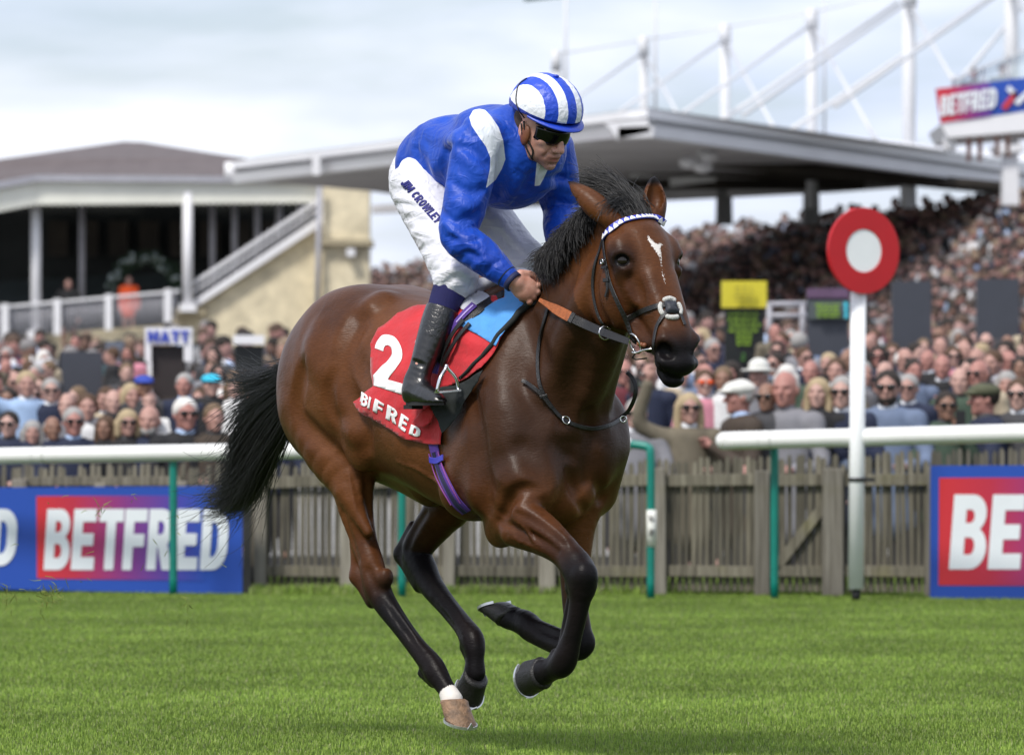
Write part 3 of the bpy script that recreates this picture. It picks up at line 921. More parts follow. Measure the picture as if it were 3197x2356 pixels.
# ------------------------------------------------------------------ the main stand: terrace, canopy, masts
M_CON = mat('dark_concrete', (.05, .05, .05), rough=.95, var=.3, scale=.5)
FR0, FR1 = Vector((14.0, 78.0, 1.0)), Vector((-8.0, 150.0, 1.2))   # lower edge of the crowd bank
BK0, BK1 = Vector((14.0, 112.0, 5.4)), Vector((-8.2, 196.0, 5.9))
TR = root_at('main_stand_terrace', 2400, 95, 'stepped concrete terrace carrying the packed crowd of the main stand', 'terrace')
mb = MB(); NR = 24
for r in range(NR):
    t0, t1 = r / NR, (r + 1) / NR
    a0, a1 = FR0.lerp(BK0, t0), FR1.lerp(BK1, t0); b0, b1 = FR0.lerp(BK0, t1), FR1.lerp(BK1, t1)
    b0 = Vector((b0.x, b0.y, a0.z)); b1 = Vector((b1.x, b1.y, a1.z))
    up0 = FR0.lerp(BK0, t1); up1 = FR1.lerp(BK1, t1)
    o = TR.location
    mb.add([a0 - o, a1 - o, b1 - o, b0 - o], [(0, 1, 2, 3)]); mb.add([b0 - o, b1 - o, up1 - o, up0 - o], [(0, 1, 2, 3)])
mb.add([BK0 - o, BK1 - o, BK1 - o - Vector((0, 0, 9)), BK0 - o - Vector((0, 0, 9))], [(0, 1, 2, 3)])
mb.build('steps', M_CON, TR)
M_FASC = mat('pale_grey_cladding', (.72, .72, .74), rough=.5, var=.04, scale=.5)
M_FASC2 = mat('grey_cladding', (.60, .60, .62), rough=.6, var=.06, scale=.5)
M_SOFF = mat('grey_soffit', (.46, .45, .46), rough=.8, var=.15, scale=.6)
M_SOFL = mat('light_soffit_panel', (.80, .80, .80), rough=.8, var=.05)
M_MAST = mat('white_steel_mast', (.60, .61, .63), rough=.5, var=.03)
CN = root_at('stand_canopy', 2020, 108, 'pale flat canopy roof with dark underside over the main stand crowd', 'roof')
YC, YL, YR = 105.0, 126.0, 120.0
def mixp(a, b, t): return tuple(a[i] + (b[i] - a[i]) * t for i in range(3))
# upper fascia: left arm and right arm, both with real depth
Lt, Ct, Rt = (716, 507, YL), (2022, 338, YC), (3300, 528, YR + 4)
slab('roof_deck', [(716, 505, YL), (2022, 336, YC), (2600, 420, 112), (3300, 520, 124), (3300, 490, 135), (2300, 440, 136), (1160, 500, 134)], M_FASC, CN, .3)
slab('upper_fascia_left', [Lt, Ct, (2022, 364, YC), (718, 526, YL)], M_FASC, CN, .8)
slab('upper_fascia_right', [Ct, Rt, (3300, 556, YR + 4), (2022, 368, YC)], M_FASC, CN, .8)
spar('rounded_end', (722, 507, YL), (722, 560, YL), .16, M_FASC, CN)
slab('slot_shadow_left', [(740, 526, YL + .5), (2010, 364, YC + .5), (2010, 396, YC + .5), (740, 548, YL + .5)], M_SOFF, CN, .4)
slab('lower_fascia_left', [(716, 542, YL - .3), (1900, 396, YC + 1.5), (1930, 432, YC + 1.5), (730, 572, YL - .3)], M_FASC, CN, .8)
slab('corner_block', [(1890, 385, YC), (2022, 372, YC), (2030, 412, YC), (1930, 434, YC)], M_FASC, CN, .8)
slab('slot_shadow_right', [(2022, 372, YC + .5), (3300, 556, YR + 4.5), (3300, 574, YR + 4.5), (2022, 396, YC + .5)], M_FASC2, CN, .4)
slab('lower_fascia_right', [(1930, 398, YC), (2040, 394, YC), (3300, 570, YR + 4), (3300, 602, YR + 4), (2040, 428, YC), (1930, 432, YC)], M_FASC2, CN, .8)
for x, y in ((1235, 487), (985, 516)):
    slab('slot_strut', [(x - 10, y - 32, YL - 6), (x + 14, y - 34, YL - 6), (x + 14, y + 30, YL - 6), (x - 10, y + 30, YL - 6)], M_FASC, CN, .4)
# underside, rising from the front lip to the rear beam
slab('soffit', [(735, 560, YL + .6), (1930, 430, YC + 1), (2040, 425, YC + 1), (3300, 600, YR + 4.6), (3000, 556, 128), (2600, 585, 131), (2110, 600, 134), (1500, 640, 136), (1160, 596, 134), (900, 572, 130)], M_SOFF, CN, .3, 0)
for (x0, y0, x1, y1, w_) in ((1960, 560, 2090, 545, 16), (2330, 552, 2490, 535, 22), (2080, 578, 2220, 562, 24), (2640, 520, 2800, 500, 16), (1840, 530, 1960, 520, 14), (2400, 470, 2540, 486, 18), (2650, 506, 2790, 520, 14), (1850, 500, 2000, 492, 10)):
    slab('light_panel', [(x0, y0, 127), (x1, y1, 127), (x1, y1 + w_, 127), (x0, y0 + w_, 127)], M_SOFL, CN, .15, 3)
for (p, q) in (((1900, 470, 120), (3150, 590, 118)), ((1850, 520, 124), (2960, 560, 124)), ((1800, 570, 128), (2700, 575, 128))):
    spar('purlin', p, q, .16, M_DARK2, CN, 6)
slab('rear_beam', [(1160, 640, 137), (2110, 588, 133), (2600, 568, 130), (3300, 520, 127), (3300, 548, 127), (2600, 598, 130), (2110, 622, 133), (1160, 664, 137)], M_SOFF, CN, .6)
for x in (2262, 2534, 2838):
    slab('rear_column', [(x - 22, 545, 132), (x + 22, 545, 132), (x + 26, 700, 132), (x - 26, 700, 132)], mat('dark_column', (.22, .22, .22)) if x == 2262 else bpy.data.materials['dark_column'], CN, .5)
slab('white_column', [(3134, 440, 116), (3178, 440, 116), (3182, 640, 116), (3130, 640, 116)], M_FASC, CN, .5)
slab('column_head', [(3100, 455, 115.8), (3190, 440, 115.8), (3200, 470, 115.8), (3110, 480, 115.8)], M_FASC, CN, .9)
# hanging floodlight
FL = root_at('floodlight', 2190, 112, 'white floodlight cluster hanging under the front edge of the canopy', 'floodlight')
spar('bracket', (2205, 440, 112), (2190, 500, 112), .12, M_WPNT, FL)
for dx, dy in ((-40, 8), (5, 22), (25, -12)):
    c = at(2190 + dx, 500 + dy, 111.8) - FL.location
    mb = MB(); mb.ell(c, (.20, .14, .13), 10, 7); mb.build('lamp_head', M_WPNT, FL)
# masts and stays: each mast with its own stays
masts = [(1738, 162, 150, .13, 700), (2010, 118, 141, .13, 700), (2264, 78, 133, .135, 650), (2535, 32, 126, .14, 650), (2838, -40, 119, .16, 650), (3158, -90, 112, .16, 450)]
ords = ['leftmost and smallest', 'second from the left', 'third from the left', 'fourth from the left', 'fifth from the left', 'rightmost one,']
for i, (x, y, Y, r_, yb) in enumerate(masts):
    ms_ = root_at('roof_mast', x, Y, f'white steel roof mast with stays, {ords[i]} above the canopy', 'mast', 'white masts standing above the canopy')
    spar('mast_pole', (x, y, Y), (x, yb, Y), r_ * .92, M_MAST, ms_, 14)
    spar('mast_head', (x, y - 4, Y), (x, y + 60, Y), r_ * 1.08, M_MAST, ms_, 14)
    sc_ = 126 / Y
    if i > 0: spar('stay', (x - 4, y + 46, Y), (x - 490 * sc_, y + 46 + 335 * sc_, Y - 16), .042, M_MAST, ms_, 8)
    spar('stay', (x + 6, y + 60, Y), (x + 200 * sc_, y + 60 + 345 * sc_, Y - 14), .040, M_MAST, ms_, 8)
    if i < 5: spar('tie', (x, y + 8, Y), (masts[i + 1][0], masts[i + 1][1] + 8, masts[i + 1][2]), .018, M_MAST, ms_, 6)
for k, (x, w_) in enumerate(((1766, .03), (2046, .025), (2574, .02))):
    fp = root_at('flagpole', x, 170, ['thin pale flagpole with a dark flag above the rider', 'thin pale pole rising between the two left roof masts', 'thin pale pole rising right of the fourth roof mast'][k], 'flagpole')
    spar('pole', (x, -60, 170), (x, 420, 170), w_ * 2, M_MAST, fp, 6)
    if k == 0: slab('flag', [(1625, -20, 170), (1764, -20, 170), (1762, -8, 170), (1700, -2, 170), (1640, 5, 170)], mat('dark_green_flag', (.02, .05, .04)), fp, .03)
# long far stays crossing
ST = root_at('cable_stays', 2400, 124, 'long slanting white steel stays crossing behind the roof masts', 'cables')
for (x0, y0, x1, y1) in ((3110, -20, 2470, 405), (2800, 10, 2230, 392), (3190, 20, 2990, 260)):
    spar('cable', (x0, y0, 124), (x1, y1, 116), .055, M_MAST, ST, 8)
# upper balcony at the right edge
BL = root_at('upper_balcony', 3080, 100, 'upper balcony with a blue betting sign and white underside at the right edge', 'balcony')
YB = 100.0
slab('fascia_sign', [(2922, 278, YB), (3330, 226, YB), (3330, 328, YB), (2937, 385, YB)], M_BBLUE, BL, .15)
o = slab('colour_field', [(2922, 278, YB), (3090, 257, YB), (3095, 362, YB), (2937, 385, YB)], M_BGR, BL, .05, .03)
vattr(o.data, 'gx', [0.05, .75, .75, .05] * 2)
xx = 0
for ch in 'BETFRED':
    adv, pol = GL[ch]
    for p in [[(xx + a + .10 * b, b) for a, b in q] for q in pol]:
        pts = [(2934 + 178 * a / (BTW + .1), (364 - 28 * a / (BTW + .1)) - 62 * b) for a, b in p]
        slab('letter', [(x, y, YB) for x, y in pts], M_BWHT, BL, .02, .06)
    xx += adv + .055
slab('emblem_bar', [(3125, 335, YB), (3165, 285, YB), (3180, 292, YB), (3140, 345, YB)], mat('red_print', (.5, .03, .04)), BL, .02, .05)
slab('emblem_bar', [(3150, 268, YB), (3178, 292, YB), (3170, 306, YB), (3140, 280, YB)], M_BWHT, BL, .02, .05)
slab('emblem_bar', [(3165, 320, YB), (3215, 272, YB), (3225, 284, YB), (3178, 330, YB)], M_BWHT, BL, .02, .05)
slab('soffit_edge', [(2937, 388, YB), (3330, 330, YB), (3330, 400, YB), (2960, 430, YB)], M_FASC, BL, 3.0)
slab('bracket', [(2950, 425, YB + .3), (2985, 425, YB + .3), (2985, 470, YB + .3), (2950, 462, YB + .3)], M_FASC, BL, .5)
def glassm():
    m, t, b = NT('balcony_glass'); b.inputs['Base Color'].default_value = (.75, .85, .85, 1); b.inputs['Alpha'].default_value = .30
    b.inputs['Roughness'].default_value = .1; return m
slab('glass_panel', [(2975, 250, YB + .4), (3330, 110, YB + .4), (3330, 230, YB + .4), (2975, 275, YB + .4)], glassm(), BL, .02)
slab('glass_rail', [(2970, 246, YB + .3), (3330, 100, YB + .3), (3330, 106, YB + .3), (2970, 252, YB + .3)], M_MAST, BL, .08)
for x, y in ((2978, 232), (3070, 212), (3150, 180)):
    spar('glass_post', (x, y, YB + .4), (x, 275, YB + .4), .03, M_MAST, BL, 6)

# ------------------------------------------------------------------ bookmakers' boards
M_SCR = mat('dark_grey_board', (.040, .045, .060), rough=.6, var=.05)
M_SCRB = mat('black_led_panel', (.008, .010, .010), rough=.4)
M_YEL = mat('yellow_sign', (.56, .49, .03), rough=.6, var=.04)
def led(name, col, k):
    return mat(name, col, rough=.5, emit=(col, k))
M_LG = led('green_led', (.16, .28, .02), .06); M_LC = led('cyan_led', (.03, .35, .45), .4); M_LV = led('violet_led', (.15, .10, .5), .4)
def board(name, label, quad, Y, m, cat='bookmaker board'):
    r = root_at(name, (quad[0] + quad[2]) / 2, Y, label, cat, 'bookmaker boards above the crowd')
    x0, y0, x1, y1 = quad
    slab('panel', [(x0, y0, Y), (x1, y0, Y), (x1, y1, Y), (x0, y1, Y)], m, r, .12)
    for x in (x0 + 8, x1 - 8):
        spar('leg', (x, y1, Y + .05), (x, y1 + 260, Y + .05), .03, M_BLKP, r, 6)
    return r
YK = 60.6
b1_ = board('bookmaker_board', 'bookmaker board with yellow sign and green lit lettering right of the horse head', (2262, 962, 2386, 1150), YK, M_SCRB)
slab('yellow_header', [(2253, 877, YK - .1), (2394, 877, YK - .1), (2394, 960, YK - .1), (2253, 960, YK - .1)], M_YEL, b1_, .12)
rb = random.Random(4)
def rows(parent, x0, x1, y0, y1, n, m, Y, hgt=9):
    for k in range(n):
        y = y0 + (y1 - y0) * (k + .5) / n; x = x0 + rb.uniform(0, 6)
        while x < x1 - 8:
            w_ = rb.uniform(8, 18)
            slab('display_mark', [(x, y - hgt / 2, Y), (min(x + w_, x1), y - hgt / 2, Y), (min(x + w_, x1), y + hgt / 2, Y), (x, y + hgt / 2, Y)], m, parent, .01, .04)
            x += w_ + rb.uniform(3, 7)
rows(b1_, 2272, 2376, 972, 1040, 4, M_LG, YK); rows(b1_, 2298, 2350, 1040, 1080, 3, M_LG, YK); rows(b1_, 2312, 2334, 1100, 1128, 2, mat('dim_green_led', (.05, .16, .03)), YK)
rows(b1_, 2290, 2356, 890, 945, 4, mat('olive_print', (.35, .31, .03)), YK - .14, 7)
b2_ = board('bookmaker_board', 'grey bookmaker board with purple header and small green display left of the winning post', (2520, 900, 2650, 1110), YK, M_SCR)
slab('purple_header', [(2520, 900, YK - .05), (2650, 900, YK - .05), (2650, 930, YK - .05), (2520, 930, YK - .05)], mat('purple_sign', (.11, .06, .12)), b2_, .05)
slab('display', [(2525, 938, YK - .05), (2645, 938, YK - .05), (2645, 996, YK - .05), (2525, 996, YK - .05)], mat('grey_display', (.07, .085, .09)), b2_, .05)
rows(b2_, 2545, 2620, 946, 992, 4, M_LG, YK - .08, 8); rows(b2_, 2526, 2536, 946, 992, 3, M_LV, YK - .08, 12); rows(b2_, 2632, 2646, 942, 994, 3, M_LC, YK - .08, 15)
board('bookmaker_board', 'plain dark back of a bookmaker board just right of the winning post', (2786, 878, 2908, 1085), YK, M_SCR)
board('bookmaker_board', 'plain dark back of a bookmaker board near the right edge above the crowd', (3050, 870, 3182, 1058), YK, M_SCR)
board('bookmaker_board', 'plain dark back of a bookmaker board above the left crowd by the striped flag', (190, 1098, 318, 1232), YK, M_SCR)
b3_ = board('bookmaker_board', 'dark bookmaker board under a white sign reading MATT', (474, 1079, 572, 1240), YK, mat('dark_brown_board', (.020, .014, .014)))
slab('white_sign', [(452, 1022, YK - .1), (600, 1022, YK - .1), (600, 1076, YK - .1), (452, 1076, YK - .1)], M_WPNT, b3_, .1)
for x0, x1 in ((452, 472), (574, 600)):
    slab('side_post', [(x0, 1076, YK - .1), (x1, 1076, YK - .1), (x1, 1128, YK - .1), (x0, 1128, YK - .1)], M_WPNT, b3_, .1)
mtp = 0
for ch in 'MATT':
    adv, pol = GL[ch]
    for q in pol:
        slab('letter', [(462 + (mtp + a) * 43, 1068 - 36 * b, YK - .1) for a, b in q], mat('blue_letter', (.03, .06, .42)) if 'blue_letter' not in bpy.data.materials else bpy.data.materials['blue_letter'], b3_, .01, .03)
    mtp += adv + .10
b4_ = board('bookmaker_board', 'black bookmaker board with a blank white header close to the horse tail', (732, 1078, 822, 1165), YK, M_SCRB)
slab('white_header', [(728, 1046, YK - .1), (824, 1046, YK - .1), (824, 1074, YK - .1), (728, 1074, YK - .1)], M_WPNT, b4_, .1)
board('bookmaker_board', 'smaller slate grey board just right of the plain dark left board', (330, 1066, 386, 1176), YK, mat('slate_board', (.11, .13, .17)))
board('bookmaker_board', 'dark board cut by the left edge above the left crowd', (-60, 1120, 24, 1240), YK, M_SCR)
# barrier right of the yellow board
BA = root_at('steel_barrier', 2450, YK + 1, 'white metal barrier standing right of the yellow bookmaker sign', 'barrier')
for (p, q) in (((2396, 950), (2520, 948)), ((2400, 985), (2520, 985)), ((2402, 950), (2402, 1100)), ((2505, 948), (2505, 1100))):
    spar('bar', (*p, YK + 1), (*q, YK + 1), .035, M_GREYP, BA, 6)
# flags on the left
FG = root_at('striped_flag', 128, YK - 2, 'small red and white flag above the left crowd', 'flag')
spar('stick', (98, 1110, YK - 2), (100, 1260, YK - 2), .012, M_WPNT, FG, 5)
slab('red_half', [(92, 1150, YK - 2), (160, 1136, YK - 2), (162, 1162, YK - 2), (94, 1172, YK - 2)], mat('red_flag', (.45, .02, .03)), FG, .02)
slab('white_half', [(92, 1130, YK - 2), (158, 1114, YK - 2), (160, 1135, YK - 2), (92, 1149, YK - 2)], M_WPNT, FG, .02)
# ------------------------------------------------------------------ the horse
TH = math.radians(56.0)
HX0, HY0 = -0.1814, 18.3
_c, _s = math.cos(TH), math.sin(TH)
def toW(p):
    """horse frame (forward, left, up) -> world"""
    p = np.asarray(p, dtype=float)
    return np.stack([HX0 + _c * p[..., 0] + _s * p[..., 1], HY0 - _s * p[..., 0] + _c * p[..., 1], p[..., 2]], -1)
def toH(p):
    p = np.asarray(p, dtype=float)
    x = p[..., 0] - HX0; y = p[..., 1] - HY0
    return np.stack([_c * x - _s * y, _s * x + _c * y, p[..., 2]], -1)
def hp(px, py, y=0.0):
    """horse-frame point seen at a pixel, in the plane y = const"""
    d = np.array([(px - CX) / FPX, 1.0, -(py - HY) / FPX])
    # left coordinate: y = s*(X-X0) + c*(Y-Y0)
    t = (y + _s * HX0 + _c * HY0) / (_s * d[0] + _c * d[1])
    P = np.array([0, 0, CAMH]) + t * d
    return toH(P)
S = 930.0
YS = np.array([0, 1.0, 0])

HD = Field((-1.02, -0.40, 0.12), (1.40, 0.40, 1.99), 0.0065)

def torso(F):
    st = np.array([  # a, top, bottom, half width
        [-0.86, 1.30, 1.10, 0.08], [-0.80, 1.40, 1.04, 0.16], [-0.70, 1.50, 0.99, 0.22], [-0.58, 1.565, 0.955, 0.262],
        [-0.45, 1.592, 0.935, 0.275], [-0.30, 1.575, 0.925, 0.272], [-0.12, 1.53, 0.885, 0.285], [0.06, 1.505, 0.825, 0.290],
        [0.22, 1.53, 0.785, 0.270], [0.38, 1.565, 0.79, 0.235], [0.52, 1.50, 0.83, 0.205], [0.64, 1.38, 0.90, 0.165], [0.72, 1.25, 1.00, 0.10]])
    sl, (X, Y, Z) = F.sub((-1.0, -0.42, 0.6), (0.9, 0.42, 1.75))
    xs = X[:, 0, 0]
    top = np.interp(xs, st[:, 0], st[:, 1]); bot = np.interp(xs, st[:, 0], st[:, 2]); hw = np.interp(xs, st[:, 0], st[:, 3])
    kk = np.array([1, 2, 3, 4, 5, 6, 7, 8, 7, 6, 5, 4, 3, 2, 1.0]); kk /= kk.sum()
    def sm(v): return np.convolve(np.pad(v, 7, mode='edge'), kk, 'valid')
    top, bot, hw = sm(top), sm(bot), sm(hw)
    zc = ((top + bot) / 2)[:, None, None]; hh = ((top - bot) / 2)[:, None, None]; hw = hw[:, None, None]
    # widest a little below the middle
    zz = (Z - zc) / hh
    wd = hw * (1 - 0.10 * zz * np.clip(zz, 0, 1) - 0.03 * zz)
    e = 2.25
    rr = (np.abs(Y / wd) ** e + np.abs(zz) ** e) ** (1 / e)
    d = (rr - 1) * np.minimum(hw, hh)
    ex = np.clip(np.abs(X + 0.07) - 0.79, 0, None)
    d = np.where(ex > 0, np.sqrt(np.clip(d, 0, None) ** 2 + ex ** 2) + np.minimum(d, 0) * 0, d)
    d = d + np.zeros_like(X) + ex * 0.3
    F.comb(sl, d.astype(np.float32), 0.0)

def px_chain(F, pts, k=0.02, flat=1.0):
    F.chain([(hp(x, y, l), r / S) for x, y, r, l in pts], k, YS, flat)

LEGS = {
 'near_hind': [(1005, 1265, 150, -.135), (1052, 1390, 122, -.15), (1096, 1495, 82, -.15), (1112, 1590, 61, -.14), (1134, 1680, 47, -.13), (1158, 1755, 44, -.125),
               (1172, 1812, 47, -.12), (1196, 1872, 42, -.11), (1250, 1950, 34, -.10), (1302, 2020, 33, -.09), (1345, 2072, 39, -.08), (1362, 2100, 40, -.078), (1391, 2145, 31, -.072), (1411, 2185, 38, -.07)],
 'far_hind': [(1330, 1380, 150, .15), (1425, 1530, 88, .15), (1375, 1610, 70, .14), (1330, 1670, 58, .13), (1300, 1722, 52, .125),
              (1322, 1780, 50, .12), (1350, 1832, 42, .11), (1400, 1895, 35, .10), (1446, 1952, 35, .09), (1472, 1992, 42, .085), (1481, 2020, 38, .082), (1483, 2056, 32, .08), (1482, 2096, 38, .08)],
 'near_fore': [(1640, 1500, 120, -.15), (1598, 1605, 82, -.16), (1640, 1635, 72, -.16), (1700, 1668, 60, -.155), (1762, 1722, 48, -.15), (1806, 1778, 53, -.15), (1818, 1822, 48, -.15),
               (1812, 1866, 36, -.15), (1800, 1930, 31, -.15), (1784, 1995, 32, -.15), (1768, 2045, 40, -.15), (1754, 2072, 41, -.15), (1728, 2086, 35, -.15), (1700, 2096, 41, -.15)],
 'far_fore': [(1800, 1520, 110, .13), (1797, 1620, 72, .12), (1793, 1700, 60, .12), (1793, 1800, 47, .12), (1797, 1900, 42, .12), (1808, 1975, 42, .12), (1810, 2022, 38, .12),
              (1762, 2018, 34, .12), (1706, 1995, 33, .12), (1660, 1962, 42, .12), (1646, 1950, 42, .12), (1615, 1938, 35, .12), (1588, 1924, 40, .12)],
}

# head frame
POLL = np.array([1.0, 0.0, 1.80])
HU = np.array([.447, 0, -.894]); HN = np.array([.894, 0, .447])
HM = np.array([HU, HN, [0, 1, 0]])
SY, SN = 1.20, 1.13
def Hd(u, n, y=0.0):
    return POLL + HU * u + HN * (n * SN) + np.array([0, y * SY, 0])
def hr(a, b, c):
    return (a, b * SN, c * SY)

def build_horse_field(F):
    torso(F)
    for s in (-1, 1):
        # quarters
        F.ell((-.50, .125 * s, 1.32), (.30, .15, .25), k=.10)
        F.ell((-.70, .115 * s, 1.22), (.155, .13, .23), k=.08)
        F.ell((-.36, .19 * s, 1.27), (.14, .085, .17), k=.08)
        # shoulder blade, point of shoulder, upper arm
        F.seg((.30, .15 * s, 1.43), (.56, .165 * s, 1.12), .085, .10, .07, YS, .75)
        F.seg((.56, .165 * s, 1.11), (.34, .175 * s, .90), .105, .105, .06)
        F.ell((.42, .19 * s, 1.06), (.16, .075, .15), k=.05)
        F.seg((.60, .165 * s, 1.03), (.50, .185 * s, .90), .095, .10, .05)
        # pectorals
        F.ell((.635, .085 * s, 1.02), (.10, .10, .15), k=.045)
    F.ell((.50, 0, .86), (.2, .12, .09), k=.07)
    # withers
    F.seg((.18, 0, 1.50), (.46, 0, 1.53), .05, .055, .08)
    # neck
    nk = [((.44, 0, 1.22), .27), ((.60, 0, 1.32), .232), ((.735, 0, 1.44), .192), ((.85, 0, 1.57), .156), ((.945, 0, 1.67), .112)]
    F.chain(nk, .06, YS, .60)
    F.chain([((.46, 0, 1.48), .055), ((.66, 0, 1.575), .05), ((.83, 0, 1.69), .045), ((.95, 0, 1.765), .04)], .05)
    for s in (-1, 1):
        F.chain([((.93, .055 * s, 1.60), .05), ((.80, .075 * s, 1.42), .06), ((.68, .085 * s, 1.22), .065)], .035)
    # legs
    for nm, ch in LEGS.items():
        px_chain(F, ch, .022, .86 if 'hind' in nm else .9)
    # near hind details
    F.seg(hp(1108, 1700, -.13), hp(1118, 1796, -.125), .016, .026, .03)
    F.seg(hp(1118, 1800, -.125), hp(1160, 1880, -.115), .024, .02, .03)
    F.ell(hp(1206, 1800, -.12), (.020, .025, .030), k=.035)
    F.ell(hp(1130, 1390, -.21), (.075, .045, .085), k=.05)       # stifle
    F.seg(hp(1080, 1530, -.19), hp(1150, 1660, -.155), .030, .018, .03)
    F.seg(hp(1320, 2100, -.078), hp(1352, 2130, -.075), .018, .016, .02)
    # far hind
    F.seg(hp(1290, 1640, .13), hp(1258, 1722, .125), .018, .030, .03)
    F.seg(hp(1258, 1738, .125), hp(1310, 1830, .11), .026, .020, .03)
    F.seg(hp(1456, 2022, .085), hp(1466, 2050, .082), .022, .018, .02)
    # belly line, sheath
    F.seg((-.42, 0, .97), (-.16, 0, .905), .055, .07, .06)
    # near fore
    F.ell(hp(1560, 1652, -.16), (.055, .045, .06), k=.05)        # elbow
    F.seg(hp(1640, 1600, -.20), hp(1760, 1690, -.17), .045, .022, .035)
    F.seg(hp(1600, 1668, -.20), hp(1740, 1722, -.17), .034, .018, .03)
    F.ell(hp(1826, 1792, -.16), (.035, .038, .042), k=.02)
    F.ell(hp(1790, 1835, -.15), (.02, .03, .03), k=.02)
    F.seg(hp(1786, 1850, -.15), hp(1752, 2030, -.15), .014, .014, .012)
    F.seg(hp(1735, 2040, -.15), hp(1728, 2060, -.15), .018, .016, .02)
    # far fore
    F.ell(hp(1825, 2004, .12), (.03, .035, .04), k=.02)
    F.seg(hp(1790, 1990, .12), hp(1650, 1935, .12), .014, .016, .012)
    F.seg(hp(1640, 1925, .12), hp(1630, 1918, .12), .018, .016, .02)
    # tail dock
    F.seg((-.80, 0, 1.42), (-.93, .0, 1.34), .04, .03, .04)
    # ---------------- head
    F.seg(Hd(.05, -.055), Hd(.17, -.035), .078, .100, .05)
    F.ell(Hd(.145, -.005), hr(.12, .066, .092), HM, .04)
    F.seg(Hd(.19, -.015), Hd(.48, .020), .092, .057, .04, YS, .92)
    F.seg(Hd(.12, .034), Hd(.50, .042), .036, .028, .03, YS, 1.45)
    for s in (-1, 1):
        F.ell(Hd(.232, -.100, .060 * s), hr(.135, .118, .036), HM, .018)
        F.seg(Hd(.25, -.130, .035 * s), Hd(.46, -.050, .024 * s), .044, .030, .025)
        F.ell(Hd(.160, .010, .080 * s), hr(.060, .036, .030), HM, .030)      # brow
        F.ell(Hd(.222, .004, .082 * s), hr(.036, .026, .018), HM, .018)      # below the eye
        F.seg(Hd(.235, -.014, .082 * s), Hd(.34, -.006, .062 * s), .010, .007, .03)   # facial crest
        F.seg(Hd(.28, .040, .032 * s), Hd(.47, .046, .026 * s), .015, .011, .03)
        F.ell(Hd(.080, .020, .094 * s), hr(.030, .020, .018), HM, .03, sub=True)
        F.ell(Hd(.500, .026, .044 * s), hr(.048, .036, .022), HM, .016)      # nostril
        F.ell(Hd(.555, .006, .040 * s), hr(.034, .030, .018), HM, .012)
    F.ell(Hd(.525, .008), hr(.066, .055, .046), HM, .03)
    F.ell(Hd(.578, .020), hr(.034, .036, .040), HM, .018)
    F.ell(Hd(.594, -.028), hr(.032, .028, .034), HM, .006)
    F.ell(Hd(.56, -.048), hr(.036, .022, .028), HM, .02)
    # ears
    for base, tip, s, op in (((1.005, -.080, 1.765), (.870, -.150, 1.888), -1, (-.90, -.15, .25)), ((1.015, .088, 1.775), (.985, .105, 1.905), 1, (.90, -.40, .1))):
        b = np.array(base); t = np.array(tip); op = np.array(op) / np.linalg.norm(op)
        F.chain([(b, .033), (b + (t - b) * .38, .040), (b + (t - b) * .75, .025), (t, .005)], .018)
        q = op * .017
        F.chain([(b + (t - b) * .20 + q * 1.1, .014), (b + (t - b) * .45 + q * 1.1, .028), (b + (t - b) * .78 + q * 1.1, .015), (b + (t - b) * 1.02 + q * 1.1, .003)], .006, sub=True)

_t = time.time()
build_horse_field(HD)
HV, HF = HD.mesh()
_b0 = bvh_of(toW(HV), HF)

def on_skin(px, py, off=0.0, bv=None):
    h = hit(bv or _b0, px, py, off)
    return None if h is None else toH(np.array(h[0]))

def relief(path, r, depth, k, sub=True, mirror=False, bv=None):
    """a groove (or a ridge) along the skin under a pixel path; r radius, depth how deep it bites"""
    pts = []
    n = len(path)
    if np.mean([p[0] for p in path]) < 1850 or path[0][1] > 1200: depth = depth * 1.35
    for i, (x, y) in enumerate(path):
        off = (r - depth) if sub else -(r - depth)
        q = on_skin(x, y, off, bv)
        if q is not None:
            e = min(i, n - 1 - i)
            rr = r * (.55 if e == 0 and n > 2 else 1.0)
            pts.append((q, rr))
    if len(pts) < 2: return
    HD.chain(pts, k, sub=sub)
    if mirror: HD.chain([(np.array([p[0], -p[1], p[2]]), q) for p, q in pts], k, sub=sub)

relief([(1143, 962), (1112, 1020), (1080, 1085), (1070, 1145), (1085, 1215), (1113, 1268), (1138, 1330), (1145, 1385)], .035, .013, .045, mirror=True)
relief([(962, 1120), (938, 1184), (929, 1251), (941, 1308), (985, 1355), (1030, 1385)], .030, .009, .04, mirror=True)
relief([(1040, 1170), (1026, 1225), (1034, 1280), (1060, 1320)], .022, .006, .035, mirror=True)
relief([(985, 1030), (975, 1090), (990, 1150)], .05, .010, .06, sub=False, mirror=True)
relief([(1155, 955), (1195, 930)], .030, .010, .05, sub=False, mirror=True)
relief([(1075, 1330), (1100, 1352), (1118, 1372)], .04, .010, .035, sub=False, mirror=True)
relief([(1095, 1100), (1130, 1150), (1150, 1210)], .03, .004, .05, sub=True)
relief([(1478, 1240), (1488, 1330), (1498, 1420), (1508, 1500), (1512, 1575)], .030, .012, .04)
relief([(1672, 1526), (1640, 1524), (1606, 1538), (1586, 1575), (1572, 1605)], .018, .011, .022)
relief([(1600, 1000), (1580, 1080), (1560, 1160), (1555, 1230)], .05, .008, .07, sub=False)
relief([(1660, 1010), (1680, 1080), (1705, 1160), (1730, 1240), (1760, 1300)], .028, .007, .05)
relief([(1745, 1390), (1780, 1416), (1800, 1425)], .034, .014, .05)
relief([(1775, 1470), (1790, 1520), (1812, 1568), (1825, 1600)], .016, .009, .025)
relief([(1862, 1430), (1868, 1500), (1876, 1560)], .016, .007, .03)
relief([(1835, 1290), (1842, 1360), (1838, 1430), (1832, 1500)], .016, .008, .03)
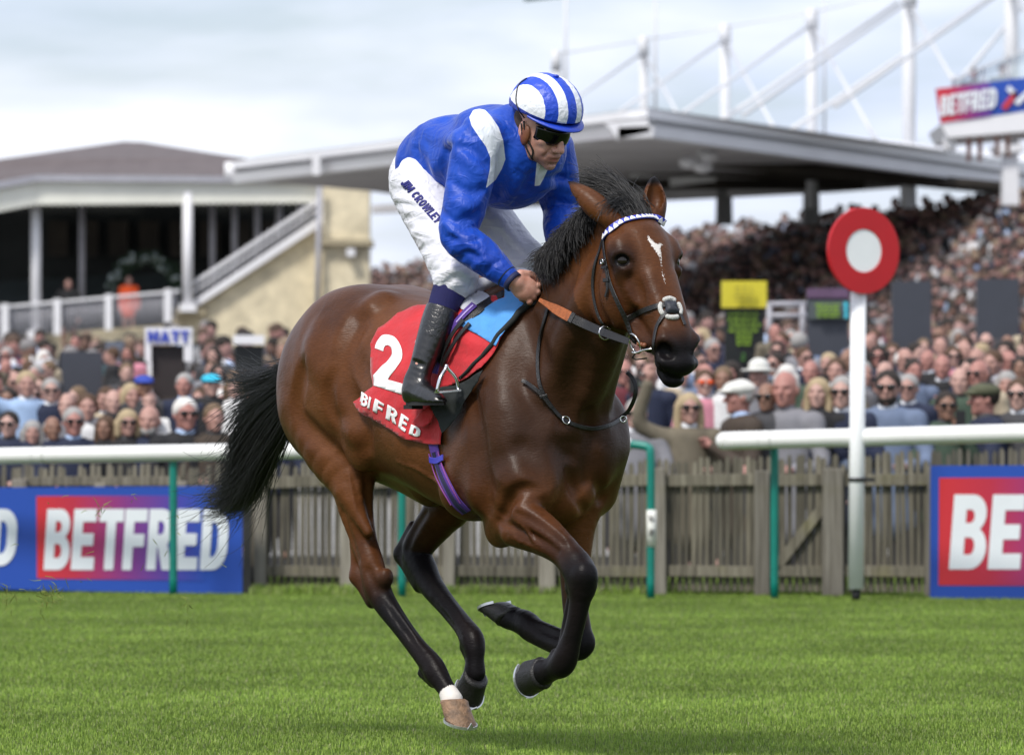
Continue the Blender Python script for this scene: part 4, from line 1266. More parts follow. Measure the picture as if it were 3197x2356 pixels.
relief([(1630, 1400), (1668, 1452), (1700, 1500)], .03, .006, .05)
relief([(1560, 1628), (1620, 1650), (1690, 1684), (1742, 1720)], .009, .0045, .016)
relief([(1610, 1600), (1660, 1624), (1720, 1664), (1760, 1700)], .010, .005, .018)
relief([(1590, 1675), (1650, 1700), (1710, 1728)], .006, .003, .010, sub=False)
relief([(1150, 1470), (1150, 1540), (1158, 1610)], .014, .006, .025)
relief([(1070, 1600), (1095, 1680), (1118, 1745)], .014, .005, .02)
relief([(1330, 1600), (1290, 1660), (1272, 1712)], .014, .006, .02)
relief([(1150, 1780), (1172, 1840)], .010, .005, .018)
relief([(1800, 1100), (1790, 1180), (1770, 1250)], .03, .005, .05)
# cheek edge against the throat
relief([(1868, 830), (1852, 890), (1862, 960), (1895, 1020), (1935, 1052)], .022, .012, .03, mirror=True)
relief([(1965, 985), (1985, 1025), (2010, 1050)], .012, .005, .02, mirror=True)
relief([(1968, 870), (1985, 915), (1998, 955)], .018, .003, .025, mirror=True)
# eye socket
relief([(1930, 811), (1944, 812), (1956, 818)], .021, .018, .006, mirror=True)
relief([(1912, 806), (1922, 791), (1942, 783), (1962, 793), (1972, 808)], .009, .006, .010, sub=False, mirror=True)
relief([(1920, 828), (1940, 842), (1966, 838)], .007, .002, .010, sub=False, mirror=True)
_c1 = on_skin(1943, 812)
# veins and tendons
for vp in ([(1606, 1622), (1640, 1650), (1668, 1690), (1700, 1712)], [(1590, 1655), (1622, 1690)],            [(1090, 1480), (1104, 1560), (1120, 1640)], [(2060, 1020), (2075, 1040), (2080, 1060)], [(1230, 1890), (1262, 1935), (1300, 1990)],
           [(1400, 1860), (1430, 1905), (1452, 1945)], [(1240, 1440), (1300, 1462), (1360, 1500), (1420, 1545)]):
    relief(vp, .0065, .0035, .008, sub=False)
for vp in ([(1200, 1880), (1240, 1940), (1285, 1998), (1318, 2045)], [(1350, 1870), (1395, 1925), (1440, 1985)]):
    relief(vp, .006, .004, .006)
# nostril, lips
relief([(2060, 1078), (2072, 1094), (2088, 1108)], .026, .030, .008, mirror=True)
relief([(2046, 1078), (2060, 1056), (2084, 1056), (2104, 1074), (2112, 1100)], .011, .006, .012, sub=False, mirror=True)
relief([(2048, 1118), (2064, 1132), (2082, 1140)], .012, .006, .015, sub=False, mirror=True)
relief([(2036, 1085), (2046, 1120), (2062, 1150), (2080, 1172), (2100, 1182), (2125, 1180)], .006, .006, .005, mirror=True)
HV, HF = HD.mesh()
del HD.D
print('horse field', round(time.time() - _t, 1), len(HV))

def chain_t(V, ch):
    """nearest running index along a pixel chain, and distance"""
    P = [hp(x, y, l) for x, y, r, l in ch]
    best = np.full(len(V), 1e9); ti = np.zeros(len(V))
    for i in range(len(P) - 1):
        a, b = P[i], P[i + 1]; e = b - a
        t = np.clip(((V - a) @ e) / (e @ e), 0, 1)
        d = np.linalg.norm(V - a - t[:, None] * e, axis=1)
        m = d < best; best[m] = d[m]; ti[m] = i + t[m]
    return ti, best

def horse_paint(V):
    n = len(V)
    dark = np.zeros(n)
    lo = V[:, 2] < 1.02
    for nm, a, b in (('near_hind', 4.4, 7.6), ('far_hind', 0.8, 4.5), ('near_fore', 3.0, 5.2), ('far_fore', 3.2, 5.2)):
        ti, d = chain_t(V, LEGS[nm])
        m = (d < .12) & lo
        dark = np.maximum(dark, np.where(m, smoothstep(a, b, ti), 0))
    ti, d = chain_t(V, LEGS['near_hind'])
    white = np.where((d < .1) & (V[:, 2] < .4), smoothstep(12.15, 12.45, ti), 0)
    rel = V - POLL
    u = rel @ HU; nn = rel @ HN
    hd = (V[:, 0] > .85) & (V[:, 2] > 1.1)
    muz = np.where(hd & (nn > -.12), smoothstep(.40, .535, u + .25 * np.clip(-nn, -.05, .05)), 0)
    for s in (-1, 1):
        e = np.linalg.norm((V - Hd(.200, .012, .095 * s)) / np.array([1.0, 1, 1.]), axis=1)
        muz = np.maximum(muz, .85 * smoothstep(.085, .022, e))
    # dark insides of ears
    px = to_px(toW(V))
    tip = np.where((V[:, 2] > 1.86), smoothstep(1.868, 1.890, V[:, 2]), 0)
    ear_in = np.where((V[:, 2] > 1.83) & (V[:, 1] > 0), 1.0, 0) * smoothstep(0.985, 0.97, V[:, 0]) * 0
    dark = np.maximum(np.maximum(dark, muz), tip)
    for c in CAV:  # nostril and eye hollows: shade of the recess painted black into the coat
        for s in (-1, 1):
            dark = np.maximum(dark, 1.3 * smoothstep(.034, .022, np.linalg.norm(V - c * np.array([1, s * np.sign(c[1]), 1]), axis=1)))
    # sooty shading along the neck underside and front of chest, as a coat colour
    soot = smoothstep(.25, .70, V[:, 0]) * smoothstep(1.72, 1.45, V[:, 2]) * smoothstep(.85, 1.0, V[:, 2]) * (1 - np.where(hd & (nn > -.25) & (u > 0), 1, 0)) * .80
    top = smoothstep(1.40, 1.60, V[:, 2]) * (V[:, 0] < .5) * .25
    # distance to the white blaze on the face (in face coordinates u along the face, y across)
    bl = poly_sdf(np.stack([u, V[:, 1]], 1), BLAZE)
    bl = np.where(hd & (nn > .02), bl, .2)
    return dark, np.clip(soot + top, 0, 1), white, bl

def blaze_poly():
    pts = [(2021, 735), (2028, 733), (2034, 745), (2047, 758), (2060, 757), (2070, 764), (2064, 772), (2064, 786), (2068, 806), (2066, 812), (2068, 836), (2074, 858), (2077, 880), (2076, 894),
           (2073, 878), (2067, 858), (2062, 836), (2062, 812), (2056, 800), (2046, 785), (2032, 768), (2022, 752)]
    return pts
# the face surface is near the sagittal plane there: find face coordinates by looking at the surface
HWV = toW(HV)
HB = bvh_of(HWV, HF)
BLAZE = []
CAV = [on_skin(2072, 1094, 0, HB), on_skin(1943, 812, 0, HB)]
for x, y in blaze_poly():
    h = hit(HB, x, y)
    if h is None: continue
    q = toH(np.array(h[0])) - POLL
    BLAZE.append((q @ HU, q[1]))
print('blaze', len(BLAZE), BLAZE[:2])

dark, soot, white, bl = horse_paint(HV)

def coat_material():
    m, t, b = NT('bay_coat')
    N = t.nodes.new; K = t.links.new
    def A(n):
        x = N('ShaderNodeAttribute'); x.attribute_name = n; return x
    tcn = N('ShaderNodeTexCoord')
    n1 = N('ShaderNodeTexNoise'); n1.inputs['Scale'].default_value = 3.2; n1.inputs['Detail'].default_value = 5
    K(tcn.outputs['Object'], n1.inputs['Vector'])
    r1 = N('ShaderNodeValToRGB')
    r1.color_ramp.elements[0].position = .32; r1.color_ramp.elements[0].color = (.050, .0165, .0055, 1)
    r1.color_ramp.elements[1].position = .70; r1.color_ramp.elements[1].color = (.150, .055, .0185, 1)
    K(n1.outputs['Fac'], r1.inputs['Fac'])
    # fine hair streaks
    mpn = N('ShaderNodeMapping'); mpn.inputs['Scale'].default_value = (60, 60, 260); mpn.inputs['Rotation'].default_value = (0, .7, 0)
    K(tcn.outputs['Object'], mpn.inputs['Vector'])
    n2 = N('ShaderNodeTexNoise'); n2.inputs['Scale'].default_value = 1.0; n2.inputs['Detail'].default_value = 3
    K(mpn.outputs['Vector'], n2.inputs['Vector'])
    mul = N('ShaderNodeMixRGB'); mul.blend_type = 'OVERLAY'; mul.inputs['Fac'].default_value = .35
    K(r1.outputs['Color'], mul.inputs['Color1']); K(n2.outputs['Fac'], mul.inputs['Color2'])
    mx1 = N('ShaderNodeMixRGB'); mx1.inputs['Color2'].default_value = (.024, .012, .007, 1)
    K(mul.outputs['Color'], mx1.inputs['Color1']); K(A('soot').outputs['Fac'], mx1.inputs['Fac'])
    # black points and the painted shade of the cavities, with an uneven edge
    mn = N('ShaderNodeMath'); mn.operation = 'MULTIPLY_ADD'; mn.inputs[1].default_value = .35; mn.inputs[2].default_value = -.17
    K(n1.outputs['Fac'], mn.inputs[0])
    ad = N('ShaderNodeMath'); ad.operation = 'ADD'; ad.use_clamp = True
    K(A('dark').outputs['Fac'], ad.inputs[0]); K(mn.outputs['Value'], ad.inputs[1])
    mx2 = N('ShaderNodeMixRGB'); mx2.inputs['Color2'].default_value = (.008, .007, .008, 1)
    K(mx1.outputs['Color'], mx2.inputs['Color1']); K(ad.outputs['Value'], mx2.inputs['Fac'])
    # whites: blaze distance with ragged edge
    n3 = N('ShaderNodeTexNoise'); n3.inputs['Scale'].default_value = 1.0; n3.inputs['Detail'].default_value = 4
    mp3 = N('ShaderNodeMapping'); mp3.inputs['Scale'].default_value = (260, 260, 90)
    K(tcn.outputs['Object'], mp3.inputs['Vector']); K(mp3.outputs['Vector'], n3.inputs['Vector'])
    s3 = N('ShaderNodeMath'); s3.operation = 'MULTIPLY_ADD'; s3.inputs[1].default_value = .022; s3.inputs[2].default_value = -.0084
    K(n3.outputs['Fac'], s3.inputs[0])
    a3 = N('ShaderNodeMath'); a3.operation = 'ADD'; K(A('blaze').outputs['Fac'], a3.inputs[0]); K(s3.outputs['Value'], a3.inputs[1])
    r3 = N('ShaderNodeMapRange'); r3.inputs['From Min'].default_value = .0012; r3.inputs['From Max'].default_value = -.0015
    K(a3.outputs['Value'], r3.inputs['Value'])
    w4 = N('ShaderNodeMath'); w4.operation = 'MULTIPLY_ADD'; w4.inputs[1].default_value = 1.5; w4.inputs[2].default_value = -.75
    K(n3.outputs['Fac'], w4.inputs[0])
    w5 = N('ShaderNodeMath'); w5.operation = 'ADD'; w5.use_clamp = True
    K(A('white').outputs['Fac'], w5.inputs[0]); K(w4.outputs['Value'], w5.inputs[1])
    w6 = N('ShaderNodeMapRange'); w6.inputs['From Min'].default_value = .40; w6.inputs['From Max'].default_value = .62
    K(w5.outputs['Value'], w6.inputs['Value'])
    mxw = N('ShaderNodeMath'); mxw.operation = 'MAXIMUM'
    K(r3.outputs['Result'], mxw.inputs[0]); K(w6.outputs['Result'], mxw.inputs[1])
    mx3 = N('ShaderNodeMixRGB'); mx3.inputs['Color2'].default_value = (.70, .66, .62, 1)
    K(mx2.outputs['Color'], mx3.inputs['Color1']); K(mxw.outputs['Value'], mx3.inputs['Fac'])
    K(mx3.outputs['Color'], b.inputs['Base Color'])
    sp = N('ShaderNodeMapRange'); sp.inputs['To Min'].default_value = .17; sp.inputs['To Max'].default_value = .10
    K(A('dark').outputs['Fac'], sp.inputs['Value']); K(sp.outputs['Result'], b.inputs['Specular IOR Level'])
    rr = N('ShaderNodeMapRange'); rr.inputs['To Min'].default_value = .30; rr.inputs['To Max'].default_value = .50
    K(n1.outputs['Fac'], rr.inputs['Value']); K(rr.outputs['Result'], b.inputs['Roughness'])
    b.inputs['Specular IOR Level'].default_value = .26
    b.inputs['Sheen Roughness'].default_value = .4
    # relief: skin folds and veins
    n5 = N('ShaderNodeTexNoise'); n5.inputs['Scale'].default_value = 9; n5.inputs['Detail'].default_value = 5; n5.inputs['Distortion'].default_value = .8
    K(tcn.outputs['Object'], n5.inputs['Vector'])
    b1 = N('ShaderNodeBump'); b1.inputs['Strength'].default_value = .22; b1.inputs['Distance'].default_value = .02
    K(n5.outputs['Fac'], b1.inputs['Height'])
    b2 = N('ShaderNodeBump'); b2.inputs['Strength'].default_value = .35; b2.inputs['Distance'].default_value = .003
    K(n2.outputs['Fac'], b2.inputs['Height']); K(b1.outputs['Normal'], b2.inputs['Normal'])
    K(b2.outputs['Normal'], b.inputs['Normal'])
    return m

M_COAT = coat_material()
HORSE = empty('horse', (HX0, HY0, 0), -TH)
tag(HORSE, 'galloping bay racehorse with black mane and tail, small white blaze and one white hind pastern', 'horse')
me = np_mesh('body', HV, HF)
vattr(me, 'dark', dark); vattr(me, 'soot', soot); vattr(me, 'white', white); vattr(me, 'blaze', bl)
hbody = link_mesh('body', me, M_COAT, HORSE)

# ---- eyes
def eyeball(px, py, y0):
    q = on_skin(px, py, -.0118, HB)
    q = np.array([q[0], y0 * abs(q[1]), q[2]])
    mb = MB(); mb.ell(q, .0240, 20, 14)
    return mb
M_EYE = mat('horse_eye', (.012, .008, .006), rough=.06, spec=.45, var=.2)
for sg in (-1, 1):
    eyeball(1943, 812, sg).build('eye', M_EYE, HORSE)

# ---- hooves and shoes
M_HOOF = mat('dark_hoof', (.010, .009, .009), rough=.42, var=.3, scale=20, bump=.4, bscale=120, stretch=(1, 1, 3))
M_HOOFP = mat('pale_hoof', (.21, .125, .070), rough=.5, var=.65, scale=26, detail=6, bump=.5, bscale=150)
M_SHOE = mat('aluminium_shoe', (.62, .63, .64), rough=.32, metal=.85, var=.1, bump=.2)
def hoof(cor, solec, toedir, m, r=.042, side=(0, 1, 0), wide=1.0, ln=.118):
    """cor: coronet centre; solec: centre of the sole; toedir: where the toe points, all in the horse frame"""
    cor, solec, f = map(lambda v: Vector(v), (cor, solec, toedir))
    f.normalize()
    s = Vector(side); s = (s - f * s.dot(f)).normalized()
    up = f.cross(s).normalized()
    toe, heel = solec + f * ln / 2, solec - f * ln / 2
    if up.dot(cor - solec) < 0: up = -up
    n = 24; mb = MB(); rings = []
    # coronet frame lies askew: it follows the pastern
    cd_ = (cor - solec).normalized()
    cf = (f - cd_ * f.dot(cd_) * .55).normalized()
    for j, t in enumerate((-.12, 0, .12, .35, .6, .85, 1.0)):
        c = cor.lerp(solec, t)
        ring = []
        for k in range(n):
            a = 2 * math.pi * k / n
            ca, sa = math.cos(a), math.sin(a)
            rf = r * 1.12 + (ln / 2 - r * 1.12) * max(t, 0)
            rs = r * .98 + (ln / 2 * .90 * wide - r * .98) * max(t, 0)
            ff = cf.lerp(f, max(min(t, 1), 0))
            sh = 1.0 if t > -.05 else .86
            bul = 1 + (.05 if j == 1 else 0)
            q = c + ff * (ca * rf * sh * bul) + s * (sa * rs * sh * bul * (1 if ca > -.5 else .86))
            ring.append(q)
        rings.append(ring)
    vs = [q for R in rings for q in R]; fs = []
    for i in range(len(rings) - 1):
        for k in range(n):
            k2 = (k + 1) % n
            fs.append((i * n + k, i * n + k2, (i + 1) * n + k2, (i + 1) * n + k))
    mb.add(vs, fs, True)
    mb.add(rings[0], [tuple(range(n))], False); 
    dish = [q + up * .010 + (solec - q) * .12 for q in rings[-1]]
    b = rings[-1] + dish
    mb.add(b, [(k, (k + 1) % n, n + (k + 1) % n, n + k) for k in range(n)], False)
    mb.add(dish, [tuple(range(n))], False)
    h = mb.build('hoof', m, HORSE)
    sh = MB(); path = []
    for k in range(25):
        a = math.radians(-142 + 284 * k / 24)
        path.append(solec + f * (math.cos(a) * ln / 2 * 1.0) + s * (math.sin(a) * ln / 2 * .90 * wide) - up * .002)
    w2, hh = .011, .0045
    vs = []; fs = []
    for k, p in enumerate(path):
        o = (p - solec).normalized()
        vs += [p + o * .003 + up * hh, p + o * .003 - up * hh, p - o * w2 * 2 - up * hh, p - o * w2 * 2 + up * hh]
    for k in range(24):
        for e in range(4):
            fs.append((k * 4 + e, k * 4 + (e + 1) % 4, (k + 1) * 4 + (e + 1) % 4, (k + 1) * 4 + e))
    sh.add(vs, fs, False); sh.add(vs[:4], [(0, 1, 2, 3)]); sh.add(vs[-4:], [(0, 1, 2, 3)])
    tc_ = path[12]; sh.prism([(-.012, 0), (.012, 0), (0, .022)], -.002, .002, lambda x, y, z: tc_ + s * x + f * (y + .003) + up * z)
    sh.build('horseshoe', M_SHOE, h)
    return h
hoof(hp(1416, 2190, -.07), hp(1438, 2254, -.072), (1, 0, -.30), M_HOOFP, .046)
hoof(hp(1484, 2110, .08), hp(1466, 2160, .08), (.42, 0, -.90), M_HOOF, .044)
hoof(hp(1692, 2100, -.15), hp(1650, 2117, -.150), (.10, 0, -1), M_HOOF, .046)
hoof(hp(1590, 1924, .12), hp(1543, 1892, .12), (-1, 0, -.30), M_HOOF, .046)

# ---- hair
def hair(name, strands, m, parent, r0=.0011, r1=.0003):
    """strands: list of (k, 3) arrays, world -> horse frame already"""
    cu = bpy.data.hair_curves.new(name)
    cu.add_curves([len(s) for s in strands])
    P = np.concatenate(strands).astype(np.float32)
    cu.attributes['position'].data.foreach_set('vector', P.ravel()) if 'position' in cu.attributes else cu.position_data.foreach_set('vector', P.ravel())
    R = np.concatenate([np.linspace(r0, r1, len(s)) for s in strands]).astype(np.float32)
    a = cu.attributes.get('radius') or cu.attributes.new('radius', 'FLOAT', 'POINT')
    a.data.foreach_set('value', R)
    cu.materials.append(m)
    o = bpy.data.objects.new(name, cu); COL.objects.link(o); o.parent = parent
    return o

def hair_mat(name, col, rough=.35):
    m, t, b = NT(name)
    b.inputs['Base Color'].default_value = (*col, 1); b.inputs['Roughness'].default_value = rough
    b.inputs['Specular IOR Level'].default_value = .5
    oi = t.nodes.new('ShaderNodeHairInfo')
    r = t.nodes.new('ShaderNodeValToRGB')
    r.color_ramp.elements[0].color = (*[c * .5 for c in col], 1); r.color_ramp.elements[1].color = (*[c * 1.3 for c in col], 1)
    t.links.new(oi.outputs['Random'], r.inputs['Fac']); t.links.new(r.outputs['Color'], b.inputs['Base Color'])
    return m
M_HAIR = hair_mat('black_horse_hair', (.010, .009, .009), .48)

def wig(guides, n, m, spread, endn, rng, dens=None, npt=14, cut=(.75, 1.05), clump=26, curl=0.0):
    """strands interpolated between ordered guide polylines (arrays k,3), spread sideways and frayed at the tips"""
    G = [np.array(spline(g, npt)) for g in guides]
    res = []
    cl = rng.random((clump, 1)); cld = rng.normal(0, 1, (clump, 3))
    for i in range(n):
        u = rng.random() ** 1.0 if dens is None else dens(rng.random())
        ci = rng.integers(clump)
        if rng.random() < .6: u = np.clip(cl[ci, 0] + rng.normal(0, .035), 0, 1)
        x = u * (len(G) - 1); j = min(int(x), len(G) - 2); f = x - j
        s = G[j] * (1 - f) + G[j + 1] * f
        t = np.linspace(0, 1, npt)[:, None]
        off = rng.normal(0, 1, 3) * spread
        cv = (cld[ci] * .6 + rng.normal(0, .8, 3)) * endn
        s = s + off * (.35 + .65 * np.sqrt(t)) + cv * t ** 2.2
        if curl:
            ph = rng.random() * 6.28; fr = 5 + rng.random() * 6
            s = s + np.array([math.cos(ph), math.sin(ph), .5]) * curl * np.sin(fr * t + ph) * t
        c = rng.uniform(*cut)
        if c < 1:
            k = max(4, int(npt * c)); s = s[:k]
        else:
            s = np.concatenate([s, s[-1:] + (s[-1:] - s[-2:-1]) * (c - 1) * npt])
        res.append(s)
    return res

rg = np.random.default_rng(5)
tg = [[(1000, 1085), (915, 1135), (838, 1172), (775, 1172), (712, 1140)],
      [(1000, 1095), (905, 1165), (825, 1208), (765, 1228), (728, 1262)],
      [(1000, 1105), (895, 1200), (822, 1262), (772, 1318), (742, 1376), (722, 1440)],
      [(1000, 1115), (885, 1235), (812, 1310), (762, 1400), (738, 1480), (695, 1540), (625, 1560)],
      [(1000, 1130), (895, 1285), (850, 1372), (808, 1462), (768, 1530), (705, 1572), (640, 1572)],
      [(1000, 1150), (905, 1320), (868, 1392), (830, 1462), (785, 1535), (715, 1580), (640, 1582)]]
tg = [[hp(x, y, 0.0 + .02 * (i - 1)) for i, (x, y) in enumerate(g)] for g in tg]
ts = wig(tg, 4200, None, .013, .030, rg, dens=lambda v: v ** .60, npt=16, cut=(.58, .98), curl=.004) + wig(tg, 650, None, .030, .095, rg, npt=16, cut=(.55, 1.0), curl=.016)
hair('tail', ts, M_HAIR, HORSE, .0013, .0005)
# loose flyaway hairs at the outer edge
# ---- mane: roots along the crest, blown back and down the near side
crest = spline([(.57, 0, 1.565), (.66, 0, 1.625), (.74, 0, 1.68), (.82, 0, 1.74), (.90, 0, 1.80), (.99, 0, 1.86)], 60)
HBL = bvh_of(HV, HF)
def crest_top(p):
    loc, nrm, i, d = HBL.ray_cast(Vector((p[0], p[1], 2.2)), Vector((0, 0, -1)))
    return np.array(loc) if loc is not None else np.array(p)
crest = [crest_top(p) for p in crest]
ms = []
rgm = np.random.default_rng(8)
cl = rgm.random(40); cld = rgm.normal(0, 1, (40, 3))
for i in range(6500):
    ci = rgm.integers(40)
    u = rgm.random() ** .9 if rgm.random() < .5 else np.clip(cl[ci] + rgm.normal(0, .03), 0, 1)
    k = min(int(u * 59), 58)
    root = crest[k] + (crest[k + 1] - crest[k]) * (u * 59 - k) + np.array([0, rgm.normal(-.004, .012), -.006])
    mode = rgm.random()
    L_ = rgm.uniform(.10, .20) * (1.0 - .25 * abs(u - .5))
    L_ *= 1.35 - .6 * u if mode < .66 else 1.0
    if mode < .66:      # thrown over to the near side, swept back
        d0 = np.array([-.20, -.55, .55]); d1 = np.array([-.05, -.75, -.60]); d2 = np.array([.05, -.15, -.97])
    elif mode < .92:    # standing up in the wind
        d0 = np.array([-.35, -.2, .95]); d1 = np.array([-.85, -.25, .45]); d2 = np.array([-.95, -.35, -.30]); L_ *= .60
    else:
        d0 = np.array([-.3, .2, .9]); d1 = np.array([-.6, .6, .1]); d2 = np.array([-.4, .4, -.8])
    jit = (rgm.normal(0, .22, 3) + cld[ci] * .18)
    p = root.copy(); pts = [p.copy()]
    n = 9
    for j in range(n):
        t = j / (n - 1)
        d = d0 * (1 - t) ** 2 + d1 * 2 * t * (1 - t) + d2 * t * t + jit * (.4 + .8 * t)
        d /= np.linalg.norm(d)
        p = p + d * L_ / n
        pts.append(p.copy())
    ms.append(np.array(pts))
# forelock and the long hair between the ears, swept back over the poll
for i in range(1500):
    ci = rgm.integers(40)
    root = np.array([1.035 + rgm.normal(0, .012), rgm.normal(0, .024), 1.85 + rgm.normal(0, .006)])
    loc = crest_top(root); root = loc + np.array([0, 0, -.004])
    jit = rgm.normal(0, .14, 3) + cld[ci] * .1
    d0 = np.array([-.35, -.05, .75]); d1 = np.array([-.95, -.18, .25]); d2 = np.array([-.85, -.3, -.05])
    L_ = rgm.uniform(.14, .26)
    if rgm.random() < .12: d1 = np.array([-.1, -.95, -.2]); d2 = np.array([-.2, -.6, -.8]); L_ = rgm.uniform(.10, .17)
    p = root.copy(); pts = [p.copy()]; n = 10
    for j in range(n):
        t = j / (n - 1)
        d = d0 * (1 - t) ** 2 + d1 * 2 * t * (1 - t) + d2 * t * t + jit * (.3 + .9 * t)
        d /= np.linalg.norm(d); p = p + d * L_ / n; pts.append(p.copy())
    ms.append(np.array(pts))
MBX = ([560, 600, 672, 713, 754, 795, 845, 890, 960, 1000], [1800, 1785, 1772, 1744, 1712, 1660, 1684, 1712, 1722, 1760])
def trim(s):
    """keep the hair clear of the rider's hand and sleeve"""
    p = to_px(toW(s)); lim = np.interp(p[:, 1], *MBX) + rgm.normal(0, 16)
    bad = np.where((p[:, 0] < lim) & (p[:, 1] > 560))[0]
    if len(bad) == 0: return s
    return s[:bad[0]] if bad[0] >= 4 else None
ms = [q for q in (trim(s) for s in ms) if q is not None]
hair('mane', ms, M_HAIR, HORSE, .0014, .0005)
# ------------------------------------------------------------------ draping helpers
HB = bvh_of(toW(HV), HF)
def flat_mesh(polys, step):
    """list of simple 2-D polygons -> bmesh cut along a grid of the given step"""
    bm = bmesh.new()
    for poly in polys:
        P = [Vector((x, y, 0)) for x, y in poly]
        vs = [bm.verts.new(p) for p in P]
        for t in tessellate_polygon([P]):
            try: bm.faces.new([vs[i] for i in t])
            except ValueError: pass
    xs = [v.co.x for v in bm.verts]; ys = [v.co.y for v in bm.verts]
    for ax, lo, hi in ((0, min(xs), max(xs)), (1, min(ys), max(ys))):
        k = math.ceil((lo + 1e-3) / step)
        while k * step < hi:
            co = Vector((k * step, 0, 0)) if ax == 0 else Vector((0, k * step, 0))
            no = Vector((1, 0, 0)) if ax == 0 else Vector((0, 1, 0))
            bmesh.ops.bisect_plane(bm, geom=bm.verts[:] + bm.edges[:] + bm.faces[:], plane_co=co, plane_no=no, dist=1e-5)
            k += 1
    return bm
def drape(name, polys, step, fn, mats, parent, thick=.0015, sm=True, solid=True):
    """fn(px, py) -> world point"""
    bm = flat_mesh(polys, step)
    dead = []
    for v in bm.verts:
        q = fn(v.co.x, v.co.y)
        if q is None: dead.append(v)
        else: v.co = q
    bmesh.ops.delete(bm, geom=dead, context='VERTS')
    bmesh.ops.recalc_face_normals(bm, faces=bm.faces)
    bm.faces.ensure_lookup_table()
    if bm.faces and sum((f.normal.dot(f.calc_center_median() - EYE)) for f in bm.faces) > 0:
        bmesh.ops.reverse_faces(bm, faces=bm.faces)
    me = bpy.data.meshes.new(name); bm.to_mesh(me); bm.free()
    smooth(me, sm)
    o = link_mesh(name, me, mats, None)
    if parent is not None:
        o.parent = parent
        o.matrix_parent_inverse = root_inv(parent)
    if solid:
        md = o.modifiers.new('thickness', 'SOLIDIFY'); md.thickness = thick; md.offset = -1
    return o
def root_inv(p):
    M = Matrix.Identity(4)
    c = p
    while c is not None:
        M = (Matrix.LocRotScale(c.location, c.rotation_euler, c.scale) @ c.matrix_parent_inverse) if False else (c.matrix_parent_inverse @ Matrix.LocRotScale(c.location, c.rotation_euler, c.scale)) @ M
        c = c.parent
    return M.inverted()
def wchild(o, parent):
    """parent an object whose mesh is already in world coordinates"""
    o.parent = parent
    o.matrix_parent_inverse = root_inv(parent)
    return o
def on_body(off, bv=None):
    def f(x, y):
        h = hit(bv or HB, x, y, off)
        return None if h is None else h[0]
    return f
def strap(name, path, width, mats, parent, off=.003, thick=.003, bv=None, pts3=None, n=None, nrm=None, widths=None, twist=None):
    """flat strap laid on a surface along a pixel path, or through given points"""
    if pts3 is None:
        path = spline(path, n or max(8, len(path) * 5))
        P = []; N = []
        for q in path:
            h = hit(bv or HB, q[0], q[1], off)
            if h is None: continue
            P.append(h[0]); N.append(h[1])
        # even out the normals
        for _ in range(3):
            N = [(N[max(i - 1, 0)] + N[i] + N[min(i + 1, len(N) - 1)]).normalized() for i in range(len(N))]
            P = [P[0]] + [(P[i - 1] + P[i] * 2 + P[i + 1]) / 4 for i in range(1, len(P) - 1)] + [P[-1]]
    else:
        P = [Vector(p) for p in spline([tuple(p) for p in pts3], n or len(pts3) * 5)]
        N = [Vector(nrm).normalized()] * len(P)
    vs = []; fs = []
    m = len(P)
    for i in range(m):
        t = (P[min(i + 1, m - 1)] - P[max(i - 1, 0)]).normalized()
        s = t.cross(N[i]).normalized()
        w_ = (width if widths is None else np.interp(i / (m - 1), np.linspace(0, 1, len(widths)), widths)) / 2
        nn = N[i] * thick / 2
        vs += [P[i] + s * w_ + nn, P[i] - s * w_ + nn, P[i] - s * w_ - nn, P[i] + s * w_ - nn]
    for i in range(m - 1):
        for e in range(4):
            fs.append((i * 4 + e, i * 4 + (e + 1) % 4, (i + 1) * 4 + (e + 1) % 4, (i + 1) * 4 + e))
    mb = MB(); mb.add(vs, fs, False); mb.add(vs[:4], [(0, 1, 2, 3)]); mb.add(vs[-4:], [(0, 1, 2, 3)])
    o = mb.build(name, mats)
    md = o.modifiers.new('bevel', 'BEVEL'); md.width = thick * .3; md.segments = 1; md.limit_method = 'ANGLE'
    if parent is not None: wchild(o, parent)
    return o, P, N
def ring(name, c, nrm, R_, r, mats, parent, sq=1.0, ax=None):
    nrm = Vector(nrm).normalized(); u = nrm.orthogonal().normalized() if ax is None else (Vector(ax) - nrm * nrm.dot(Vector(ax))).normalized(); v = nrm.cross(u)
    pts = [Vector(c) + u * math.cos(a) * R_ + v * math.sin(a) * R_ * sq for a in [2 * math.pi * k / 28 for k in range(29)]]
    mb = MB(); mb.tube(pts, r, 8, caps=False)
    o = mb.build(name, mats)
    return wchild(o, parent) if parent else o

# ------------------------------------------------------------------ tack
M_BLK = mat('black_leather', (.012, .011, .012), rough=.38, var=.3, scale=40, bump=.25, bscale=300)
M_RED = mat('red_number_cloth', (.50, .010, .018), rough=.72, var=.14, scale=9, bump=.9, bscale=16, sheen=.2)
M_WPR = mat('white_print', (.80, .80, .80), rough=.6, var=.04)
M_LBL = mat('light_blue_cloth', (.075, .31, .72), rough=.75, var=.10, scale=12, bump=.8, bscale=18, sheen=.2)
M_UND = mat('dark_cloth_underside', (.012, .016, .016), rough=.85, var=.3, scale=20)
M_SIL = mat('polished_steel', (.72, .72, .73), rough=.18, metal=1.0, var=.05)
M_ORG = mat('tan_rubber_rein_grip', (.40, .115, .035), rough=.6, var=.25, scale=60, bump=.7, bscale=400)
M_WHF = mat('white_sheepskin', (.88, .87, .82), rough=.95, var=.05, scale=200, bump=1.0, bscale=500, sheen=.5)
M_BRN = mat('brown_leather', (.20, .07, .03), rough=.5, var=.3)
M_BBL = mat('blue_leather', (.03, .05, .45), rough=.4, var=.1)
M_SEAT = mat('silver_grey_saddle_cover', (.55, .56, .62), rough=.38, var=.15, scale=20, bump=.3)

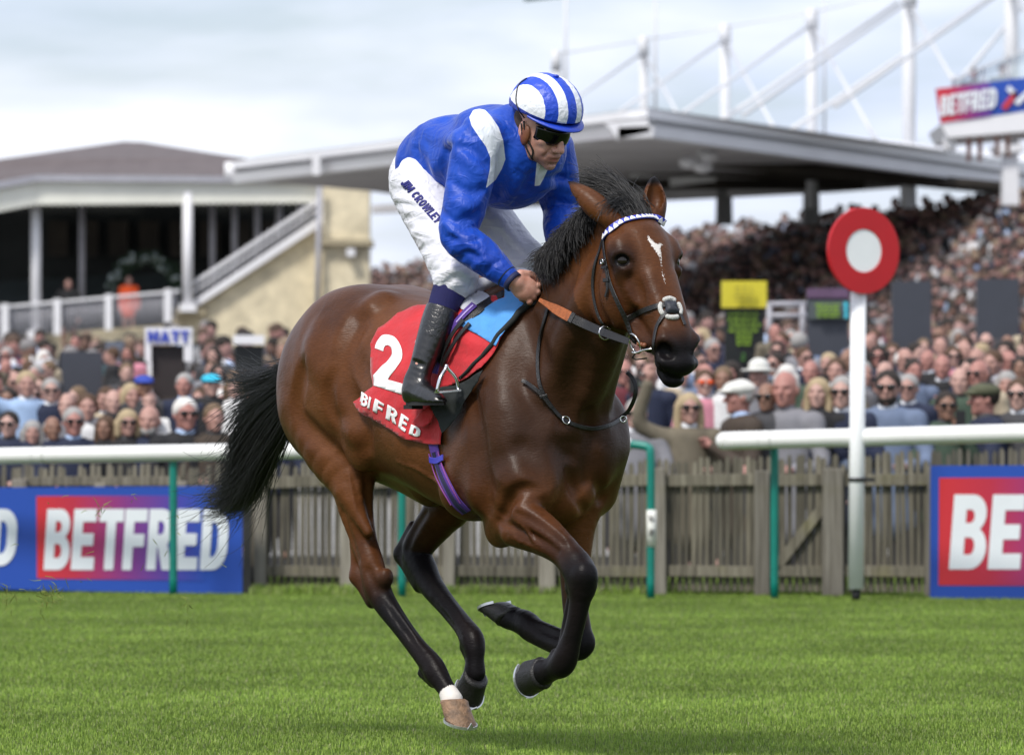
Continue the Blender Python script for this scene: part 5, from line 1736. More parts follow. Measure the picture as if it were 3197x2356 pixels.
def web_mat(name, base, stripe, freq):
    m, t, b = NT(name)
    tcn = t.nodes.new('ShaderNodeAttribute'); tcn.attribute_name = 'across'
    w = t.nodes.new('ShaderNodeMath'); w.operation = 'MULTIPLY'; w.inputs[1].default_value = freq
    t.links.new(tcn.outputs['Fac'], w.inputs[0])
    s = t.nodes.new('ShaderNodeMath'); s.operation = 'SINE'; t.links.new(w.outputs['Value'], s.inputs[0])
    r = t.nodes.new('ShaderNodeValToRGB'); r.color_ramp.elements[0].color = (*base, 1); r.color_ramp.elements[1].color = (*stripe, 1)
    r.color_ramp.elements[0].position = .55; r.color_ramp.elements[1].position = .75
    t.links.new(s.outputs['Value'], r.inputs['Fac']); t.links.new(r.outputs['Color'], b.inputs['Base Color'])
    b.inputs['Roughness'].default_value = .7
    return m
M_WEB = mat('purple_elastic_web', (.085, .035, .26), rough=.7, var=.25, scale=30)
M_WEB2 = mat('violet_stripe_web', (.26, .06, .30), rough=.7, var=.1)
M_NAVY = mat('navy_webbing', (.010, .012, .045), rough=.8, var=.2)

# --- number cloth
CLOTH = empty('number_cloth', (HX0, HY0, 0), -TH)
tag(CLOTH, 'red number cloth marked with a white 2 under the saddle of the racehorse', 'saddle cloth')
def flutter(off, amp=.010):
    base = on_body(0)
    def f(x, y):
        h = hit(HB, x, y)
        if h is None: return None
        n = noise.noise(Vector((x * .013, y * .011, 3.1))) * amp + noise.noise(Vector((x * .035, y * .03, 7.7))) * amp * .5
        return h[0] + h[1] * (off + n)
    return f
red = [(1440, 940), (1307, 966), (1246, 985), (1189, 1032), (1163, 1078), (1164, 1120), (1167, 1160), (1174, 1207), (1143, 1233), (1114, 1255), (1130, 1276), (1148, 1292),
       (1212, 1333), (1276, 1369), (1338, 1384), (1387, 1387), (1386, 1340), (1372, 1300), (1349, 1268), (1385, 1215), (1421, 1199), (1470, 1178), (1513, 1150), (1540, 1115), (1560, 1085), (1603, 1006), (1640, 945), (1590, 930)]
fl = flutter(.012)
def lifted(x, y):
    # the rear lower corner stands off the flank in the wind
    q = fl(x, y)
    if q is None: return None
    k = max(0.0, 1 - math.hypot(x - 1125, y - 1262) / 90)
    return q + (EYE - q).normalized() * (.03 * k) + Vector((-.01, 0, .0)) * k
drape('cloth', [red], 12, lifted, M_RED, CLOTH, .002)
def lift2(d, f=lifted):
    def g(x, y):
        q = f(x, y)
        return None if q is None else q + (EYE - q).normalized() * d
    return g
# the numeral, leaning with the cloth
two = []
for p in GL['2'][1]:
    # glyph (0..0.6, 0..1) -> pixels: corners measured on the photograph
    two.append([(1171 + (a / .6) * 90 + (1 - b) * 4, 1052 + (1 - b) * 152 + (a / .6) * (1 - b) * 30) for a, b in p])
drape('numeral', two, 9, lift2(.0045), M_WPR, CLOTH, .001)
# lettering along the lower hem
def hem(txt, x0, y0, x1, y1, h, gap=.06):
    polys, wd = text_polys(txt, gap)
    d = np.array([x1 - x0, y1 - y0], float); n_ = np.linalg.norm(d); d /= n_
    up = np.array([.18, -.98])
    return [[(x0 + d[0] * a / wd * n_ + up[0] * b * h, y0 + d[1] * a / wd * n_ + up[1] * b * h) for a, b in p] for p in polys]
for ch, (x0, y0, x1, y1, h) in zip('BIFRED', [(1134, 1257, 1158, 1272, 34), (1160, 1273, 1167, 1278, 36), (1177, 1283, 1202, 1300, 40), (1211, 1306, 1242, 1326, 44), (1250, 1331, 1276, 1348, 42), (1286, 1353, 1318, 1366, 30)]):
    drape('letter', hem(ch, x0, y0, x1, y1, h), 8, lift2(.0045), M_WPR, CLOTH, .001)
# light blue panel by the withers, folded front edge and lifted flap
blue = [(1583, 906), (1615, 918), (1647, 936), (1625, 972), (1603, 1006), (1578, 1048), (1554, 1086), (1536, 1073), (1493, 1047), (1446, 1021), (1480, 995), (1513, 970), (1580, 934)]
bp_ = drape('pad_panel', [blue], 10, lift2(.008), M_LBL, CLOTH, .002); bp_['label'] = 'light blue panel of the number cloth'
tb = [fl(x, y) for x, y in spline([(1672, 944), (1640, 965), (1602, 1012), (1568, 1050), (1530, 1096), (1478, 1150), (1440, 1180)], 30)]
tb = [q + (EYE - q).normalized() * .006 for q in tb if q is not None]
wchild(MB().tube(tb, [.013 * (1 - .6 * i / (len(tb) - 1)) for i in range(len(tb))], 8).build('edge_binding', M_UND), CLOTH)
def flapfn(x, y):
    q = fl(x, y)
    if q is None: return None
    k = max(0, min(1, (1 - (x - 1333) / 180)))
    return q + (EYE - q).normalized() * (.012 + .05 * k)
drape('turned_flap', [[(1333, 1243), (1385, 1208), (1430, 1203), (1478, 1182), (1516, 1158), (1500, 1195), (1472, 1232), (1440, 1290), (1412, 1330), (1388, 1352), (1372, 1310), (1352, 1272)]], 10, flapfn, M_UND, CLOTH, .002)
drape('red_fold', [[(1292, 1317), (1318, 1290), (1349, 1266), (1362, 1292), (1350, 1316), (1330, 1333), (1308, 1330)]], 8, lambda x, y: (lambda q: q + (EYE - q).normalized() * .035)(fl(x, y)), M_RED, CLOTH, .004)

# --- girth
GIRTH = empty('girth', (HX0, HY0, 0), -TH)
tag(GIRTH, 'purple and navy elastic girth strap round the belly of the racehorse', 'girth')
gp = [(1352, 1360), (1362, 1410), (1380, 1470), (1402, 1520), (1430, 1568), (1458, 1594)]
strap('outer_web', gp, .046, M_WEB, GIRTH, off=.006, thick=.004)
strap('centre_web', [(x - 2, y) for x, y in gp[1:]], .017, M_NAVY, GIRTH, off=.010, thick=.004)
strap('stripe', [(x + 13, y - 2) for x, y in gp[1:-1]], .005, M_WEB2, GIRTH, off=.0095, thick=.002)
strap('stripe', [(x - 17, y + 4) for x, y in gp[1:-1]], .005, M_WEB2, GIRTH, off=.0095, thick=.002)
strap('keeper', [(1349, 1432), (1372, 1437), (1394, 1428)], .020, mat('blue_keeper', (.05, .05, .45), rough=.6), GIRTH, off=.013, thick=.003)

# --- saddle: seat, flap, straps and the stirrup
SAD = empty('saddle', (HX0, HY0, 0), -TH)
tag(SAD, 'small black and silver racing saddle on the back of the racehorse', 'saddle')
SF = Field((-.22, -.34, 1.25), (.50, .34, 1.72), .006)
SF.seg((.02, 0, 1.555), (.20, 0, 1.555), .040, .035, .02, YS, 2.6)
SF.seg((.20, 0, 1.57), (.36, 0, 1.60), .030, .030, .03, YS, 2.0)
SF.seg((.00, 0, 1.575), (-.03, 0, 1.59), .035, .020, .03, YS, 2.4)
for s_ in (-1, 1):
    SF.seg((.17, .12 * s_, 1.54), (.20, .25 * s_, 1.40), .045, .050, .03, (0, .55 * s_, .83), .35)
sv, sf = SF.mesh()
so = link_mesh('seat', np_mesh('seat', sv, sf), M_SEAT, SAD)
blk = [(1580, 914), (1578, 934), (1540, 958), (1505, 985), (1470, 1010), (1446, 1026), (1420, 1048), (1398, 1062), (1392, 1050), (1420, 1020), (1450, 990), (1490, 962), (1530, 938)]
def sad(off):
    bvs = [HB, bvh_of(toW(sv), sf)]
    return lambda x, y: (lambda h: None if h is None else h[0])(hit(bvs, x, y, off))
drape('pommel_strap', [blk], 10, sad(.016), M_BLK, SAD, .004)
SB2 = [HB, bvh_of(toW(sv), sf)]
drape('seat_cover', [[(1425, 912), (1470, 906), (1515, 922), (1540, 940), (1505, 962), (1478, 980), (1448, 972), (1428, 950)]], 9, sad(.014), M_SEAT, SAD, .003)
strap('surcingle', [(1486, 962), (1462, 985), (1440, 1010), (1418, 1042)], .030, M_WEB, SAD, off=.020, thick=.004, bv=SB2)
strap('surcingle_stripe', [(1484, 966), (1462, 988), (1440, 1013)], .006, mat('lilac', (.45, .35, .7)), SAD, off=.024, thick=.002, bv=SB2)
strap('surcingle', [(1392, 1100), (1384, 1130), (1372, 1170)], .028, M_WEB, SAD, off=.022, thick=.004, bv=SB2)
strap('stirrup_leather', [(1462, 1010), (1438, 1042), (1420, 1075), (1404, 1110), (1396, 1138)], .018, M_BLK, SAD, off=.030, thick=.005, bv=SB2)
strap('stirrup_leather', [(1478, 1020), (1452, 1052), (1430, 1086), (1410, 1122), (1398, 1146)], .016, M_BLK, SAD, off=.026, thick=.005, bv=SB2)
IT = Vector(toW(hp(1395, 1140, -.335)))
i1 = Vector(toW(hp(1364, 1224, -.375))); i2 = Vector(toW(hp(1432, 1218, -.295)))
ip = [i1, i1.lerp(IT, .5) + Vector((-.006, -.01, 0)), i1.lerp(IT, .85), IT, i2.lerp(IT, .85), i2.lerp(IT, .5) + Vector((.01, .0, 0)), i2]
wchild(MB().tube([Vector(p) for p in spline([tuple(p) for p in ip], 24)], .0062, 8).build('stirrup', M_SIL), SAD)
wchild(MB().beam(i1, i2, .035, .006).build('stirrup_tread', M_SIL), SAD)

# --- bridle
BR = empty('bridle', (HX0, HY0, 0), -TH)
tag(BR, 'black leather racing bridle with blue and white browband on the head of the racehorse', 'bridle')
bb, P_, N_ = strap('browband', [(1888, 742), (1902, 722), (1930, 700), (1968, 686), (2010, 680), (2045, 681), (2066, 690), (2078, 708)], .022, M_BBL, BR, off=.006, thick=.004)
# white triangles on the band
m_ = len(P_)
L_acc = [0]
for i in range(1, m_): L_acc.append(L_acc[-1] + (P_[i] - P_[i - 1]).length)
tot = L_acc[-1]; nt_ = 15
def alongp(d):
    j = min(max(np.searchsorted(L_acc, d) - 1, 0), m_ - 2)
    f = (d - L_acc[j]) / max(L_acc[j + 1] - L_acc[j], 1e-6)
    return P_[j].lerp(P_[j + 1], f), N_[j], (P_[j + 1] - P_[j]).normalized()
for i in range(nt_):
    d = (i + .5) / nt_ * tot
    c, n_, t_ = alongp(d)
    sd_ = t_.cross(n_).normalized()
    if sd_.z > 0: sd_ = -sd_
    w2 = tot / nt_ * .46
    a_, b_, e_ = c + sd_ * .0105 - t_ * w2, c + sd_ * .0105 + t_ * w2, c - sd_ * .0085
    q1, q2 = c + sd_ * .002 - t_ * w2 * .85, c + sd_ * .002 + t_ * w2 * .85
    up_ = n_ * .0028; tp = n_ * .0048
    V5 = [a_, b_, q2, e_, q1]
    mb = MB(); mb.add([v + up_ for v in V5] + [v + tp for v in V5], [(5, 6, 7, 8, 9), (4, 3, 2, 1, 0)] + [(k, (k + 1) % 5, 5 + (k + 1) % 5, 5 + k) for k in range(5)])
    wchild(mb.build('triangle', M_WPR), BR)
strap('cheekpiece', [(1886, 742), (1888, 775), (1896, 830), (1905, 880), (1925, 930), (1950, 985), (1976, 1050)], .016, M_BLK, BR, off=.005)
strap('throatlatch', [(1884, 748), (1872, 790), (1858, 830), (1852, 880), (1856, 930), (1868, 980), (1884, 1010), (1900, 1024)], .010, M_BLK, BR, off=.005)
for x, y, hgt in ((1888, 818, .016), (1893, 836, .010), (1898, 876, .012)):
    strap('keeper', [(x - 8, y), (x, y - 1), (x + 9, y - 2)], hgt, M_BLK, BR, off=.009, thick=.004, n=6)
h_ = hit(HB, 1889, 818, .011); ring('buckle', h_[0], h_[1], .008, .0018, M_SIL, BR)
strap('strap_tail', [(1896, 836), (1900, 870), (1900, 905), (1894, 926)], .009, M_BLK, BR, off=.007)
strap('noseband', [(1958, 994), (1985, 980), (2020, 966), (2056, 955), (2080, 952)], .017, M_BLK, BR, off=.005)
strap('lower_noseband', [(2080, 972), (2062, 1000), (2050, 1030), (2044, 1070), (2040, 1110), (2040, 1150)], .014, M_BLK, BR, off=.005)
strap('lower_noseband', [(2114, 966), (2126, 990), (2136, 1015)], .013, M_BLK, BR, off=.005)
c_, n_ = hit(HB, 2094, 962, .003)
rx = Vector((n_.y, -n_.x, 0)).normalized(); ry = n_.cross(rx).normalized()
if rx.x < 0: rx = -rx
if ry.z > 0: ry = -ry
mb = MB()
for k in range(40):
    a = 2 * math.pi * k / 40
    g = abs(math.sin(2 * a + math.pi / 2))
    if g < .45: continue
    o_ = c_ + rx * math.cos(a) * .034 + ry * math.sin(a) * .034 - n_ * (abs(math.cos(a)) * .007)
    mb.ell(o_, (.0085, .0085, .0085), 7, 5)
wchild(mb.build('sheepskin_pad', M_WHF), BR)
mb = MB(); pts = []
for k in range(32):
    a = 2 * math.pi * k / 32
    r_ = .0215 * (1 + .16 * math.cos(4 * a + math.pi))
    pts.append(c_ + rx * math.cos(a) * r_ + ry * math.sin(a) * r_ - n_ * abs(math.cos(a)) * .004)
top_ = [p + n_ * .011 for p in pts]
mb.add(pts + top_ + [c_ + n_ * .014], [(k, (k + 1) % 32, 32 + (k + 1) % 32, 32 + k) for k in range(32)] + [(32 + k, 32 + (k + 1) % 32, 64) for k in range(32)], True)
wchild(mb.build('nose_disc', mat('dark_disc', (.022, .025, .035), rough=.6, bump=.3)), BR)
# bit
bc, bn = hit(HB, 1992, 1068, .012)
ring('bit_ring', bc, bn, .034, .0032, M_SIL, BR, .95)
strap('cheekpiece_end', [(1976, 1050), (1984, 1062), (1992, 1066)], .014, M_BLK, BR, off=.009, thick=.005, n=6)
for (x, y) in ((2003, 1072), (2010, 1075), (2017, 1077)):
    h_ = hit(HB, x, y, .010)
    wchild(MB().ell(h_[0], .008, 9, 7).build('bit_guard', M_BRN), BR)
q0 = Vector(toW(hp(1984, 1102, -.075))); q1 = Vector(toW(hp(2040, 1088, -.06)))
wchild(MB().tube([q0 + Vector((-.012, 0, .003)), q0, q0.lerp(q1, .5) + Vector((0, 0, .003)), q1], .0032, 8).build('bit_bar', M_SIL), BR)
q2 = Vector(toW(hp(1974, 1116, -.07)))
wchild(MB().tube([q0, q2, Vector(toW(hp(1985, 1122, -.06))), Vector(toW(hp(2020, 1118, -.04)))], .0025, 8).build('chin_strap', M_BLK), BR)

# --- reins
RN = empty('reins', (HX0, HY0, 0), -TH)
tag(RN, 'pair of racing reins with tan rubber grips held in the hands of the rider', 'reins')
HAND = hp(1688, 938, -.14)
R0 = Vector(toW(HAND)); R1 = bc + Vector((-.02, -.004, .006))
nv = (EYE - R0).normalized()
def rp(t):
    p = R0.lerp(R1, t) + Vector((0, 0, -.010 * math.sin(math.pi * t)))
    x, y = to_px([p])[0]
    h = hit(HB, x, y)
    if h is not None:
        u_ = (p - EYE); dd = (h[0] - EYE).length - .022
        if u_.length > dd: p = EYE + u_.normalized() * dd
    return p
strap('rein_grip', None, .0, M_ORG, RN, pts3=[rp(t) for t in (-.02, .08, .16, .24, .335)], nrm=nv, thick=.006, widths=[.012, .020, .030, .034, .034])
strap('rein_stop', None, .037, M_BLK, RN, pts3=[rp(t) for t in (.330, .35, .372)], nrm=nv, thick=.010)
strap('rein_strap', None, .0, M_BLK, RN, pts3=[rp(t) for t in (.36, .5, .7, .85, 1.0)], nrm=nv, thick=.005, widths=[.031, .030, .027, .025, .022])
ring('martingale_ring', rp(.735) + nv * .004, (nv + Vector((.5, 0, 0))), .021, .0024, M_SIL, RN)
f0 = Vector(toW(hp(1700, 935, .05))); f1 = Vector(toW(hp(1995, 1072, .07)))
f1 = Vector(toW(np.array([1.10, .10, 1.37])))
strap('rein_strap', None, .024, M_BLK, RN, pts3=[f0, f0.lerp(f1, .3) , f0.lerp(f1, .7), f1], nrm=nv, thick=.005)
# neck strap and hanging rein end
NS = empty('neck_strap', (HX0, HY0, 0), -TH)
tag(NS, 'thin black leather neck strap with buckle round the lower neck of the racehorse', 'strap')
strap('strap_loop', [(1716, 958), (1702, 1005), (1690, 1050), (1681, 1117), (1684, 1184), (1697, 1231), (1738, 1292), (1766, 1313), (1810, 1331), (1861, 1336), (1908, 1324), (1936, 1306)], .013, M_BLK, NS, off=.006, thick=.005)
strap('strap_end', [(1630, 1192), (1648, 1196), (1668, 1208), (1693, 1232), (1720, 1270)], .013, M_BLK, NS, off=.012, thick=.004)
strap('keeper', [(1688, 1238), (1698, 1236), (1708, 1232)], .010, M_BLK, NS, off=.013, thick=.006, n=6)
h_ = hit(HB, 1764, 1312, .012); ring('buckle', h_[0], h_[1], .011, .0022, M_SIL, NS, 1.2)
lp = [Vector(toW(hp(x, y, .12))) for x, y in ((1938, 1304), (1962, 1282), (1980, 1245), (1985, 1210), (1976, 1182), (1958, 1162))]
strap('far_loop', None, .014, M_BLK, NS, pts3=lp, nrm=nv + Vector((.3, 0, 0)), thick=.004)
ring('buckle', lp[0] + Vector((.008, -.02, -.004)), nv, .010, .0025, M_SIL, NS)
# ------------------------------------------------------------------ the rider
JK = empty('person', (HX0, HY0, 0), -TH)
tag(JK, 'jockey in blue silks with white shoulder patches and white breeches crouched over the racehorse', 'person')
def J(px, py, y): return hp(px, py, y)
SHN, SHF = J(1492, 440, -.19), J(1722, 470, .185)
ELN, ELF = J(1432, 735, -.27), J(1752, 655, .25)
WRN, WRF = J(1598, 876, -.17), J(1752, 800, .12)
HIPN, HIPF = J(1312, 572, -.12), J(1420, 560, .11)
KNN, KNF = J(1420, 865, -.20), J(1636, 812, .19)
ANN, ANF = J(1304, 1176, -.335), np.array([J(1304, 1176, -.335)[0], .335, J(1304, 1176, -.335)[2]])
PEL = (HIPN + HIPF) / 2
CH = (SHN + SHF) / 2
# head frame
HC = J(1692, 402, 0.005)
_y, _p = math.radians(9), math.radians(-27)
Jf = np.array([math.cos(_p) * math.cos(_y), math.cos(_p) * math.sin(_y), math.sin(_p)])
Jl = np.array([-math.sin(_y), math.cos(_y), 0.0]); _r = math.radians(4)
Ju = np.cross(Jf, Jl)
Jl = Jl * math.cos(_r) + Ju * math.sin(_r); Ju = np.cross(Jf, Jl)
JM = np.array([Jf, Jl, Ju])
def K3(f, l, u): return HC + Jf * f + Jl * l + Ju * u

# --- skin: one continuous figure; the clothes lie over it
BF = Field((-.30, -.40, 1.14), (.76, .40, 2.26), .0037)
BF.ell(K3(-.008, 0, .025), (.098, .077, .100), JM, .01)
BF.ell(K3(.020, 0, -.035), (.072, .066, .070), JM, .03)
BF.seg(K3(-.02, 0, -.06), CH + np.array([-.04, 0, .03]), .056, .062, .03)
BF.chain([(CH + np.array([-.02, 0, -.02]), .12), ((CH + PEL) / 2, .115), (PEL, .12)], .03, YS, 1.15)
for (a, b, c, r) in ((SHN, ELN, WRN, 1), (SHF, ELF, WRF, 1)):
    BF.chain([(a, .050), ((a + b) / 2, .045), (b, .036), ((b + c) / 2, .036), (c, .026)], .02)
for (a, b, c) in ((HIPN, KNN, ANN), (HIPF, KNF, ANF)):
    BF.chain([(a, .085), ((a + b) / 2, .070), (b, .046), ((b + c) / 2, .038), (c, .026)], .02)
    BF.seg(c + np.array([-.015, 0, -.045]), c + np.array([.10, 0, -.070]), .022, .018, .01)
# near hand: back of the hand towards the viewer, fist closed round the rein
def fist(F, W, X, DN, OUT, sg):
    """W wrist, X along the hand, DN down across the knuckles, OUT away from the back of the hand"""
    F.seg(W - X * .012, W + X * .015, .026, .028, .01)
    F.ell(W + X * .050 + DN * .008, (.047, .040, .019), np.array([X, DN, OUT]), .014)
    for i, (o, ln) in enumerate(((-.024, .9), (-.004, 1.0), (.016, .95), (.035, .80))):
        k = W + X * (.092 - abs(i - 1) * .006) + DN * (o + .006)
        F.ell(k, (.0120, .0108, .0108), None, .004)
        b = k + X * .010 * ln + OUT * .030 * ln + DN * .003
        c = b - X * .022 * ln + OUT * .014
        e = c - X * .016 - OUT * .012
        F.chain([(k, .0108), (b, .0098), (c, .0092), (e, .0085)], .0015)
    t0 = W + X * .02 - DN * .030 + OUT * .008
    F.chain([(t0, .016), (W + X * .055 - DN * .040 + OUT * .022, .0135), (W + X * .088 - DN * .026 + OUT * .034, .0115), (W + X * .100 - DN * .008 + OUT * .040, .009)], .008)
XN = toH(np.array(at(1712, 918, 17.7))) - toH(np.array(at(1600, 872, 17.75)))
XN /= np.linalg.norm(XN)
OUTN = toH(np.array(ray(1640, 890)) * 5 + np.array([HX0, HY0, 0])) ; OUTN /= np.linalg.norm(OUTN)
XN = XN - OUTN * (XN @ OUTN); XN /= np.linalg.norm(XN)
XN = XN * .98 + OUTN * .14; XN /= np.linalg.norm(XN); OUTN = OUTN - XN * (OUTN @ XN); OUTN /= np.linalg.norm(OUTN)
DNN = np.cross(XN, OUTN); DNN = DNN if DNN[2] < 0 else -DNN
fist(BF, WRN, XN, DNN, OUTN, -1)
XF = np.array([.8, -.2, -.55]); XF /= np.linalg.norm(XF); OF = np.array([.1, -.95, .2]); OF -= XF * (OF @ XF); OF /= np.linalg.norm(OF)
DF = np.cross(XF, OF); DF = DF if DF[2] < 0 else -DF
fist(BF, WRF, XF, DF, OF, 1)
# face
BF.ell(K3(.060, 0, -.070), (.040, .040, .036), JM, .02)
BF.ell(K3(.082, 0, -.097), (.016, .020, .015), JM, .012)           # chin
BF.seg(K3(.040, -.050, -.075), K3(-.005, -.062, -.030), .016, .016, .02)
BF.seg(K3(.040, .050, -.075), K3(-.005, .062, -.030), .016, .016, .02)
for s_ in (-1, 1):
    BF.ell(K3(.062, .042 * s_, -.012), (.022, .020, .016), JM, .016)  # cheekbones
    BF.ell(K3(.066, .030 * s_, -.042), (.018, .016, .020), JM, .014)
    BF.ell(K3(.074, .034 * s_, .012), (.012, .016, .010), JM, .010, sub=True)  # eye sockets
    BF.ell(K3(.070, .033 * s_, .011), (.0125, .0125, .0125), JM, .003)
    BF.seg(K3(.080, .012 * s_, .034), K3(.070, .052 * s_, .034), .010, .008, .010)
    BF.ell(K3(.099, .0125 * s_, -.034), (.010, .0085, .008), JM, .005)    # wings of the nose
    BF.ell(K3(-.006, .080 * s_, -.002), (.018, .007, .030), JM, .004)    # ears
    BF.ell(K3(-.002, .087 * s_, .002), (.009, .005, .018), JM, .004, sub=True)
BF.chain([(K3(.086, 0, .022), .009), (K3(.100, 0, -.004), .0105), (K3(.113, 0, -.028), .0125)], .008)
BF.ell(K3(.089, 0, -.058), (.014, .026, .009), JM, .006)
BF.ell(K3(.087, 0, -.073), (.013, .021, .0075), JM, .006)
BF.seg(K3(.101, -.022, -.0655), K3(.101, .022, -.0655), .0022, .0022, .003, sub=True)
BF.seg(K3(.088, -.026, -.036), K3(.082, -.036, -.060), .003, .003, .008, sub=True)
BF.seg(K3(.092, -.012, -.084), K3(.092, .012, -.084), .003, .003, .008, sub=True)
bv_, bf_ = BF.mesh(); del BF.D
BDB = bvh_of(toW(bv_), bf_)

def skin_material():
    m, t, b = NT('weathered_skin')
    N = t.nodes.new; K = t.links.new
    tcn = N('ShaderNodeTexCoord')
    n = N('ShaderNodeTexNoise'); n.inputs['Scale'].default_value = 28; n.inputs['Detail'].default_value = 4
    K(tcn.outputs['Object'], n.inputs['Vector'])
    r = N('ShaderNodeValToRGB'); r.color_ramp.elements[0].position = .3; r.color_ramp.elements[1].position = .72
    r.color_ramp.elements[0].color = (.44, .20, .145, 1); r.color_ramp.elements[1].color = (.66, .37, .29, 1)
    K(n.outputs['Fac'], r.inputs['Fac'])
    a = N('ShaderNodeAttribute'); a.attribute_name = 'lips'
    mx = N('ShaderNodeMixRGB'); mx.inputs['Color2'].default_value = (.30, .085, .075, 1)
    K(r.outputs['Color'], mx.inputs['Color1']); K(a.outputs['Fac'], mx.inputs['Fac'])
    a2 = N('ShaderNodeAttribute'); a2.attribute_name = 'stubble'
    mx2 = N('ShaderNodeMixRGB'); mx2.inputs['Color2'].default_value = (.16, .095, .08, 1)
    m2 = N('ShaderNodeMath'); m2.operation = 'MULTIPLY'; m2.inputs[1].default_value = .45
    K(a2.outputs['Fac'], m2.inputs[0]); K(m2.outputs['Value'], mx2.inputs['Fac']); K(mx.outputs['Color'], mx2.inputs['Color1'])
    K(mx2.outputs['Color'], b.inputs['Base Color'])
    b.inputs['Roughness'].default_value = .48
    b.inputs['Subsurface Weight'].default_value = .12; b.inputs['Subsurface Radius'].default_value = (.01, .004, .002)
    b.inputs['Subsurface Scale'].default_value = .5
    n2 = N('ShaderNodeTexNoise'); n2.inputs['Scale'].default_value = 260; n2.inputs['Detail'].default_value = 3
    K(tcn.outputs['Object'], n2.inputs['Vector'])
    bp = N('ShaderNodeBump'); bp.inputs['Strength'].default_value = .3; bp.inputs['Distance'].default_value = .002
    K(n2.outputs['Fac'], bp.inputs['Height']); K(bp.outputs['Normal'], b.inputs['Normal'])
    return m
M_SKIN = skin_material()
jm = np_mesh('body', bv_, bf_)
rel = (bv_ - HC) @ JM.T
lip = np.exp(-((rel[:, 2] + .0655) / .011) ** 2 - (rel[:, 1] / .020) ** 2) * (rel[:, 0] > .08)
stb = smoothstep(-.035, -.06, rel[:, 2]) * (rel[:, 0] > .0) * (np.abs(rel[:, 1]) < .09) * (rel[:, 2] > -.13)
vattr(jm, 'lips', lip); vattr(jm, 'stubble', np.clip(stb - lip, 0, 1))
link_mesh('body', jm, M_SKIN, JK)

# --- cloth fields
def wrinkle_on(F, bv, paths, mirror=False):
    for path, r, depth, k, sub in paths:
        pts = []; n = len(path)
        for i, (x, y) in enumerate(spline(path, max(len(path) * 2, 5))):
            off = (r - depth) if sub else -(r - depth)
            h = hit(bv, x, y, off)
            if h is not None: pts.append((toH(np.array(h[0])), r * (.5 + .5 * math.sin(math.pi * (i + .6) / (max(len(path) * 2, 5) + .2)))))
        if len(pts) > 1: F.chain(pts, k, sub=sub)

SFD = Field((-.34, -.42, 1.52), (.62, .42, 2.25), .0045)
mid = (CH + PEL) / 2
SFD.chain([(CH + np.array([.01, 0, -.015]), .150), (mid + np.array([-.01, 0, .00]), .150), (PEL + np.array([.02, 0, .03]), .120)], .0, YS, 1.14)
SFD.ell(J(1590, 540, 0), (.12, .15, .12), None, .05)                 # chest
SFD.ell(J(1420, 458, 0), (.16, .155, .105), None, .06)
SFD.ell(J(1535, 405, 0), (.11, .13, .075), None, .06)               # back, filled by the wind
SFD.ell(J(1335, 510, -.04), (.09, .11, .10), None, .05)
for s_, a, b, c in ((-1, SHN, ELN, WRN), (1, SHF, ELF, WRF)):
    SFD.ell(a + np.array([-.01, -.01 * s_, .005]), (.080, .075, .075), None, .05)
    SFD.chain([(a + np.array([-.01, 0, 0]), .082), (a * .65 + b * .35, .078), (a * .3 + b * .7, .072), (b, .062), (b * .6 + c * .4, .060), (b * .25 + c * .75, .046), (c * .96 + b * .04, .034)], .022)
# collar round the neck
SFD.seg(CH + np.array([.02, 0, .045]), K3(-.03, 0, -.082), .085, .066, .03)
_sv, _sf = SFD.mesh(); _sb = bvh_of(toW(_sv), _sf)
G_, B_ = True, False
wrinkle_on(SFD, _sb, [
 ([(1395, 480), (1378, 560), (1372, 640), (1368, 700)], .030, .014, .03, G_),      # between sleeve and back
 ([(1400, 470), (1440, 430), (1490, 420)], .016, .008, .02, G_),
 ([(1300, 470), (1330, 530), (1350, 590)], .020, .005, .03, G_),
 ([(1270, 520), (1300, 570), (1345, 610)], .016, .005, .025, B_),
 ([(1290, 560), (1330, 590), (1360, 600)], .010, .004, .02, G_),
 ([(1420, 470), (1460, 500), (1500, 545), (1520, 590)], .018, .006, .025, B_),
 ([(1440, 450), (1480, 475), (1525, 520)], .012, .005, .02, G_),
 ([(1405, 560), (1440, 590), (1480, 600), (1505, 590)], .014, .006, .02, G_),
 ([(1415, 632), (1450, 645), (1480, 640), (1500, 625)], .016, .005, .02, B_),
 ([(1380, 660), (1420, 690), (1470, 680), (1490, 665)], .012, .006, .018, G_),
 ([(1390, 700), (1440, 740), (1480, 740)], .014, .007, .018, B_),
 ([(1400, 740), (1450, 762), (1490, 750)], .012, .007, .015, G_),
 ([(1410, 790), (1440, 760), (1475, 770), (1500, 790)], .014, .006, .018, B_),
 ([(1430, 810), (1465, 790), (1500, 812)], .010, .006, .014, G_),
 ([(1480, 840), (1510, 815), (1540, 830)], .012, .005, .016, B_),
 ([(1520, 850), (1545, 822), (1562, 812)], .008, .004, .012, G_),
 ([(1580, 470), (1570, 540), (1555, 610)], .022, .006, .03, G_),
 ([(1620, 560), (1600, 600), (1580, 630)], .014, .006, .02, B_),
 ([(1660, 540), (1640, 590)], .012, .005, .02, G_),
 ([(1700, 560), (1740, 552), (1780, 560)], .012, .007, .018, G_),
 ([(1690, 590), (1740, 580), (1778, 590)], .014, .006, .018, B_),
 ([(1690, 640), (1730, 625), (1775, 640)], .012, .006, .015, G_),
 ([(1330, 360), (1400, 380), (1470, 400)], .02, .004, .03, G_),
 ([(1310, 400), (1380, 430), (1440, 440)], .018, .004, .03, B_),
])
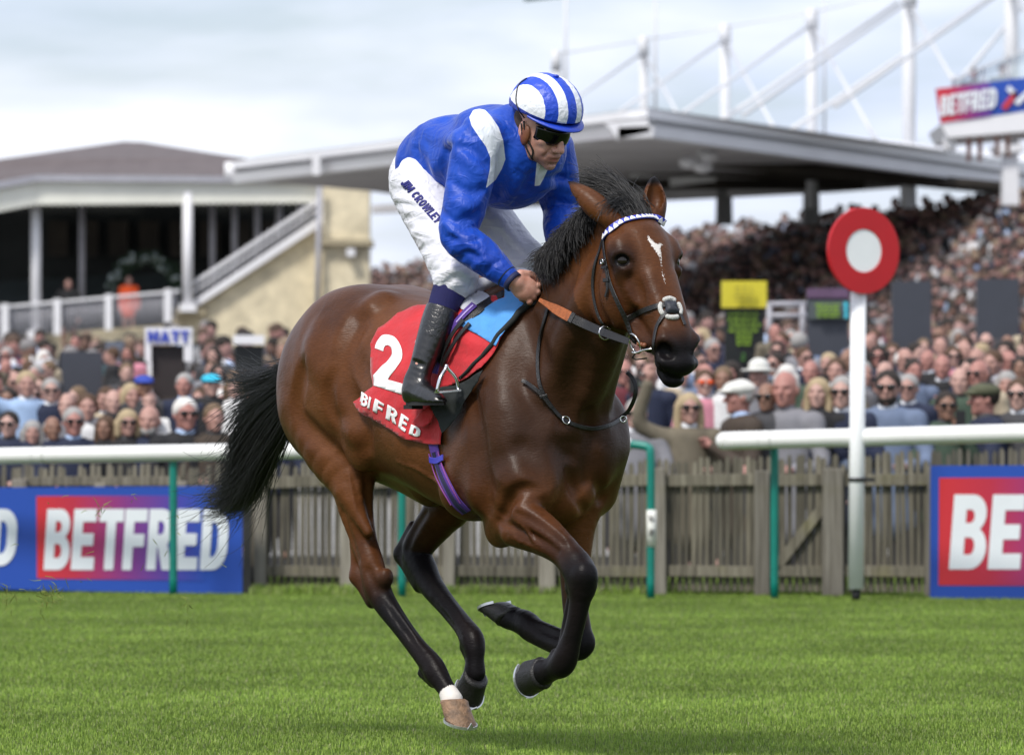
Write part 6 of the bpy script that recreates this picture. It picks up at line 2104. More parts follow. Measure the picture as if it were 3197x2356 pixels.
# hollow out: hem at the waist, cut sleeves at the wrists
sv2, sf2 = SFD.mesh(); del SFD.D
def crumple(V, amp, sc, st=(1, 1, 1), seed=0.0):
    """fine cloth creases: ridged noise displacement"""
    out_ = V.copy()
    for i in range(len(V)):
        p = V[i]
        n = noise.noise(Vector((p[0] * sc * st[0] + seed, p[1] * sc * st[1], p[2] * sc * st[2])))
        n2 = noise.noise(Vector((p[0] * sc * 2.3 + seed, p[1] * sc * 2.3, p[2] * sc * 2.3 + 5)))
        out_[i] = (1 - abs(n) * 2) * amp + n2 * amp * .4
    return out_[:, 0]
def normals(V, F_):
    a, b, c, d = V[F_[:, 0]], V[F_[:, 1]], V[F_[:, 2]], V[F_[:, 3]]
    n = np.cross(c - a, d - b)
    N_ = np.zeros_like(V)
    for k in range(4): np.add.at(N_, F_[:, k], n)
    return N_ / (np.linalg.norm(N_, axis=1, keepdims=True) + 1e-12)

def creases(t, vec, b, A1, A2, k):
    """sharp cloth creases: two ridged noises stretched in different directions"""
    N = t.nodes.new; K = t.links.new
    hs = []
    for sc, rot, fr in (A1, A2):
        mp_ = N('ShaderNodeMapping'); mp_.inputs['Scale'].default_value = sc; mp_.inputs['Rotation'].default_value = rot
        K(vec, mp_.inputs['Vector'])
        w1 = N('ShaderNodeTexNoise'); w1.inputs['Scale'].default_value = fr; w1.inputs['Detail'].default_value = 2.5; w1.inputs['Distortion'].default_value = .9
        K(mp_.outputs['Vector'], w1.inputs['Vector'])
        s1 = N('ShaderNodeMath'); s1.operation = 'SUBTRACT'; s1.inputs[1].default_value = .5; K(w1.outputs['Fac'], s1.inputs[0])
        s2 = N('ShaderNodeMath'); s2.operation = 'ABSOLUTE'; K(s1.outputs['Value'], s2.inputs[0])
        s3 = N('ShaderNodeMapRange'); s3.interpolation_type = 'SMOOTHSTEP'; s3.inputs['From Max'].default_value = .17; s3.inputs['To Min'].default_value = 1; s3.inputs['To Max'].default_value = 0
        K(s2.outputs['Value'], s3.inputs['Value']); hs.append(s3)
    ad = N('ShaderNodeMath'); ad.operation = 'MULTIPLY_ADD'; ad.inputs[1].default_value = .5
    K(hs[1].outputs['Result'], ad.inputs[0]); K(hs[0].outputs['Result'], ad.inputs[2])
    bp = N('ShaderNodeBump'); bp.inputs['Strength'].default_value = k; bp.inputs['Distance'].default_value = .007
    K(ad.outputs['Value'], bp.inputs['Height']); K(bp.outputs['Normal'], b.inputs['Normal'])
def silk_mat():
    m, t, b = NT('blue_and_white_silk')
    N = t.nodes.new; K = t.links.new
    a = N('ShaderNodeAttribute'); a.attribute_name = 'white_sdf'
    r = N('ShaderNodeMapRange'); r.inputs['From Min'].default_value = .6; r.inputs['From Max'].default_value = -.6
    K(a.outputs['Fac'], r.inputs['Value'])
    tcn = N('ShaderNodeTexCoord')
    n = N('ShaderNodeTexNoise'); n.inputs['Scale'].default_value = 7; n.inputs['Detail'].default_value = 4
    K(tcn.outputs['Object'], n.inputs['Vector'])
    cr_ = N('ShaderNodeValToRGB'); cr_.color_ramp.elements[0].position = .3; cr_.color_ramp.elements[1].position = .75
    cr_.color_ramp.elements[0].color = (.005, .042, .34, 1); cr_.color_ramp.elements[1].color = (.012, .078, .50, 1)
    K(n.outputs['Fac'], cr_.inputs['Fac'])
    mx = N('ShaderNodeMixRGB'); mx.inputs['Color2'].default_value = (.74, .78, .84, 1)
    K(cr_.outputs['Color'], mx.inputs['Color1']); K(r.outputs['Result'], mx.inputs['Fac'])
    K(mx.outputs['Color'], b.inputs['Base Color'])
    b.inputs['Roughness'].default_value = .47; b.inputs['Specular IOR Level'].default_value = .30
    b.inputs['Sheen Weight'].default_value = .15; b.inputs['Sheen Roughness'].default_value = .3
    creases(t, tcn.outputs['Object'], b, ((1.0, 1.0, .30), (.3, .5, .2), 11), ((.5, 1.0, 1.0), (.9, .1, .5), 20), .38)
    return m
M_SILK = silk_mat()
V = sv2
V = V + normals(V, sf2) * crumple(V, .0009, 15)[:, None]
PXV = to_px(toW(V))
def Z2(pts): return [(1150 + x / 2.015, 180 + y / 2.015) for x, y in pts]
W1 = Z2([(635, 375), (660, 330), (700, 322), (735, 330), (775, 372), (820, 440), (848, 520), (862, 640), (840, 700), (800, 770), (740, 822), (765, 700), (768, 630), (740, 560), (690, 490), (650, 430)])
W2 = Z2([(1060, 655), (1100, 668), (1135, 690), (1105, 755), (1078, 805), (1046, 808), (1052, 740)])
WS = np.minimum(poly_sdf(PXV, W1), poly_sdf(PXV, W2))
front = toW(V)[:, 1] < toW(CH[None])[0, 1] + .10
WS = np.where(front, WS, 30.0)
sme = np_mesh('silks', V, sf2); vattr(sme, 'white_sdf', WS)
silks = link_mesh('silks', sme, M_SILK, JK)
SKB = bvh_of(toW(V), sf2)
# cuff, collar and trimmings
def tube_on(name, pts, r, m, parent, n=10):
    return wchild(MB().tube([Vector(toW(np.array(p))) for p in pts], r, n).build(name, m), parent)
cdir = (WRN - ELN) / np.linalg.norm(WRN - ELN)
def band(name, c, d, R_, wd, m, th=.004, el=1.0):
    d = Vector(d).normalized(); u = d.orthogonal().normalized(); v = d.cross(u); c = Vector(c)
    mb = MB(); n = 28; vs = []
    for k in range(n):
        a = 2 * math.pi * k / n
        o = u * math.cos(a) + v * math.sin(a) * el
        vs += [c - d * wd / 2 + o * R_, c - d * wd / 2 + o * (R_ + th), c + d * wd / 2 + o * (R_ + th), c + d * wd / 2 + o * R_]
    fs = []
    for k in range(n):
        k2 = (k + 1) % n
        for e in range(4):
            fs.append((k * 4 + e, k * 4 + (e + 1) % 4, k2 * 4 + (e + 1) % 4, k2 * 4 + e))
    mb.add(vs, fs, True)
    return mb.build(name, m, JK)
M_CUFF = mat('dark_cuff_band', (.03, .04, .06), rough=.7)
band('cuff_band', WRN - cdir * .030, cdir, .0335, .020, M_CUFF, .006)
band('cuff', WRN + cdir * .004, cdir, .029, .018, mat('navy_cuff', (.008, .012, .06), rough=.7), .006)
M_COT = mat('white_cotton', (.74, .74, .77), rough=.8, var=.04, bump=.2)
nd = K3(-.02, 0, -.06) - CH; nd /= np.linalg.norm(nd)
band('collar', K3(-.018, 0, -.075), nd, .060, .030, M_COT, .006)

# --- breeches
BRF = Field((-.34, -.42, 1.30), (.55, .42, 2.12), .0045)
BRF.ell(PEL + np.array([-.005, 0, -.02]), (.130, .150, .140), None, .04)
BRF.ell(J(1298, 550, -.05), (.08, .09, .10), None, .05)
for s_, a, b in ((-1, HIPN, KNN), (1, HIPF, KNF)):
    BRF.chain([(a + np.array([0, 0, -.01]), .104), (a * .7 + b * .3, .096), (a * .4 + b * .6, .080), (a * .12 + b * .88, .072), (b + np.array([.015, 0, .0]), .066)], .03)
    c = ANN if s_ < 0 else ANF
    BRF.seg(b + np.array([.005, 0, -.005]), b * .93 + c * .07, .066, .058, .03)
_v, _f = BRF.mesh(); _bb = bvh_of(toW(_v), _f)
wrinkle_on(BRF, _bb, [
 ([(1225, 590), (1262, 600), (1300, 610)], .012, .005, .016, G_),
 ([(1235, 640), (1275, 640), (1310, 650)], .010, .004, .014, G_),
 ([(1250, 690), (1290, 680), (1330, 690)], .010, .004, .014, G_),
 ([(1275, 740), (1310, 722), (1350, 735)], .012, .004, .014, B_),
 ([(1300, 790), (1335, 765), (1380, 775)], .012, .005, .014, G_),
 ([(1340, 830), (1370, 790), (1420, 790)], .014, .006, .018, B_),
 ([(1355, 850), (1400, 815), (1450, 830)], .012, .006, .016, G_),
 ([(1365, 870), (1420, 840), (1475, 865)], .012, .006, .016, B_),
 ([(1385, 890), (1430, 868), (1470, 895)], .010, .006, .014, G_),
 ([(1230, 540), (1250, 500), (1275, 480)], .014, .005, .02, G_),
 ([(1222, 560), (1245, 540), (1262, 545)], .010, .004, .014, B_),
 ([(1500, 700), (1540, 720), (1590, 760), (1640, 800)], .014, .005, .02, G_),
 ([(1560, 680), (1600, 740), (1650, 800)], .012, .004, .02, B_),
 ([(1620, 830), (1650, 810), (1675, 820)], .010, .006, .012, B_),
])
bv2, bf2 = BRF.mesh(); del BRF.D
bv2 = bv2 + normals(bv2, bf2) * crumple(bv2, .0013, 22, st=(1, .6, 2.0), seed=4)[:, None]
bm_ = np_mesh('breeches', bv2, bf2)
M_BRE = mat('white_breeches', (.68, .68, .735), rough=.62, var=.05, scale=9)
creases(M_BRE.node_tree, M_BRE.node_tree.nodes['Texture Coordinate'].outputs['Object'], M_BRE.node_tree.nodes['Principled BSDF'], ((.5, .5, 1.6), (.0, .55, .0), 13), ((1, 1, .5), (.3, .2, .1), 24), .40)
link_mesh('breeches', bm_, M_BRE, JK)
BBR = bvh_of(toW(bv2), bf2)
# name down the thigh
tp_, wd_ = text_polys('JIM CROWLEY', .06)
P0, P1 = np.array([1250, 574.]), np.array([1360, 700.])
dv = P1 - P0; ln_ = np.linalg.norm(dv); dv /= ln_
upv = np.array([dv[1], -dv[0]])
M_NAV = mat('navy_print', (.012, .012, .16), rough=.6)
for ch_ in tp_:
    poly = [tuple(P0 + dv * (a / wd_ * ln_) + upv * (b * 27) + dv * b * 4) for a, b in ch_]
    drape('letter', [poly], 7, on_body(.0025, BBR), M_NAV, JK, .0012)

# --- socks and boots
M_SOCK = mat('navy_sock', (.008, .008, .075), rough=.85, var=.2, bump=.3, bscale=400)
def boot_mat():
    m, t, b = NT('polished_black_boot')
    N = t.nodes.new; K = t.links.new
    b.inputs['Base Color'].default_value = (.008, .008, .009, 1); b.inputs['Roughness'].default_value = .32
    b.inputs['Specular IOR Level'].default_value = .6; b.inputs['Coat Weight'].default_value = .25; b.inputs['Coat Roughness'].default_value = .15
    tcn = N('ShaderNodeTexCoord')
    a = N('ShaderNodeAttribute'); a.attribute_name = 'croc'
    v = N('ShaderNodeTexVoronoi'); v.feature = 'DISTANCE_TO_EDGE'; v.inputs['Scale'].default_value = 58
    K(tcn.outputs['Object'], v.inputs['Vector'])
    cl_ = N('ShaderNodeMapRange'); cl_.inputs['From Max'].default_value = .12
    K(v.outputs['Distance'], cl_.inputs['Value'])
    mu = N('ShaderNodeMath'); mu.operation = 'MULTIPLY'; K(cl_.outputs['Result'], mu.inputs[0]); K(a.outputs['Fac'], mu.inputs[1])
    b1 = N('ShaderNodeBump'); b1.inputs['Strength'].default_value = .2; b1.inputs['Distance'].default_value = .004
    K(mu.outputs['Value'], b1.inputs['Height'])
    n = N('ShaderNodeTexNoise'); n.inputs['Scale'].default_value = 24; n.inputs['Detail'].default_value = 3; n.inputs['Distortion'].default_value = 1.2
    K(tcn.outputs['Object'], n.inputs['Vector'])
    b2 = N('ShaderNodeBump'); b2.inputs['Strength'].default_value = .35; b2.inputs['Distance'].default_value = .006
    K(n.outputs['Fac'], b2.inputs['Height']); K(b1.outputs['Normal'], b2.inputs['Normal']); K(b2.outputs['Normal'], b.inputs['Normal'])
    return m
M_BOOT = boot_mat()
M_SOLE = mat('boot_sole', (.010, .009, .009), rough=.6, var=.3)
for s_, kn, an in ((-1, KNN, ANN), (1, KNF, ANF)):
    def mir(p): return np.array([p[0], p[1] if s_ < 0 else -p[1], p[2]])
    top = kn * .78 + an * .22
    BO = Field(np.minimum(kn, an) - .16, np.maximum(kn, an) + .24, .0038)
    d_ = (kn - an) / np.linalg.norm(kn - an)
    BO.chain([(an + d_ * .265, .060), (an + d_ * .20, .061), (an + d_ * .12, .053), (an + d_ * .04, .043), (an + np.array([-.004, 0, -.02]), .043)], .01, YS, .88)
    hl = an + np.array([-.045, 0, -.072]); tl = an + np.array([.150, -.01 if s_ < 0 else .01, -.086])
    BO.seg(an + np.array([-.010, 0, -.02]), hl + np.array([.012, 0, .012]), .042, .034, .02, YS, .85)
    BO.chain([(hl + np.array([.03, 0, .020]), .036), ((hl + tl) / 2 + np.array([0, 0, .020]), .035), (tl + np.array([-.02, 0, .005]), .028), (tl, .022)], .025, YS, 1.15)
    for q, r_ in ((-.004, .008), (.012, .009), (.030, .008), (.052, .009)):      # ankle creases
        cc = an + d_ * q
        BO.seg(cc + np.array([.045, -.03, -.012]), cc + np.array([-.03, -.048, .010]), r_, r_, .010, sub=True)
    # flat top and flat sole
    gx = [BO.lo[k] + BO.h * np.arange(BO.n[k]) for k in range(3)]
    GX = np.meshgrid(*gx, indexing='ij', sparse=True)
    cut = (GX[0] - (an + d_ * .242)[0]) * d_[0] + (GX[1] - (an + d_ * .242)[1]) * d_[1] + (GX[2] - (an + d_ * .242)[2]) * d_[2]
    BO.D = np.maximum(BO.D, cut.astype(np.float32))
    BO.D = np.maximum(BO.D, (hl[2] - .012 - GX[2] + 0 * GX[0]).astype(np.float32))
    v_, f_ = BO.mesh()
    me_ = np_mesh('boot', v_, f_)
    tt = (v_ - an) @ d_
    vattr(me_, 'croc', smoothstep(.130, .138, tt) * smoothstep(.242, .236, tt))
    bo = link_mesh('boot', me_, M_BOOT, JK)
    # sole and heel
    n = 20; pts = []
    for k in range(n):
        a = 2 * math.pi * k / n
        x = math.cos(a); w_ = .029 + .007 * x
        pts.append((x * .112, math.sin(a) * w_))
    mid_ = (hl + tl) / 2
    mb = MB(); lo_ = [Vector((mid_[0] + x, mid_[1] + y, hl[2] - .0225)) for x, y in pts]; hi_ = [p + Vector((0, 0, .012)) for p in lo_]
    mb.add(lo_ + hi_, [(k, (k + 1) % n, n + (k + 1) % n, n + k) for k in range(n)] + [tuple(range(n)), tuple(range(n, 2 * n))])
    mb.box((hl[0] + .018, hl[1], hl[2] - .027), (.050, .044, .014))
    mb.build('sole', M_SOLE, bo)
    kk2 = kn * .98 + an * .02
    SO = Field(np.minimum(kk2, an) - .1, np.maximum(kk2, an) + .12, .005)
    SO.chain([(kk2, .060), (an + d_ * .30, .059), (an + d_ * .24, .054)], .0, YS, .95)
    v_, f_ = SO.mesh()
    link_mesh('sock', np_mesh('sock', v_, f_), M_SOCK, JK)

# --- helmet with striped silk cap
HF_ = Field(HC - .20, HC + .22, .0035)
HF_.ell(K3(-.004, 0, .078), (.128, .112, .106), JM, .0)
HF_.ell(K3(-.032, 0, .055), (.104, .105, .085), JM, .02)
gx = [HF_.lo[k] + HF_.h * np.arange(HF_.n[k]) for k in range(3)]
GX = np.meshgrid(*gx, indexing='ij', sparse=True)
def pl(p0, n_): return ((GX[0] - p0[0]) * n_[0] + (GX[1] - p0[1]) * n_[1] + (GX[2] - p0[2]) * n_[2]).astype(np.float32)
HF_.D = np.maximum(HF_.D, pl(K3(0, 0, .060), -Ju + Jf * .10))
d2 = HF_.D.copy()
inner = Field(HC - .20, HC + .22, .0035); inner.ell(K3(-.004, 0, .068), (.114, .098, .098), JM, .0)
HF_.D = np.maximum(HF_.D, -inner.D)
hv, hf = HF_.mesh()
hv = hv + normals(hv, hf) * crumple(hv, .0012, 45, st=(1, 1, 1))[:, None]
hr_ = (hv - K3(-.004, 0, .078)) @ JM.T
cap = np_mesh('cap', hv, hf); vattr(cap, 'across', np.abs(hr_[:, 1]) / .110); vattr(cap, 'height', (hv - HC) @ Ju)
def cap_mat():
    m, t, b = NT('striped_silk_cap')
    N = t.nodes.new; K = t.links.new
    a = N('ShaderNodeAttribute'); a.attribute_name = 'across'
    r = N('ShaderNodeValToRGB'); r.color_ramp.interpolation = 'CONSTANT'
    blue = (.012, .060, .52, 1); white = (.78, .80, .86, 1)
    e = r.color_ramp.elements; e[0].position = 0; e[0].color = blue; e[1].position = .17; e[1].color = white
    x = e.new(.46); x.color = blue; x = e.new(.76); x.color = white
    K(a.outputs['Fac'], r.inputs['Fac'])
    h = N('ShaderNodeAttribute'); h.attribute_name = 'height'
    g = N('ShaderNodeMath'); g.operation = 'LESS_THAN'; g.inputs[1].default_value = .073
    K(h.outputs['Fac'], g.inputs[0])
    mx = N('ShaderNodeMixRGB'); mx.inputs['Color2'].default_value = (.010, .03, .30, 1)
    K(r.outputs['Color'], mx.inputs['Color1']); K(g.outputs['Value'], mx.inputs['Fac'])
    K(mx.outputs['Color'], b.inputs['Base Color'])
    b.inputs['Roughness'].default_value = .42
    tcn = N('ShaderNodeTexCoord')
    n = N('ShaderNodeTexNoise'); n.inputs['Scale'].default_value = 45; n.inputs['Distortion'].default_value = 1.5
    K(tcn.outputs['Object'], n.inputs['Vector'])
    bp = N('ShaderNodeBump'); bp.inputs['Strength'].default_value = .4; bp.inputs['Distance'].default_value = .006
    K(n.outputs['Fac'], bp.inputs['Height']); K(bp.outputs['Normal'], b.inputs['Normal'])
    return m
M_CAP = cap_mat()
co = link_mesh('cap', cap, M_CAP, JK)
M_BLS = mat('blue_satin', (.012, .05, .46), rough=.4, bump=.2)
mb = MB(); mb.ell(K3(-.004, 0, .186), (.011, .011, .006), 12, 6); mb.build('button', M_BLS, co)
# peak
n = 18; vs = []
for layer, dz in ((0, 0.0), (1, -.004)):
    for k in range(n + 1):
        a = math.radians(-78 + 156 * k / n)
        for r0_, r1_, dd in ((.112, .100, 0), (.150, .112, -.006)):
            vs.append(Vector(K3(-.004 + math.cos(a) * r0_ * (1.0 if dd == 0 else 1.02), math.sin(a) * r1_, .068 + dd * (1 + math.cos(a)) + dz)))
fs = []
L2 = (n + 1) * 2
for k in range(n):
    i = k * 2
    fs += [(i, i + 2, i + 3, i + 1), (L2 + i, L2 + i + 1, L2 + i + 3, L2 + i + 2), (i + 1, i + 3, L2 + i + 3, L2 + i + 1), (i, L2 + i, L2 + i + 2, i + 2)]
mb = MB(); mb.add(vs, fs, True); mb.build('peak', M_BLS, co)
# elastic round the cap, chin straps with leather ear cup
def along_head(fn, k=20, off=.004, r=.0022, name='strap', m=M_BLK, parent=co):
    pts = [Vector(fn(i / k)) for i in range(k + 1)]
    return MB().tube(pts, r, 6).build(name, m, parent)
HB2 = bvh_of(toW(hv), hf)
def hatline(path, name, r, off=.002):
    pts = [hit([HB2, BDB], x, y, off) for x, y in spline(path, 18)]
    pts = [Vector(toH(np.array(p[0]))) for p in pts if p is not None]
    if len(pts) > 2: MB().tube(pts, r, 6).build(name, M_BLK, co)
hatline([(1646, 245), (1622, 264), (1614, 290), (1613, 320), (1624, 350), (1638, 368)], 'elastic', .0022)
hatline([(1636, 380), (1640, 410), (1650, 440), (1664, 470), (1660, 495)], 'harness_strap', .0035)
hatline([(1628, 385), (1632, 420), (1640, 450), (1652, 478), (1664, 498)], 'harness_strap', .0030)
ec = K3(.012, -.078, -.016)
mb = MB(); mb.ell(ec, (.022, .010, .036), 12, 8, M=Matrix(JM.T.tolist())); mb.build('ear_cup', M_BRN, co)

# --- goggles: one on the eyes, one spare on the helmet edge
M_LENS = mat('smoked_lens', (.004, .004, .005), rough=.10, spec=.35, var=.1, coat=.15)
def goggle(u0, h2, f0, wd, name, m, lim):
    n = 22; vs = []
    for j, (du, df) in enumerate(((-h2, -.004), (-h2 * .6, .003), (0, .005), (h2 * .6, .003), (h2, -.004))):
        for k in range(n + 1):
            t = -1 + 2 * k / n
            a = t * lim
            lowr = 0.0
            if du < 0: lowr = .010 * math.exp(-(t / .16) ** 2) - .004 * math.sin(abs(t) * math.pi)
            x = math.cos(a) * (f0 + df); y = math.sin(a) * wd
            vs.append(Vector(K3(x - .0, y, u0 + du * (1 - .25 * t * t) + lowr)))
    fs = []
    for j in range(4):
        for k in range(n):
            i = j * (n + 1) + k
            fs.append((i, i + 1, i + n + 2, i + n + 1))
    mb = MB(); mb.add(vs, fs, True)
    o = mb.build(name, m, JK)
    md = o.modifiers.new('t', 'SOLIDIFY'); md.thickness = .004
    return o
goggle(.012, .028, .105, .081, 'goggles', M_LENS, 1.12)
goggle(.050, .013, .110, .086, 'spare_goggles', mat('dark_green_lens', (.006, .008, .006), rough=.3), 1.15)
band('goggle_strap', K3(-.006, 0, .012), Ju, .0865, .020, M_BLK, .003, el=1.12) if False else None
# hair at the temples and nape
M_JH = mat('short_brown_hair', (.05, .03, .02), rough=.8, var=.3, scale=200)
hh = Field(HC - .16, HC + .12, .004)
hh.ell(K3(-.030, 0, .005), (.082, .0815, .062), JM, .0)
gx = [hh.lo[k] + hh.h * np.arange(hh.n[k]) for k in range(3)]; GX = np.meshgrid(*gx, indexing='ij', sparse=True)
hh.D = np.maximum(hh.D, pl(K3(-.020, 0, 0), Jf))
v_, f_ = hh.mesh(); link_mesh('hair', np_mesh('hair', v_, f_), M_JH, JK)
# ------------------------------------------------------------------ the crowd
def pmat(name, col, rough=.85, var=.12, scale=12): return mat('crowd_' + name, col, rough=rough, var=var, scale=scale, bump=.15, bscale=60)
SKINS = [pmat('skin_a', (.40, .225, .185), .6), pmat('skin_b', (.46, .28, .235), .6), pmat('skin_c', (.38, .18, .15), .6), pmat('skin_d', (.24, .13, .09), .6)]
HAIRS = {'dark': pmat('hair_dark', (.022, .016, .013)), 'brown': pmat('hair_brown', (.075, .042, .024)), 'grey': pmat('hair_grey', (.30, .29, .28)),
         'white': pmat('hair_white', (.60, .58, .55)), 'blonde': pmat('hair_blonde', (.36, .28, .17)), 'fair': pmat('hair_fair', (.15, .10, .06)), 'bald': None}
COATS = {'navy': (.012, .018, .045), 'black': (.012, .012, .014), 'grey': (.20, .20, .22), 'charcoal': (.05, .05, .055), 'brown': (.050, .036, .026), 'slate blue': (.13, .17, .26),
         'pale blue': (.30, .42, .62), 'white': (.66, .66, .66), 'beige': (.42, .35, .25), 'green': (.045, .075, .05), 'burgundy': (.12, .02, .03), 'pink': (.55, .22, .28), 'blue': (.03, .07, .32), 'tweed': (.14, .12, .085)}
CM = {k: pmat('coat_' + k.replace(' ', '_'), v) for k, v in COATS.items()}
M_SHIRT = pmat('shirt_white', (.68, .70, .74)); M_SHIRTB = pmat('shirt_blue', (.38, .50, .72)); M_GLS = mat('crowd_sunglasses', (.008, .007, .007), rough=.15); M_TROU = pmat('trousers', (.03, .03, .035))
M_ORNG = mat('orange_mirror_lens', (.75, .09, .01), rough=.3)

def person_fields(pose):
    """figure about 1.72 m tall facing -Y; origin between the feet"""
    sh = [np.array([s * .185, 0, 1.40]) for s in (-1, 1)]
    if pose == 'lean':
        el = [np.array([s * .27, -.10, 1.13]) for s in (-1, 1)]; wr = [np.array([s * .16, -.34, 1.10]) for s in (-1, 1)]
    elif pose == 'clap':
        el = [np.array([s * .27, -.06, 1.14]) for s in (-1, 1)]; wr = [np.array([s * .05, -.24, 1.28]) for s in (-1, 1)]
    elif pose == 'wave':
        el = [np.array([-.36, -.04, 1.52]), np.array([.26, -.06, 1.12])]; wr = [np.array([-.30, -.10, 1.80]), np.array([.12, -.26, 1.16])]
    elif pose == 'phone':
        el = [np.array([-.25, -.08, 1.15]), np.array([.25, -.12, 1.16])]; wr = [np.array([-.10, -.24, 1.12]), np.array([.07, -.20, 1.44])]
    else:
        el = [np.array([s * .25, .02, 1.10]) for s in (-1, 1)]; wr = [np.array([s * .24, -.05, .84]) for s in (-1, 1)]
    H = np.array([0, -.02, 1.60])
    F = Field((-.48, -.46, 0), (.48, .26, 1.98), .0135)
    F.ell(H + [0, .005, .025], (.076, .095, .100), None, .01)
    F.ell(H + [0, -.022, -.045], (.060, .068, .062), None, .02)
    F.ell(H + [0, -.070, -.088], (.024, .018, .016), None, .02)
    F.seg(H + [0, -.088, .018], H + [0, -.112, -.020], .009, .015, .010)
    for s in (-1, 1):
        F.ell(H + [s * .036, -.088, .016], (.017, .012, .011), None, .012, sub=True)
        F.ell(H + [s * .044, -.066, -.012], (.02, .02, .018), None, .015)
        F.ell(H + [s * .080, .004, .0], (.012, .018, .028), None, .01)
        F.seg(H + [s * .012, -.094, .036], H + [s * .05, -.080, .034], .008, .008, .01)
    F.seg(H + [-.022, -.098, -.056], H + [.022, -.098, -.056], .004, .004, .006, sub=True)
    F.seg(H + [0, .01, -.05], (0, .01, 1.42), .055, .062, .02)
    F.chain([((0, .01, 1.36), .115), ((0, .01, 1.15), .12), ((0, .01, .95), .125)], .02, (1, 0, 0), 1.25)
    for s, a, b, c in zip((-1, 1), sh, el, wr):
        F.chain([(a, .045), (b, .036), (c, .027)], .015)
        d = (c - b) / np.linalg.norm(c - b)
        F.ell(c + d * .05, (.034, .034, .040), None, .012)
        for k in (-1.5, -.5, .5, 1.5):
            q = c + d * .08 + np.array([k * .017, 0, 0]); F.seg(q, q + d * .035 + np.array([0, -.012, -.008]), .0085, .0075, .004)
        F.seg(c + d * .04 + np.array([-s * .03, -.01, .01]), c + d * .085 + np.array([-s * .035, -.015, .02]), .010, .009, .005)
        F.chain([((s * .095, .01, .92), .085), ((s * .10, .0, .50), .055), ((s * .10, .01, .08), .038)], .02)
        F.seg((s * .10, .02, .04), (s * .11, -.14, .035), .038, .032, .02)
    body = F.mesh()
    F = Field((-.50, -.46, .55), (.50, .28, 1.98), .017)
    F.chain([((0, .01, 1.385), .130), ((0, .01, 1.20), .142), ((0, .01, .98), .145), ((0, .01, .74), .155)], .02, (1, 0, 0), 1.28)
    for a, b, c in zip(sh, el, wr):
        F.ell(a, (.078, .075, .070), None, .05)
        F.chain([(a, .068), (b, .055), (c * .92 + b * .08, .043)], .025)
    # open front of the jacket
    F.chain([((0, -.20, 1.44), .05), ((0, -.17, 1.30), .035), ((0, -.17, 1.16), .012)], .01, sub=True)
    F.seg((0, .0, 1.50), (0, .0, 1.60), .072, .08, .01, sub=True)
    coat = F.mesh()
    F = Field((-.25, -.25, .5), (.25, .25, 1.56), .016)
    F.chain([((0, .01, 1.375), .126), ((0, .01, 1.20), .136), ((0, .01, .98), .135)], .02, (1, 0, 0), 1.1)
    F.seg((0, .005, 1.40), (0, -.01, 1.485), .078, .066, .01)
    shirt = F.mesh()
    F = Field((-.25, -.2, .03), (.25, .2, 1.0), .022)
    for s in (-1, 1):
        F.chain([((s * .085, .01, .94), .115), ((s * .10, .0, .50), .085), ((s * .10, .01, .09), .065)], .03)
    tro = F.mesh()
    return body, coat, shirt, tro
PM = {}
for po in ('lean', 'clap', 'wave', 'phone', 'down'):
    b_, c_, s_, t_ = person_fields(po)
    PM[po] = {'body': np_mesh('figure', *b_), 'coat': np_mesh('jacket', *c_), 'shirt': np_mesh('shirt', *s_), 'trousers': np_mesh('trousers', *t_)}
    for me_ in PM[po].values(): me_.materials.append(SKINS[0])
HC0 = np.array([0, -.02, 1.60])
def hair_mesh(kind):
    F = Field((-.17, -.19, 1.30), (.17, .17, 1.86), .0125)
    if kind == 'short':
        F.ell(HC0 + [0, .018, .040], (.088, .100, .095), None, .0)
        F.ell(HC0 + [0, -.085, -.03], (.11, .075, .085), None, .02, sub=True)
        F.ell(HC0 + [0, .0, -.10], (.12, .12, .08), None, .02, sub=True)
    elif kind == 'receding':
        F.ell(HC0 + [0, .030, .020], (.090, .090, .080), None, .0)
        F.ell(HC0 + [0, -.070, .05], (.09, .10, .12), None, .02, sub=True)
        F.ell(HC0 + [0, .0, -.11], (.12, .12, .08), None, .02, sub=True)
    elif kind == 'long':
        F.ell(HC0 + [0, .012, .034], (.090, .100, .094), None, .0)
        for s in (-1, 1): F.chain([(HC0 + [s * .074, .0, .02], .030), (HC0 + [s * .082, -.005, -.08], .032), (HC0 + [s * .080, -.02, -.17], .022)], .03)
        F.seg(HC0 + [0, .06, .0], HC0 + [0, .07, -.16], .075, .06, .03)
        F.ell(HC0 + [0, -.095, -.035], (.062, .085, .095), None, .015, sub=True)
    elif kind == 'bob':
        F.ell(HC0 + [0, .012, .032], (.092, .102, .098), None, .0)
        for s in (-1, 1): F.seg(HC0 + [s * .082, .0, .0], HC0 + [s * .086, -.01, -.085], .042, .035, .02)
        F.ell(HC0 + [0, -.095, -.030], (.062, .080, .082), None, .015, sub=True)
    elif kind == 'cap':
        F.ell(HC0 + [0, .005, .065], (.102, .118, .060), None, .0)
        F.ell(HC0 + [0, -.095, .048], (.075, .060, .014), None, .012)
        F.ell(HC0 + [0, .0, .0], (.085, .10, .06), None, .01, sub=True)
    elif kind == 'hat':
        F.ell(HC0 + [0, .005, .085], (.092, .105, .075), None, .0)
        F.ell(HC0 + [0, .0, .050], (.155, .170, .012), None, .01)
    V_, F_ = F.mesh()
    return np_mesh('hair', V_, F_)
HM_ = {k: hair_mesh(k) for k in ('short', 'receding', 'long', 'bob', 'cap', 'hat')}
for me_ in HM_.values(): me_.materials.append(SKINS[0])
mb = MB()
for s in (-1, 1): mb.ell(HC0 + [s * .037, -.100, .018], (.031, .012, .020), 12, 6)
